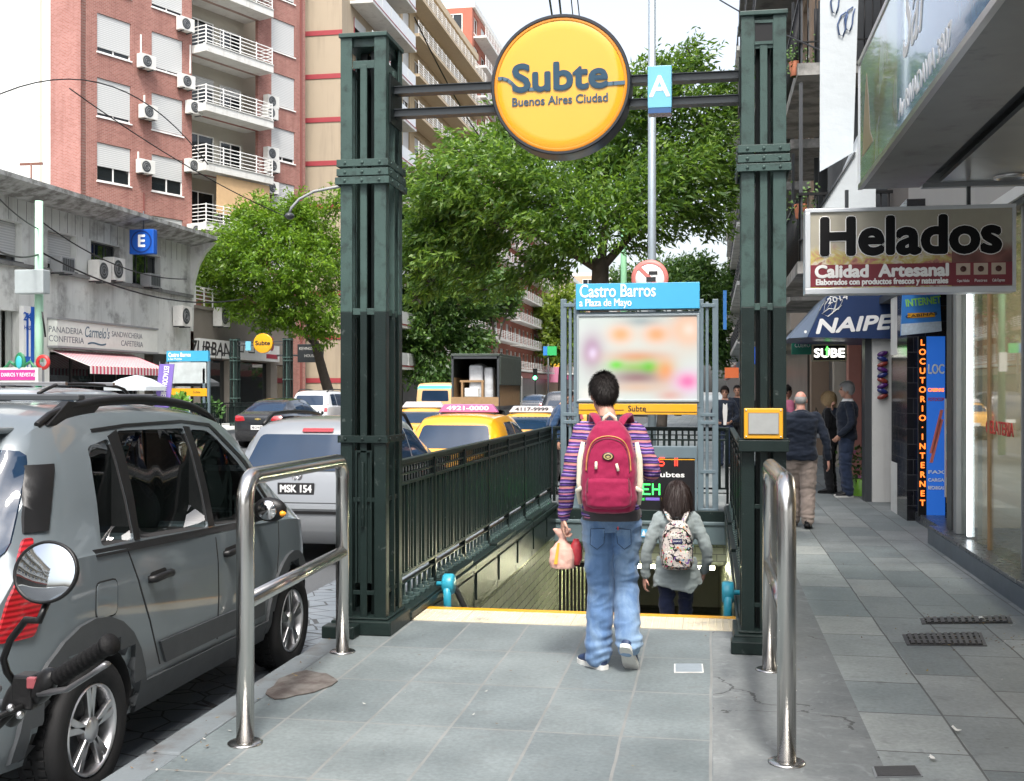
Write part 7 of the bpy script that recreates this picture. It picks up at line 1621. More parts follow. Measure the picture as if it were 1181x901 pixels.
for k, (y, z) in enumerate(((9.8, 0), (12.2, 0))):
    ts_ = thing('shop_stool', 'round dark stool inside the shop, %s the counter' % ('near end of' if k == 0 else 'far end of'), 'stool', (3.25, y, .2)); mb = MB(); mb.lathe([(.0005, .74), (.17, .74), (.17, .7), (.0005, .69)], (3.25, y, .2), n=20); mb.build('seat', BLK, ts_); mb = MB(); mb.cyl((3.25, y, .2), (3.25, y, .9), .02, 8); mb.lathe([(.16, 0), (.16, .02), (.0005, .03)], (3.25, y, .2)); mb.build('stem', CHROME, ts_)
FC = Fac((2.75, 0), (0, 1), (-1, 0)); tb = thing('added_shade_building', 'grey apartment building added out of view over the canopy to shade the pavement', 'building', (2.75, -4, 3.4)); hs_ = [(-22 + 3.2 * j, -20.4 + 3.2 * j, 4.9 + 3.1 * k, 6.9 + 3.1 * k) for j in range(12) for k in range(2)]  # unseen upper storeys, added to shade the pavement and kept low for light
mb = MB(); FC.wall(mb, -25, 16.9, 3.42, 10.5, hs_); FC.box(mb, -25, 16.9, 3.42, 10.5, -9, -.4); mb.build('upper_wall', mat('grey corner render', (.33, .32, .3), .85, 0, .12, 1), tb)
for h in hs_: window(FC, tb, *h, shut=R.choice((0, .5, 1)))
# canopy with advertising fascia
t = thing('shop_canopy', 'deep metal canopy over the pavement with blue and green advertising fascia', 'canopy', (1.1, 8.85, 3.2)); CX0 = 1.1; zc0, zc1 = 3.2, 4.15; yE = 8.85
SOF = mat('pale soffit metal', (.30, .315, .32), .38, .35, .12, 1.5, .06, 8)
mb = MB(); mb.box(CX0, CX0 + .42, .4, yE, zc0, zc0 + .03); mb.build('soffit_edge', mat('grey soffit edge', (.24, .25, .255), .4, .3, .18, 2.5, dirt=(.12, .12, .12), ds=3, dth=.62), t)
mb = MB(); mb.box(CX0 + .42, CX0 + .56, .4, yE, zc0 + .10, zc0 + .14); mb.build('soffit_groove', DGREY, t)
mb = MB()
for k in range(9): mb.box(CX0 + .56, 2.75, .5 + .93 * k, .5 + .93 * k + .925, zc0 + .03, zc0 + .06)
mb.build('soffit_panel', SOF, t)
mb = MB(); mb.box(CX0, 2.75, yE - .03, yE, zc0 + .031, zc1); mb.box(CX0 + .03, 2.75, .4, yE - .03, zc1 - .03, zc1); mb.box(CX0 + .44, 2.75, yE, yE + .07, zc0 + .0, zc0 + .12); mb.build('end_panel', MGREY, t)
FA = Fac((CX0, 0), (0, -1), (-1, 0))
def gl(name, stops_):
    m, tt, b = nt(name); co = objco(tt); n1 = noisef(tt, co, 1.1, 3, .5, 1.2)
    lk(tt, ramp(tt, n1, stops_), b.inputs['Base Color']); b.inputs['Roughness'].default_value = .12; b.inputs['Coat Weight'].default_value = .6; return m
yb = onX(1037, 150, CX0).y
mb = MB(); mb.box(CX0 - .012, CX0, yb, yE - .0, zc0 + .035, zc1 - .03); mb.build('fascia_picture', gl('pale green picture', [(.3, (.36, .52, .47)), (.48, (.42, .55, .48)), (.56, (.36, .30, .2)), (.62, (.6, .66, .63)), (.72, (.24, .36, .32))]), t)
mb = MB(); mb.box(CX0 - .012, CX0, .4, yb - .002, zc0 + .035, zc1 - .03); mb.build('fascia_picture', gl('blue ad panel', [(.3, (.10, .2, .36)), (.55, (.16, .29, .47)), (.75, (.34, .44, .52))]), t)
q = onX(1063, 98, CX0 - .014); text('Av RIVADAVIA 3907', .16, WHP, t, (CX0 - .0135, q.y, zc0 + .14), (0, -1, 0), (0, 0, 1), .002, fit=1.5)
text('Saf', .62, WHP, t, (CX0 - .0135, q.y + .3, zc0 + .58), (0, -1, 0), (0, 0, 1), .0, shear=.4, fit=.8)
mb = MB(); mb.prism([(CX0 - .013, y_, z_) for y_, z_ in ((yE - .2, zc0 + .2), (yE - .32, zc0 + .55), (yE - .42, zc0 + .75), (yE - .52, zc0 + .55), (yE - .60, zc0 + .3), (yE - .75, zc0 + .2))], (-.002, 0, 0)); mb.build('picture_shape', mat('tan picture shape', (.4, .3, .2), .3), t)
mb = MB()
for z_ in (zc0 - .004, zc1 - .03): mb.box(CX0 - .02, CX0 + .012, .4, yE + .004, z_, z_ + .036)
mb.box(CX0 - .02, CX0 + .0, yE - .01, yE + .006, zc0 + .03, zc1); mb.build('fascia_frame', ALU, t)
q = onZ(1165, 203, zc0 + .03); mb = MB(); mb.lathe([(.11, -.002), (.11, -.016), (.085, -.02), (.075, .01), (.0005, .012)], (q.x, q.y, zc0 + .03), n=28); mb.build('downlight', ALU, t)
# Helados sign
YH = 8.80; a, b = onY(930, 338, YH), onY(1170, 237, YH); t = thing('ice_cream_sign', 'framed box sign reading Helados Calidad Artesanal under the canopy', 'shop sign', ((a.x + b.x) / 2, YH, a.z))
mb = MB(); mb.box(a.x, b.x, YH + .012, YH + .16, a.z, b.z); mb.build('box', MGREY, t)
FRW = mat('white sign frame', (.6, .63, .66), .35, .2); f_ = .032; mb = MB(); mb.box(a.x - .01, b.x + .01, YH - .014, YH + .17, a.z - .012, a.z + f_); mb.box(a.x - .01, b.x + .01, YH - .014, YH + .17, b.z - f_ * .5, b.z + .012); mb.box(a.x - .01, a.x + f_ * .9, YH - .014, YH + .17, a.z + f_, b.z - f_ * .5); mb.box(b.x - f_ * .5, b.x + .01, YH - .014, YH + .17, a.z + f_, b.z - f_ * .5); mb.build('frame', FRW, t, bev=.004)
def hel_bg():
    m, tt, bb = nt('ice cream picture'); co = objco(tt); s_ = tt.nodes.new('ShaderNodeSeparateXYZ'); lk(tt, co, s_.inputs[0])
    n = noisef(tt, co, 9, 4, .6, .6); vo = node(tt, 'ShaderNodeTexVoronoi', Scale=9); lk(tt, co, vo.inputs['Vector'])
    top = mixc(tt, n, (.42, .40, .32), (.34, .31, .25)); blob_ = ramp(tt, n, [(.3, (.10, .03, .03)), (.42, (.45, .2, .16)), (.5, (.5, .42, .12)), (.6, (.62, .56, .46)), (.7, (.25, .08, .06))])
    right = mth(tt, 'GREATER_THAN', s_.outputs[0], .30); blob_ = mixc(tt, right, blob_, mixc(tt, vo.outputs['Distance'], (.07, .02, .02), (.3, .12, .1)))
    f = ramp(tt, mth(tt, 'ADD', s_.outputs[2], mth(tt, 'MULTIPLY', n, .12)), [(.34, (1, 1, 1)), (.42, (0, 0, 0))]); lk(tt, mixc(tt, f, top, blob_), bb.inputs['Base Color']); bb.inputs['Roughness'].default_value = .3; return m
mb = MB(); mb.box(a.x + .02, b.x - .01, YH, YH + .011, a.z + .02, b.z - .01); mb.build('picture', hel_bg(), t)
sx_ = lambda px: a.x + (px - 930) / 240 * (b.x - a.x); sz_ = lambda py: a.z + (338 - py) / 101 * (b.z - a.z)
mb = MB(); mb.box(a.x + .03, b.x - .016, YH - .003, YH - .0005, sz_(331), sz_(304)); mb.build('maroon_band', mat('maroon sign band', (.20, .022, .035), .4), t)
BLK2 = mat('sign black', (.006, .006, .007), .7, spec=.2)
text('Helados', .385, WHP, t, (sx_(1050), YH - .003, sz_(272)), bold=.022, fit=(sx_(1156) - sx_(951)) , ext=.001); text('Helados', .385, BLK2, t, (sx_(1050), YH - .006, sz_(272)), bold=.0155, fit=(sx_(1156) - sx_(951)), ext=.001)
text('Calidad  Artesanal', .125, WHP, t, (sx_(1018), YH - .006, sz_(313)), bold=.006, fit=(sx_(1095) - sx_(941))); text('Elaborados con productos frescos y naturales', .06, WHP, t, (sx_(1018), YH - .006, sz_(325.5)), bold=.0025, fit=(sx_(1095) - sx_(942)))
for px, s_ in ((1112, 'Copas Heladas'), (1132, 'Postres'), (1152, 'Cafe Express')):
    mb = MB(); mb.box(sx_(px - 8), sx_(px + 8), YH - .006, YH - .004, sz_(319), sz_(305)); ib = mb.build('icon_tile', mat('tan icon tile', (.5, .4, .32), .5), t); mb = MB(); mb.lathe([(.0005, 0), (.022, 0), (.022, -.002), (.0005, -.002)], (sx_(px), YH - .0065, sz_(312)), 'Y', 10); mb.build('icon', mat('dark brown icon', (.08, .025, .02), .5), ib)
    text(s_, .03, WHP, t, (sx_(px), YH - .006, sz_(326)), fit=sx_(px + 7) - sx_(px - 7))
mb = MB()
for x in (a.x + .3, b.x - .3): mb.box(x - .012, x + .012, YH + .06, YH + .1, b.z + .012, 3.2)
mb.build('hanger', DGREY, t)
# recess with the phone shop, dark tiled pier, white pillars
t = thing('phone_shop', 'phone and internet shop entrance between dark tiles with a vertical light sign', 'shop', (2.9, 15, 0))
def XY(px, Y): return onY(px, 450, Y).x
BT = tile_mat('black glazed tiles', (.012, .012, .014), (.02, .02, .022), .3, .2, .12, (.05, .05, .05), .005)
x0 = XY(1046, 15.6); mb = MB(); mb.box(x0, x0 + .5, 15.6, 16.9, 0, 4.2); mb.build('tiled_pier', BT, t)
mb = MB(); mb.box(XY(1036, 16.9), x0 - .002, 16.4, 16.95, 0, .7); mb.box(XY(1039, 16.9), x0 - .002, 16.4, 16.95, 2.2, 4.0); mb.build('white_pier', WHITED, t)
mb = MB(); mb.box(XY(1031, 17.2), XY(1046, 17.2), 16.96, 17.2, .55, 2.2); mb.build('black_cabinet', BLK, t, bev=.01)
mb = MB(); mb.box(2.62, 4.5, 13.35, 15.6, -.005, .12); mb.build('entrance_step', DSTONE, t); mb = MB(); mb.box(4.5, 4.6, 13.35, 18, 0, 4); mb.box(2.75, 4.5, 17.0, 17.1, 0, 4); mb.build('back_wall', INT, t)
Yb = 15.2; a, b = onY(1069, 596, Yb), onY(1090, 388, Yb); mb = MB(); mb.box(a.x, b.x, Yb, Yb + .08, a.z, b.z); mb.build('blue_banner', emi('lit blue banner', (.015, .10, .42), .28), t)
mb = MB(); mb.box(a.x - .10, a.x - .004, Yb + .01, Yb + .07, a.z, b.z); mb.build('black_strip', BLK, t)
OR = emi('orange letters', (1, .2, .03), .7)
for i, ch in enumerate('LOCUTORIO·INTERNET'): text(ch, .105, OR, t, (a.x - .052, Yb + .006, b.z - .08 - i * (b.z - a.z - .25) / 17.), bold=.003, ext=.001)
mb = MB(); xm = (a.x + b.x) / 2; text('LOC', .17, WHP, t, (xm, Yb - .004, b.z - .42), bold=.004, fit=.19)
for i, (s_, mm) in enumerate((('CABINAS', OR), ('FOTOCOP', RED), ('FAX', WHP), ('CARGA', WHP), ('RECARGAS', WHP))): text(s_, .06, mm, t, (xm, Yb - .004, b.z - (.68, .80, 1.72, 1.82, 1.92)[i]), fit=.19, bold=.002)
mb = MB()
for k in range(2): mb.prism([(a.x + .03, Yb - .004, b.z - 1.6 + .12 * k), (a.x + .07, Yb - .004, b.z - 1.6 + .12 * k), (b.x - .02, Yb - .004, b.z - 1.05 + .12 * k), (b.x - .06, Yb - .004, b.z - 1.05 + .12 * k)], (0, -.002, 0))
mb.build('stripe', mat('salmon stripe', (.75, .2, .15), .5), t)
Yd = 15.0; a, b = onY(1090, 592, Yd), onY(1102, 460, Yd); mb = MB(); mb.box(a.x, b.x, Yd, Yd + .04, a.z + .2, b.z); mb.build('door_poster_board', WHITED, t)
for k, cc in enumerate(((.6, .3, .03), (.05, .3, .4), (.5, .03, .2), (.55, .35, .05))):
    zz = b.z - .12 - .32 * k; mb = MB(); mb.box(a.x + .015, b.x - .015, Yd - .004, Yd - .0005, zz - .22, zz); mb.build('sticker', mat('sticker %d' % k, cc, .5, 0, .4, 30), t)
mb = MB(); mb.box(2.5, 4.6, 13.36, 18, 3.0, 3.1); mb.build('entrance_ceiling', DGREY, t)
t = thing('poster_board', 'tilted blue poster board with yellow strip above the phone shop door', 'poster', (2.6, 15.05, 2.4)); c0, c1, c2_, c3_ = onY(1039, 387, 15.05), onY(1086, 382, 15.05), onY(1084, 340, 15.05), onY(1041, 338, 15.05)
mb = MB(); mb.prism([c0, c1, c2_, c3_], (0, .05, 0)); mb.build('board', mat('poster blue', (.04, .22, .62), .4, 0, .3, 4), t); L3 = lambda u, v: c0.lerp(c1, u).lerp(c3_.lerp(c2_, u), v) - Vector((0, .004, 0))
mb = MB(); mb.prism([L3(.0, .0), L3(1, .0), L3(1, .27), L3(0, .27)], (0, -.002, 0)); mb.build('pale_band', mat('poster pale', (.5, .6, .68), .5, 0, .3, 30), t); mb = MB(); mb.prism([L3(.15, .40), L3(.85, .40), L3(.85, .52), L3(.15, .52)], (0, -.002, 0)); mb.build('yellow_band', YEL, t)
text('INTERNET', .13, mat('lime lettering', (.3, .7, .1), .5), t, L3(.55, .8), (c1 - c0), (0, 0, 1), .003, fit=.42); text('CABINAS', .05, BLACKP, t, L3(.5, .46) - Vector((0, .003, 0)), (c1 - c0), (0, 0, 1), .001, fit=.38)
t = thing('white_pillar', 'white painted pillar at the pavement edge behind the grey haired man', 'pillar', (2.68, 18.2, 0)); mb = MB(); xa, xb = XY(1006, 18.1), XY(1032, 18.1); mb.box(xa, xb, 18.1, 18.6, 0, 2.6); mb.build('shaft', WHITED, t, bev=.006); mb = MB(); mb.box(xa - .1, xa - .002, 18.15, 18.5, 0, 2.6); mb.build('side_strip', DGREY, t); mb = MB(); mb.box(xb + .002, xb + .1, 18.12, 18.3, .3, 2.4); mb.build('wood_edge', WOODM, t)
t = thing('snack_strip', 'hanging strip of shiny purple snack packets on the white pillar', 'snacks', (xa + .1, 18.05, 2.2))
for k in range(9):
    q = onY(1018, 408 + 6.2 * k, 18.04); mb = MB(); mb.ball(q, ((.085, 0, .02 * (-1) ** k), (0, .03, 0), (0, 0, .04)), 10, 6); mb.build('packet', mat('snack %d' % (k % 3), [(.08, .02, .14), (.02, .03, .14), (.22, .04, .03)][k % 3], .2, 0, .6, 18), t)
# awning with graffiti
YA = 17.95; t = thing('blue_awning', 'dark blue awning with white graffiti over the pavement shops', 'awning', (2.2, YA, 2.5)); NAV = mat('navy awning vinyl', (.012, .035, .115), .4, 0, .15, 2, .15, 10)
pa = [onY(px, py, YA) for px, py in ((931, 389), (1037, 391), (1040, 336), (955, 340))]
mb = MB(); mb.prism(pa, (0, 2.6, 0)); mb.build('canvas', NAV, t); pl = [onY(913, 390, YA), onY(930, 390, YA), onY(954, 341, YA)]
mb = MB(); mb.prism([pa[0] + Vector((-.004, 0, 0)), pa[3] + Vector((-.004, 0, 0)), pa[3] + Vector((-.05, .3, -.08)), pa[0] + Vector((-.25, .3, 0))], (0, 2.2, 0)); mb.build('valance', mat('faded awning front', (.09, .12, .17), .6), t)
text('NAIPE', .30, WHP, t, onY(982, 375, YA - .006), (1, 0, .06), (0, 0, 1), .012, fit=1.12, shear=.25, ext=.001); text('.', .2, WHP, t, onY(929, 379, YA - .006), ext=.001, bold=.01)
scr = [(945, 358), (952, 346), (950, 361), (958, 350), (960, 362), (966, 345), (962, 360), (971, 352), (955, 365), (948, 362), (956, 356), (967, 357), (972, 346), (958, 342), (951, 352)]
mb = MB(); mb.tube([onY(x, y, YA - .004) for x, y in scr], .007, 6); mb.build('graffiti_scribble', WHP, t); text('2014', .12, WHP, t, onY(966, 345, YA - .006), (1, 0, .25), (0, 0, 1), .002, fit=.3, ext=.001)
t = thing('lightbox_sign', 'small lit black box sign reading SUBE with a green arrow', 'sign', (2.0, 19.5, 2.2)); a, b = onY(936.5, 417, 19.5), onY(976.5, 397, 19.5); mb = MB(); mb.box(a.x, b.x, 19.5, 19.65, a.z, b.z); mb.build('box', BLK, t, bev=.01)
mb = MB(); e_ = .022
for (x0, x1, z0, z1) in ((a.x, b.x, a.z, a.z + e_), (a.x, b.x, b.z - e_, b.z), (a.x, a.x + e_, a.z + e_, b.z - e_), (b.x - e_, b.x, a.z + e_, b.z - e_)): mb.box(x0, x1, 19.484, 19.499, z0, z1)
mb.build('frame', mat('cream frame', (.5, .45, .3), .5), t); text('SUBE', .2, emi('lit white letters', (1, .97, .9), .6), t, ((a.x + b.x) / 2, 19.496, (a.z + b.z) / 2 - .01), bold=.008, fit=.48)
mb = MB(); q = onY(954, 404, 19.49); mb.prism([q + Vector(v) for v in ((-.035, 0, 0), (.035, 0, 0), (0, 0, .07))], (0, -.004, 0)); mb.box(q.x - .016, q.x + .016, q.y - .004, q.y, q.z - .1, q.z); mb.build('arrow', emi('green arrow', (.1, .9, .1), 1.2), t)
t = thing('green_sign', 'small green shop sign reading CUERO A beside the SUBE lightbox', 'shop sign', (1.6, 20.6, 2.2)); a, b = onY(913, 409, 20.6), onY(943, 392, 20.6); mb = MB(); mb.box(a.x, b.x, 20.6, 20.7, a.z, b.z); mb.build('panel', mat('green sign paint', (.02, .22, .15), .4), t); text('CUERO A', .1, WHP, t, ((a.x + b.x) / 2, 20.596, (a.z + b.z) / 2 + .03), fit=.34)
# building above the shops with balconies
t = thing('balcony_building', 'dark shopfront building with iron balconies over the right pavement', 'building', (2.75, 24, 0)); XR = 2.95
mb = MB(); mb.box(XR, 9, 17.1, 30, 3.4, 26); mb.build('upper_wall', mat('grey brown render', (.16, .145, .13), .85, 0, .2, 1, .2, 15), t)
mb = MB(); mb.box(XR, 9, 18.65, 30, 0, 3.4); mb.build('ground_wall', mat('dark shopfront stone', (.035, .035, .037), .35, 0, .5, 1.2), t)
mb = MB()
for y0, cc in ((19.2, 0), (21.8, 0), (24.6, 0), (27.2, 0)): mb.box(XR - .02, XR - .002, y0, y0 + 1.5, .15, 2.9)
mb.build('shop_window', GLASS, t)
for k, (y0, cc) in enumerate(((20.9, (.5, .12, .12)), (23.6, (.45, .2, .16)), (26.3, (.4, .36, .3)))): mb = MB(); mb.box(XR - .25, XR - .003, y0, y0 + .4, 0, 3.2); mb.build('pilaster', mat('pilaster %d' % k, cc, .6), t)
mb = MB(); mb.box(XR, XR + .02, 17.0, 17.098, 3.4, 26); mb.box(3.0, 9, 17.06, 17.09, 3.42, 26); mb.build('end_wall', mat('brick end wall', (.33, .12, .09), .85, 0, .25, 6), t)
for z, y0, y1, x0 in ((3.85, 19.6, 24.5, 1.42), (7.15, 19.6, 24.5, 1.42), (10.4, 19.6, 24.5, 1.42), (3.85, 25.5, 29.5, 1.7), (7.15, 25.5, 29.5, 1.7)):
    mb = MB(); mb.box(x0, XR, y0, y1, z - .2, z); b = mb.build('balcony', mat('stained balcony concrete', (.34, .33, .31), .8, 0, .2, 2, dirt=(.15, .15, .14), ds=2, dth=.5), t)
    mb = MB(); q = x0 + .04
    while q < XR: mb.cyl((q, y0 + .04, z), (q, y0 + .04, z + 1.1), .012, 6); q += .13
    q = y0 + .04
    while q < y1: mb.cyl((x0 + .04, q, z), (x0 + .04, q, z + 1.1), .012, 6); q += .18
    mb.box(x0 + .02, XR, y0 + .02, y0 + .06, z + 1.1, z + 1.15); mb.box(x0 + .02, x0 + .06, y0 + .06, y1, z + 1.1, z + 1.15); mb.box(x0 + .02, XR, y0 + .02, y0 + .06, z + .35, z + .37); mb.build('railing', BLK, b)
    mb = MB()
    for q in (x0 + .06, (x0 + XR) / 2): mb.box(q - .03, q + .03, y0 + .07, y0 + .12, z, z + 3.0)
    mb.build('post', DGREY, b)
    mb = MB(); mb.box(x0 + .55, XR, y0 + .6, y0 + .66, z, z + 3.0); mb.build('screen_wall', mat('charcoal screen', (.045, .05, .055), .5, 0, .2, 1), b)
for k, (px, py, lab) in enumerate(((918, 68, 'leafy plant on the upper iron balcony above the shops'), (924, 232, 'small potted plant on the lower iron balcony above the shops'))):
    q = onY(px, py, 19.9); tp = thing('balcony_plant', lab, 'plant', q); mb = MB()
    for i in range(120): v = Vector((R.gauss(0, .16), R.gauss(0, .12), R.gauss(0, .16))); d = Vector((R.uniform(-1, 1), R.uniform(-1, 1), R.uniform(-1, 1))).normalized() * .07; e = d.orthogonal().normalized() * .025; p = q + v; mb.add([p, p + d * .5 + e, p + d, p + d * .5 - e], [(0, 1, 2, 3)])
    mb.build('foliage', mat('plant leaves', (.07, .14, .03), .5, 0, .4, 12), tp); mb = MB(); mb.lathe([(.09, -.3), (.12, -.06), (.0005, -.06)], q, n=14); mb.build('pot', mat('terracotta', (.35, .12, .06), .8), tp)
# hanging white banner and awning side
t = thing('white_banner', 'tall white hanging banner with thin blue script beside the canopy', 'banner', (1.4, 12, 4)); pb_ = [onY(945.5, 198, 12.), onY(984, 176, 12.), onY(992, -60, 12.), onY(946, -60, 12.)]
BNR = mat('white banner cloth', (.50, .54, .56), .7, 0, .04, 2, .3, 5, bd=.03); mb = MB(); mb.prism(pb_, (0, .03, 0)); mb.build('cloth', BNR, t); mb = MB()
for ox, oy in ((968, 28), (976, 22), (960, 2)): mb.tube([onY(ox + dx, oy + dy, 11.985) for dx, dy in ((8, -14), (2, -10), (-2, 0), (0, 12), (4, 14), (7, 6), (8, -6), (10, -12))], .008, 6)
mb.build('script', mat('blue script', (.05, .09, .2), .5), t)
t = thing('white_side_awning', 'white slanted awning side between the banner and the Helados sign', 'awning', (1.3, 11, 3.2)); pw_ = [onY(946, 240, 11.4), onY(985, 240, 11.4), onY(1000, 60, 11.4), onY(985, 178, 11.4)]
mb = MB(); mb.prism([pw_[0], pw_[1], onY(1010, 240, 11.4), onY(1010, 120, 11.4), onY(986, 176, 11.4)], (0, 1.5, 0)); mb.build('cloth', BNR, t); mb = MB(); mb.tube([onY(945, 241, 11.38), onY(986, 176, 11.38)], .012, 6); mb.build('edge_rod', DGREY, t)
# further right hand buildings
front('brown building with plant filled balconies right of the far trees', 2.6, 31, 58, 24, mat('brown stucco', (.30, .22, .16), .85, 0, .2, 1), 'far_building', slabm=CONCD, railm=DGREY, side=1, seed=21)
front('cream building farther along the right pavement', 2.6, 59, 100, 22, mat('cream stucco', (.42, .36, .28), .85, 0, .2, 1), 'far_building', slabm=CONC, railm=DGREY, side=1, seed=22)
front('pale building at the far right end of the street', 2.6, 102, 190, 26, mat('pale stucco', (.5, .47, .42), .85, 0, .2, 1), 'far_building', bal=False, side=1, seed=23)
mb = MB(); mb.box(1.0, 3, 40, 41.2, 2.95, 3.05); o = mb.build('small_canopy', DGREY, None); tag(o, 'dark flat canopy over a shop door farther along the right pavement', 'canopy')
for lab, px0, py0, px1, py1, Y, nm, cc in (('blue backlit sign seen through the right green column', 863, 420, 873, 400, 30, 'blue lit sign', (.03, .12, .6)), ('orange red shop sign behind the young man with glasses', 836, 436, 852, 424, 50, 'orange red sign', (.7, .16, .05)), ('blue vertical banner over the far right pavement', 834, 380, 838, 335, 46, 'far blue banner', (.05, .2, .5))):
    a, b = onY(px0, py0, Y), onY(px1, py1, Y); mb = MB(); mb.box(a.x, b.x, Y, Y + .2, a.z, b.z); o = mb.build('hanging_sign', emi(nm, cc, .12)); recenter(o, (a.x, Y, a.z)); tag(o, lab, 'shop sign')
t = thing('flower_pot', 'green flower pot with pink flowers beside the grey haired man', 'flower pot', (2.6, 19.2, 0)); q = onY(993, 552, 19.2); mb = MB(); mb.lathe([(.13, -.28), (.17, .0), (.15, .0), (.0005, -.03)], q, n=18); mb.build('pot', mat('lime pot', (.2, .45, .05), .4), t); mb = MB()
for i in range(160): v = Vector((R.gauss(0, .12), R.gauss(0, .1), R.uniform(0, .5))); d = Vector((R.uniform(-1, 1), R.uniform(-1, 1), R.uniform(-1, 1))).normalized() * .08; e = d.orthogonal().normalized() * .03; p = q + v; mb.add([p, p + d * .5 + e, p + d, p + d * .5 - e], [(0, 1, 2, 3)], 1 if i % 5 == 0 else 0)
mb.build('flowers', [mat('plant leaves', (.07, .14, .03), .5, 0, .4, 12), mat('pink petals', (.6, .2, .4), .6)], t)
mb = MB(); mb.box(2.5, 2.9, 18.9, 19.6, .0, q.z - .28); o = mb.build('plant_stand', CONC); tag(o, 'low stone stand under the green flower pot', 'stand')

# ------------------------------------------------------------------ far station entrance across the avenue
YS2 = 52.
for px, lab in ((271, 'left far green station column across the avenue'), (332, 'right far green station column beside the dark hanging sign')):
    x = onY(px, 450, YS2).x; t = thing('metal_pylon', lab, 'column', (x, YS2, 0))
    for sx in (-.15, .15):
        for sy in (-.15, .15): mb = MB(); mb.box(x + sx - .04, x + sx + .04, YS2 + sy - .04, YS2 + sy + .04, 0, 4.2); mb.build('corner_post', G_D, t)
    mb = MB()
    for z in (.1, 1.3, 2.2, 3.1, 3.25, 4.1): mb.box(x - .2, x + .2, YS2 - .2, YS2 + .2, z, z + .06)
    mb.box(x - .03, x + .03, YS2 - .16, YS2 + .16, 0, 4.1); mb.build('band', G_L, t)
c = onY(303, 396, YS2 - .1); t = thing('round_sign', 'small far round yellow sign reading Subte across the avenue', 'sign', c); mb = MB(); mb.lathe([(.0005, .2), (.47, .2), (.47, -.004), (.45, -.01), (.0005, -.01)], c, 'Y', 36); mb.build('disc', SY, t); text('Subte', .3, BLACKP, t, c + Vector((0, -.014, 0)), bold=.01, fit=.74)
mb = MB()
for z in (-.08, .08): mb.box(onY(272, 1, YS2).x, onY(331, 1, YS2).x, c.y + .08, c.y + .14, c.z + z - .025, c.z + z + .025)
mb.build('crossbar', DGREY, t); q = onY(286, 399, YS2 - .1); mb = MB(); mb.box(q.x - .13, q.x + .13, q.y, q.y + .1, q.z - .22, q.z + .22); mb.build('line_plate', CYANL, t)
YB2 = 44.3; t = thing('station_board', 'far station board with blue header and yellow band across the avenue', 'information board', onY(216, 450, YB2)); a, b = onY(192, 417, YB2), onY(240, 404.5, YB2)
mb = MB(); mb.box(a.x, b.x, YB2, YB2 + .2, a.z, b.z); mb.build('header', CYAN, t); text('Castro Barros', .24, WHP, t, (a.x + .08, YB2 - .004, b.z - .17), align='LEFT', fit=.98, bold=.005); text('a San Pedrito', .13, WHP, t, (a.x + .08, YB2 - .004, b.z - .34), align='LEFT', fit=.6)
mb = MB(); mb.box(a.x + .1, b.x - .1, YB2 + .02, YB2 + .12, 2.0, a.z - .04); mb.build('poster', mat('far poster', (.45, .5, .5), .4, 0, .4, 2), t); a2, b2 = onY(205, 457, YB2), onY(239, 448, YB2); mb = MB(); mb.box(a.x + .06, b.x - .06, YB2, YB2 + .1, a2.z, b2.z); mb.build('yellow_band', SY, t); text('Subte', .14, BLACKP, t, (b.x - .5, YB2 - .004, (a2.z + b2.z) / 2))
for x in (a.x, a.x + .2, b.x - .2, b.x): mb = MB(); mb.box(x - .05, x + .05, YB2 + .02, YB2 + .12, 0, a.z + (-.004 if abs(x - a.x) < .1 or abs(x - b.x) < .1 else -.3)); mb.build('post', GREY_BLUE, t)
fence((-20.45, 43.5), (-20.45, 52), 'far dark iron fence around the station stairs across the avenue', 1, 4, dense=.16); fence((-22.6, 44.1), (-20.5, 44.1), 'short far iron fence under the far station board', 1, 2, dense=.16)
# ------------------------------------------------------------------ street furniture on the far side
XF = -21.2
t = thing('green_pole', 'pale green cable pole with a grey box before the bakery', 'pole', onX(47, 445, XF)); q0, q1 = onX(45, 232, XF), onX(47, 430, XF); mb = MB(); mb.tube([(q0.x, q0.y, 0), (q0.x, q0.y, q0.z)], [.15, .12], 12); mb.build('shaft', mat('mint pole paint', (.36, .6, .44), .6, 0, .15, 3), t); mb = MB(); mb.tube([(q0.x, q0.y, 0), (q0.x, q0.y, 2.6)], [.17, .16], 12); mb.build('sleeve', MGREY, t)
F_ = Fac((0, q0.y - .2), (1, 0), (0, -1)); a, b = onY(25, 340, q0.y - .2), onY(58, 312, q0.y - .2); mb = MB(); mb.box(a.x, b.x, q0.y - .6, q0.y - .2, a.z, b.z); mb.build('cabinet', mat('pale grey cabinet', (.33, .37, .38), .55), t, bev=.03); mb = MB(); mb.tube([(q0.x + .3 + .0 * k, q0.y - .3, 4.2) for k in range(1)] + [(q0.x + .35, q0.y - .2, 3.4)], .03, 6); mb.build('conduit', BLK, t)
c = onX(50, 418, -20.9); t = thing('red_ring', 'round red ring sign hung on the mint pole', 'sign', c); mb = MB(); mb.lathe([(.14, -.03), (.24, -.03), (.24, .03), (.14, .03), (.14, -.03)], (c.x, q0.y - .25, c.z), 'Y', 24); mb.build('ring', RED, t)
q = onX(190, 450, XF); t = thing('parking_banner', 'purple vertical banner reading ESTACIONAMIENTO on the far pavement', 'banner', (q.x, q.y, 0)); pts = [onY(x, y, q.y) for x, y in ((178, 470), (195, 470), (201, 420), (184, 420))]; mb = MB(); mb.prism(pts, (0, .04, 0)); mb.build('cloth', mat('violet banner', (.19, .13, .44), .6), t); mb = MB(); mb.cyl((pts[0].x, q.y + .06, 0), (pts[3].x - .02, q.y + .06, pts[3].z + .1), .03, 6); mb.build('pole', DGREY, t)
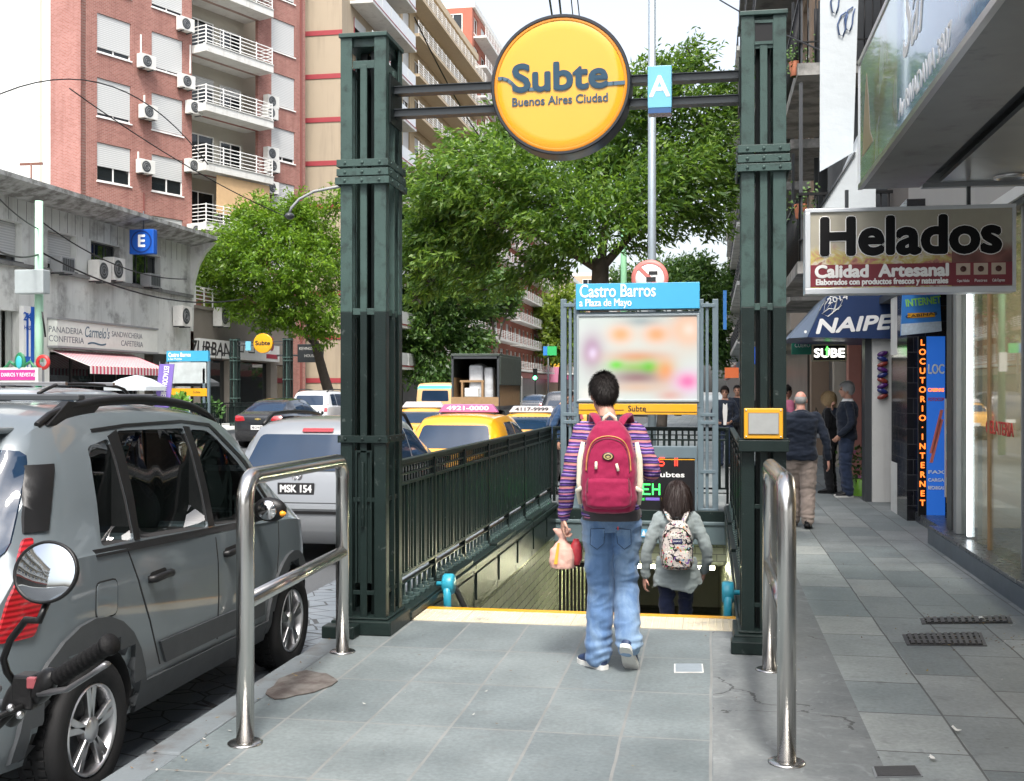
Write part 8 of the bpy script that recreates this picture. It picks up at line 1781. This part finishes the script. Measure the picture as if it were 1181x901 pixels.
text('ESTACIONAMIENTO', .3, WHP, t, (pts[0].lerp(pts[2], .5)) - Vector((0, .01, 0)), -(pts[3] - pts[0]), (1, 0, 0), .004, fit=1.55)
for px, py, w_, cc, lab in ((157, 440, 1.25, (.46, .5, .53), 'pale grey closed weave parasol by the bakery tables'), (222, 436, 1.2, (.05, .055, .06), 'dark grey parasol in front of the far station board')):
    q = onX(px, py, -22.3 if cc[0] > .2 else -21.9); t = thing('parasol', lab, 'parasol', (q.x, q.y, 0)); mb = MB(); n = 8; rings = [[Vector((q.x + r * math.cos(2 * PI * k / n), q.y + r * math.sin(2 * PI * k / n), z)) for k in range(n)] for r, z in ((.02, q.z + .25), (w_ * .5, q.z + .1), (w_, q.z - .2), (w_, q.z - .36), (w_ * .98, q.z - .36), (w_ * .98, q.z - .21))]; mb.loft(rings, False, sm=False); mb.build('canopy', mat('parasol ' + lab[:8], cc, .8), t); mb = MB(); mb.cyl((q.x, q.y, 0), (q.x, q.y, q.z + .3), .03, 8); mb.build('pole', DGREY, t)
q = onX(22, 435, XF); t = thing('news_sign', 'magenta newsstand sign with a green ornament at the left edge', 'sign', (q.x, q.y, 0)); a, b = onY(-8, 444, q.y), onY(44, 424, q.y); mb = MB(); mb.box(a.x, b.x, q.y, q.y + .2, a.z, b.z); mb.build('panel', WHITED, t); mb = MB(); mb.box(a.x + .1, b.x - .1, q.y - .02, q.y - .001, (a.z + b.z) / 2 - .12, (a.z + b.z) / 2 + .2); mb.build('band', mat('magenta band', (.42, .03, .22), .5), t); text('DIARIOS Y REVISTAS', .17, WHP, t, ((a.x + b.x) / 2 + .1, q.y - .025, (a.z + b.z) / 2 + .04), fit=1.15)
GO = mat('green ornament', (.02, .16, .07), .4); mb = MB(); cc = onY(22, 418, q.y); mb.ball((cc.x, q.y + .06, cc.z), ((.2, 0, 0), (0, .06, 0), (0, 0, .32)))
for s in (-1, 1): mb.tube([(cc.x + s * .15, q.y + .06, cc.z - .1), (cc.x + s * .35, q.y + .06, cc.z + .02), (cc.x + s * .45, q.y + .06, cc.z - .12), (cc.x + s * .6, q.y + .06, cc.z - .22)], .05, 6)
mb.build('ornament', GO, t); mb = MB(); mb.ball((cc.x, q.y - .01, cc.z), ((.11, 0, 0), (0, .03, 0), (0, 0, .2))); mb.build('medallion', mat('turquoise medallion', (.05, .4, .45), .3), t); 
for x in (a.x, b.x - .1): mb = MB(); mb.box(x, x + .1, q.y, q.y + .2, 0, a.z); mb.build('post', GO, t)
s0 = FE.hit(22, 400)[0]; a, b = FE.hit(21.5, 430), FE.hit(32, 354); t = thing('garage_sign', 'narrow white and blue 24 HRS sign with a down arrow on the facade', 'sign', FE.pt(a[0], a[1], 0)); mb = MB(); FE.box(mb, a[0], b[0], a[1], b[1], .02, .2); mb.build('panel', mat('sign white', (.66, .67, .66), .5), t)
mb = MB(); FE.box(mb, b[0] - .12, b[0] + .1, a[1], b[1], .201, .21); m_ = (a[0] + b[0]) / 2 - .05; FE.box(mb, m_ - .06, m_ + .06, a[1] + .6, a[1] + 2.2, .202, .212); mb.prism([FE.pt(m_ - .2, a[1] + .6, .202), FE.pt(m_ + .2, a[1] + .6, .202), FE.pt(m_, a[1] + .2, .202)], FE.n * .01); mb.build('arrow', BLUE, t); text('24', .42, BLUE, t, FE.pt(m_, b[1] - .4, .21), FE.u, (0, 0, 1), .01, fit=.5); text('HRS', .2, BLUE, t, FE.pt(m_, b[1] - .8, .21), FE.u, (0, 0, 1), .004, fit=.4)
q = onX(36, 205, -27.); t = thing('roof_aerial', 'thin T shaped aerial on the roof edge at the far left', 'aerial', (q.x, q.y, 9.2)); mb = MB(); mb.cyl((q.x, q.y, 9.2), (q.x, q.y, q.z + .6), .04, 6); mb.box(q.x - .5, q.x + .5, q.y - .03, q.y + .03, q.z + .5, q.z + .6); mb.build('mast', mat('rusty mast', (.16, .07, .05), .7), t)
# planters by the far fence
def bush(label, c, r, n, colr, pot=True, nm='potted_shrub'):
    t = thing(nm, label, 'plant', (c.x, c.y, 0)); mb = MB()
    for i in range(n):
        v = Vector((R.gauss(0, 1), R.gauss(0, 1), R.gauss(0, 1))).normalized() * R.uniform(.3, 1); p = c + Vector((v.x * r[0], v.y * r[0], v.z * r[1])); d = (v + Vector((R.uniform(-1, 1), R.uniform(-1, 1), R.uniform(-1, 1)))).normalized() * .22; e = d.orthogonal().normalized() * .07; mb.add([p, p + d * .5 + e, p + d, p + d * .5 - e], [(0, 1, 2, 3)])
    mb.build('foliage', mat('shrub ' + label[:14], colr, .6, 0, .4, 3), t)
    if pot: mb = MB(); mb.lathe([(.3, 0), (.36, .75), (.32, .75), (.0005, .7)], (c.x, c.y, 0), n=18); mb.build('pot', WHITED, t)
bush('round bright green shrub on the far pavement near the purple banner', onX(208, 468, -20.9), (.35, .5), 260, (.12, .28, .03)); bush('spreading darker green shrub in a pale pot by the far fence', onX(240, 473, -20.9), (.6, .5), 320, (.06, .15, .03))
# traffic signal and street name plate far along
q = onX(613, 440, -20.6); t = thing('traffic_light', 'far traffic light showing green beside the pink shops', 'traffic light', (q.x, q.y, 0)); mb = MB(); c = onX(617, 432, -20.6); mb.box(c.x - .25, c.x + .25, c.y, c.y + .3, c.z - .7, c.z + .7); mb.cyl((c.x, c.y + .2, 0), (c.x, c.y + .2, c.z), .08, 8); mb.build('housing', BLK, t); mb = MB(); mb.sphere((c.x, c.y - .02, c.z - .4), .24, 12, 8); mb.build('green_lamp', emi('green signal', (.1, 1, .4), 3), t)
Yn = 48; a, b = onY(626.5, 410, Yn), onY(642, 399.5, Yn); t = thing('street_name_sign', 'small blue and green street name plate left of the station board', 'street sign', (a.x, Yn, 0)); mb = MB(); m_ = a.x + (b.x - a.x) * .3; mb.box(m_ + .002, b.x, Yn, Yn + .03, a.z, b.z); mb.build('green_plate', mat('street sign green', (.03, .42, .12), .4), t); mb = MB(); mb.box(a.x, m_, Yn, Yn + .03, a.z, b.z); mb.build('blue_plate', mat('street sign blue', (.03, .2, .55), .4), t); mb = MB(); mb.cyl((a.x + .2, Yn + .1, 0), (a.x + .2, Yn + .1, b.z + .1), .04, 8); mb.build('pole', DGREY, t)
q = onD(392, 215, 40); q2 = onD(334, 246, 40)
t = thing('street_lamp_arm', 'curved grey lamp arm reaching out left of the green column', 'street lamp', (q.x + .6, q.y, 0)); mb = MB(); mb.tube([(q.x + .6, q.y, 0), (q.x + .6, q.y, q.z - .2), q, onD(362, 221, 40), onD(345, 230, 40), onD(336, 240, 40), q2], [.09, .07, .055, .05, .05, .05, .045], 8); mb.build('arm', MGREY, t); mb = MB(); mb.ball(q2 + Vector((0, 0, -.1)), ((.16, 0, 0), (0, .22, 0), (0, 0, .12))); mb.build('lamp_head', DGREY, t)
# ------------------------------------------------------------------ overhead cables
def cable(label, p, q, sag, r=.012):
    P_ = [p.lerp(q, k / 16) + Vector((0, 0, -sag * 4 * (k / 16) * (1 - k / 16))) for k in range(17)]; m = MB(); m.tube(P_, r, 6); o = m.build('overhead_cable', BLK); tag(o, label, 'cable')
K = q0
tp_ = Vector((q0.x, q0.y, q0.z))
cable('cable from the mint pole past the blue E sign, upper of the pair', tp_ + Vector((0, 0, -.6)), onD(215, 322, 44), .5, .022); cable('cable from the mint pole past the blue E sign, lower of the pair', tp_ + Vector((0, 0, -1.6)), onD(280, 345, 50), .7, .03)
cable('cable slanting from the left edge down to the mint pole', onD(-30, 195, 30), tp_ + Vector((0, 0, -.9)), .2, .02); cable('lowest cable from the left edge to the mint pole', onD(-30, 270, 30), tp_ + Vector((0, 0, -1.7)), .3, .03)
cable('long thin cable crossing the brick tower and its windows', onD(-20, 118, 34), onD(240, 190, 46), -1.8, .022); cable('long thin cable falling from the brick tower to the tree', onD(80, 102, 38), onD(330, 250, 48), .3, .02)
for i, (x0, x1) in enumerate(((628, 648), (641, 655), (655, 668), (662, 676))): cable(['leftmost', 'second', 'third', 'rightmost'][i] + ' of the overhead cables rising above the round yellow sign', onD(x0, -40, 14), onD(x1, 80, 30), .1, .016 if i < 2 else .009)
cable('dark cable slanting down behind the crossbars to the tree', onD(478, 20, 20), onD(565, 175, 26), .15, .014); cable('cable from the right column top across to the banner', onD(830, 0, 16), onD(990, 75, 12), .05, .01)

# ------------------------------------------------------------------ trees
def leafmat(name, a, b_, trans=.35):
    m, t, b = nt(name); g = t.nodes.new('ShaderNodeNewGeometry'); co = objco(t)
    n = noisef(t, co, .55, 3); f = mth(t, 'MULTIPLY_ADD', g.outputs['Random Per Island'], .6, mth(t, 'MULTIPLY', n, .5))
    c = ramp(t, f, [(.12, tuple(x * .42 for x in a)), (.5, a), (.88, b_)])
    lk(t, c, b.inputs['Base Color']); b.inputs['Roughness'].default_value = .42
    tr = node(t, 'ShaderNodeBsdfTranslucent'); lk(t, mixc(t, .5, c, (b_[0] * 1.5, b_[1] * 1.7, b_[2] * .6)), tr.inputs[0]); mx = node(t, 'ShaderNodeMixShader'); mx.inputs[0].default_value = trans
    lk(t, b.outputs[0], mx.inputs[1]); lk(t, tr.outputs[0], mx.inputs[2]); lk(t, mx.outputs[0], t.nodes['Material Output'].inputs[0]); return m
BARK = mat('grey brown bark', (.07, .058, .046), .9, 0, .35, 6, .8, 24, bd=.02)
def tree(label, base, fork_z, r0, blobs, nleaf, ll, lw, lm, seed, lean=(0, 0), nm='street_tree', clump=20, droop=.5):
    """blobs: (centre, rx, ry, rz); leaves hang in sprays around twig ends spread through each blob"""
    rr = random.Random(seed); rng = np.random.default_rng(seed); base = Vector(base); t = thing(nm, label, 'tree', base)
    fork = base + Vector((lean[0], lean[1], fork_z)); mb = MB()
    mid = base.lerp(fork, .5) + Vector((rr.uniform(-.12, .12), rr.uniform(-.12, .12), 0)); p, r = smoothpath([base, mid, fork], [r0 * 1.25, r0, r0 * .82], 6); mb.tube(p, r, 14)
    vols = [b[1] * b[2] * b[3] for b in blobs]; tot = sum(vols); C = []
    limbs = []
    for bi, (c, rx, ry, rz) in enumerate(blobs):
        c = Vector(c); k = (vols[bi] / max(vols)) ** .35
        if limbs and (bi % 3 or vols[bi] < .3 * max(vols)):
            q = min((x for l in limbs for x in l[3:]), key=lambda x: (x - c).length); m_ = q.lerp(c, .5) + Vector((0, 0, .12)); p, r = smoothpath([q, m_, c], [r0 * .24 * k, r0 * .18 * k, r0 * .08], 5); mb.tube(p, r, 7); limbs.append([q] * 3 + p[2:])
            for s in range(6):
                v = Vector((rr.gauss(0, 1), rr.gauss(0, 1), rr.gauss(0, .8))).normalized() * rr.uniform(.5, .92); e = c + Vector((v.x * rx, v.y * ry, v.z * rz)); pp, r2 = smoothpath([c, c.lerp(e, .5) + Vector((0, 0, .1 * rx)), e], [r0 * .1, r0 * .07, r0 * .03], 4); mb.tube(pp, r2, 5)
            continue
        m_ = fork.lerp(c, .5) + Vector((rr.uniform(-.4, .4), rr.uniform(-.4, .4), rr.uniform(.0, .5))) * min(1, rx * .5); p, r = smoothpath([fork + (fork - mid) * -.1, m_, c], [r0 * .62 * k, r0 * .4 * k, r0 * .16], 6); mb.tube(p, r, 9); limbs.append(p)
        for s in range(9):
            q = p[rr.randrange(len(p) // 2, len(p))]; v = Vector((rr.gauss(0, 1), rr.gauss(0, 1), rr.gauss(0, .8))).normalized() * rr.uniform(.5, .92); e = c + Vector((v.x * rx, v.y * ry, v.z * rz)); mm = q.lerp(e, .5) + Vector((0, 0, .15 * rx)); pp, r2 = smoothpath([q, mm, e], [r0 * .17, r0 * .11, r0 * .04], 4); mb.tube(pp, r2, 6)
    mb.build('trunk', BARK, t)
    nc = int(nleaf / clump)
    cen = []
    for bi, (c, rx, ry, rz) in enumerate(blobs):
        n = max(4, int(nc * vols[bi] ** .75 / sum(v ** .75 for v in vols))); v = rng.normal(size=(n, 3)); v /= np.linalg.norm(v, axis=1)[:, None]; rad_ = rng.uniform(.12, 1.25, n) ** .6; cen.append(np.array(c)[None] + v * rad_[:, None] * np.array((rx, ry, rz))[None])
    cen = np.concatenate(cen); nC = len(cen); spread = (tot / len(blobs)) ** (1 / 3) * .10 + ll * .75
    out = cen - np.array(fork)[None]; out[:, 2] -= droop * np.linalg.norm(out, axis=1) * .5; out /= np.linalg.norm(out, axis=1)[:, None]
    idx = np.repeat(np.arange(nC), clump); N = len(idx); along = rng.uniform(-1, 1, N) * spread * 1.25
    pos = cen[idx] + out[idx] * along[:, None] + rng.normal(size=(N, 3)) * spread * np.array((.42, .42, .3))[None]
    d = out[idx] * .8 + rng.normal(size=(N, 3)) * .65; d[:, 2] -= droop; d /= np.linalg.norm(d, axis=1)[:, None]
    s = np.cross(d, rng.normal(size=(N, 3))); s /= np.linalg.norm(s, axis=1)[:, None]
    L = ll * rng.uniform(.65, 1.25, N)[:, None]; W = lw * rng.uniform(.7, 1.2, N)[:, None]; nrm = np.cross(d, s)
    V_ = np.stack([pos, pos + d * L * .45 + s * W * .5 + nrm * L * .06, pos + d * L - nrm * L * .12, pos + d * L * .45 - s * W * .5 + nrm * L * .06], 1).reshape(-1, 3) - np.array(base)[None]
    me = bpy.data.meshes.new('crown'); me.vertices.add(4 * N); me.vertices.foreach_set('co', V_.astype(np.float32).ravel()); me.loops.add(4 * N); me.loops.foreach_set('vertex_index', np.arange(4 * N, dtype=np.int32)); me.polygons.add(N); me.polygons.foreach_set('loop_start', np.arange(0, 4 * N, 4, dtype=np.int32)); me.polygons.foreach_set('loop_total', np.full(N, 4, np.int32)); me.update(calc_edges=True); me.validate()
    o = bpy.data.objects.new('crown', me); col.objects.link(o); o.parent = t; me.materials.append(lm); return t
def blobs_at(d, lst, deep=1.0):
    out = []
    for (px, py, rx, ry, dd) in lst:
        k = d / FPX; out.append((onD(px, py, d + dd), rx * k, min(rx, ry) * k * deep, ry * k))
    return out
LM1 = leafmat('ash leaf green', (.07, .155, .028), (.215, .33, .055), .42); LM2 = leafmat('bright leaf green', (.095, .195, .02), (.23, .36, .035), .42); LM3 = leafmat('yellow green leaf', (.12, .2, .03), (.27, .33, .06), .5); LM4 = leafmat('deep leaf green', (.045, .11, .026), (.13, .225, .045), .36)
B1 = blobs_at(25.5, [(520, 252, 52, 46, .3), (505, 215, 38, 34, -.6), (585, 205, 58, 52, -.5), (560, 275, 44, 28, .8), (640, 240, 52, 48, -.8), (625, 300, 34, 20, .4), (690, 190, 48, 46, .6), (745, 225, 48, 40, -.5), (735, 165, 48, 42, .5), (790, 200, 42, 46, -.3), (815, 150, 36, 46, .3), (775, 110, 32, 36, .0), (836, 205, 24, 40, .5), (735, 112, 28, 26, -.4), (596, 158, 42, 24, .2), (540, 180, 34, 26, .5), (800, 252, 40, 18, .1), (590, 125, 16, 12, 0), (668, 158, 30, 40, 1.4), (762, 268, 26, 14, .6), (490, 275, 26, 26, .2), (545, 308, 24, 16, .5), (500, 300, 22, 14, -.3), (610, 318, 24, 12, .2), (668, 275, 36, 22, -1.2), (705, 250, 40, 26, -1.0), (640, 318, 18, 14, -.6), (585, 330, 16, 12, .4), (735, 285, 20, 10, -.6), (825, 262, 18, 12, .3), (700, 120, 30, 34, 1.2), (800, 70, 24, 22, .4), (760, 78, 20, 16, -.2), (840, 110, 20, 34, .5), (478, 285, 20, 20, .3), (474, 312, 16, 22, .5), (498, 328, 20, 14, .3), (530, 322, 18, 14, .0), (556, 335, 14, 10, .4), (480, 345, 12, 14, .2)], 1.1)
tree('broad leafy ash tree rising behind the station board and round sign', (-2.45, 25.0, 0), 4.6, .22, B1, 46000, .185, .058, LM1, 11, (.05, .2))
tree('deep green tree right behind the left green column', (-20.9, 82, 0), 4.5, .35, blobs_at(84, [(500, 275, 34, 40, 0), (478, 320, 28, 50, 1), (520, 330, 34, 40, -1), (545, 300, 28, 30, 1), (495, 385, 32, 34, 0), (468, 400, 20, 30, 1), (530, 385, 24, 24, 1), (508, 425, 26, 16, -1), (555, 335, 22, 26, 0), (480, 240, 20, 24, 0), (440, 300, 30, 60, 2), (425, 370, 30, 50, 2), (468, 265, 18, 30, 0), (470, 345, 18, 40, -1), (545, 400, 18, 20, 0), (490, 430, 26, 12, -1)], 1.3), 38000, .44, .17, LM4, 12)
tree('bright yellow green tree before the shop block across the avenue', (-20.7, 61.8, 0), 4.4, .28, blobs_at(59, [(310, 262, 44, 34, 0), (355, 262, 34, 30, 1), (268, 290, 34, 34, -1), (320, 305, 58, 40, -1), (375, 310, 34, 56, 2), (250, 325, 28, 26, 0), (290, 345, 52, 26, 0), (345, 355, 42, 30, 0), (375, 375, 26, 22, 1), (238, 300, 16, 30, 0), (345, 238, 20, 16, 0), (318, 372, 26, 12, 0), (232, 318, 12, 16, 0), (285, 248, 16, 14, 0), (262, 350, 18, 12, 0), (388, 235, 16, 18, 1), (305, 232, 10, 10, 0), (228, 282, 10, 14, 0)], 1.2), 34000, .26, .10, LM2, 13, (-1.0, -1.0))
tree('sunlit yellow green tree small beside the street name plate', (-20.5, 158, 0), 5, .4, blobs_at(158, [(640, 372, 24, 24, 0), (655, 350, 22, 18, 0), (640, 400, 20, 18, 0), (662, 385, 16, 30, 0), (625, 360, 14, 14, 0)], 1.2), 7000, .75, .34, LM3, 14)
tree('far green tree showing right of the station board', (-2.2, 52, 0), 4, .2, blobs_at(53, [(790, 325, 26, 28, 0), (815, 345, 22, 26, 0), (765, 330, 28, 26, 0), (808, 312, 18, 16, 0), (735, 330, 30, 24, 0)], 1.2), 10000, .26, .1, LM4, 15)
tree('second far green tree along our kerb right of the station board', (-2.2, 78, 0), 4, .2, blobs_at(80, [(822, 370, 18, 36, 0), (838, 330, 13, 24, 0), (810, 395, 18, 26, 0), (828, 402, 14, 30, 0)], 1.2), 8000, .36, .14, LM4, 16)
tree('green tree hidden among the fronts left of the truck', (-20.8, 110, 0), 5, .3, blobs_at(112, [(560, 350, 20, 22, 0), (575, 330, 20, 18, 0), (545, 375, 18, 24, 0), (590, 345, 14, 14, 0)], 1.2), 6000, .55, .22, LM4, 17)

# ------------------------------------------------------------------ camera, sky, sun
cam = bpy.data.cameras.new('camera'); co_ = bpy.data.objects.new('camera', cam); col.objects.link(co_); cam.sensor_width = 36; cam.lens = 36 * FPX / 1181; cam.clip_end = 4000; cam.clip_start = .05
co_.location = CAM; co_.rotation_euler = (rad(90), 0, YAW); scene.camera = co_
SUN_EL, SUN_AZ = rad(60), rad(165)       # azimuth clockwise from +Y: high behind the camera
w = bpy.data.worlds.new('World'); scene.world = w; w.use_nodes = True; t = w.node_tree; bg = t.nodes['Background']
sky = t.nodes.new('ShaderNodeTexSky'); sky.sky_type = 'NISHITA'; sky.sun_disc = False; sky.sun_elevation = SUN_EL; sky.sun_rotation = SUN_AZ; sky.air_density = 1.0; sky.dust_density = 5.0; sky.ozone_density = 1.0
hs = t.nodes.new('ShaderNodeHueSaturation'); hs.inputs['Saturation'].default_value = .45; t.links.new(sky.outputs[0], hs.inputs['Color']); t.links.new(hs.outputs[0], bg.inputs[0]); bg.inputs[1].default_value = .135
sl = bpy.data.lights.new('sun', 'SUN'); so = bpy.data.objects.new('sun', sl); col.objects.link(so); sl.energy = 1.4; sl.angle = rad(10); sl.color = (1, .96, .9)
sdir = Vector((math.sin(SUN_AZ) * math.cos(SUN_EL), math.cos(SUN_AZ) * math.cos(SUN_EL), math.sin(SUN_EL)))
so.rotation_euler = sdir.to_track_quat('Z', 'Y').to_euler()
vs = scene.view_settings; vs.view_transform = 'Standard'; vs.look = 'None'; vs.gamma = 1; vs.use_curve_mapping = False; vs.exposure = 1.55

GR = {'column': 'green lattice columns of the two station entrances', 'fence': 'iron fences around the station stairs', 'fence base': 'moulded base blocks under the stair fences', 'handrail': 'handrails of the station stairs', 'tree': 'trees along the avenue', 'person': 'people on the pavements', 'car': 'cars in the avenue', 'cable': 'overhead cables', 'lamp': 'lamps under ceilings', 'drain': 'drain gratings in the pavement', 'litter': 'paper scraps on the pavement', 'stool': 'shop stools', 'parasol': 'parasols before the bakery', 'building': 'buildings along the avenue', 'shop sign': 'shop signs', 'backpack': 'backpacks worn on the stairs', 'plant': 'potted plants', 'pole': 'street poles'}
for o in list(bpy.data.objects):
    if o.parent is None and o.get('category') in GR and not o.get('group'): o['group'] = GR[o['category']]
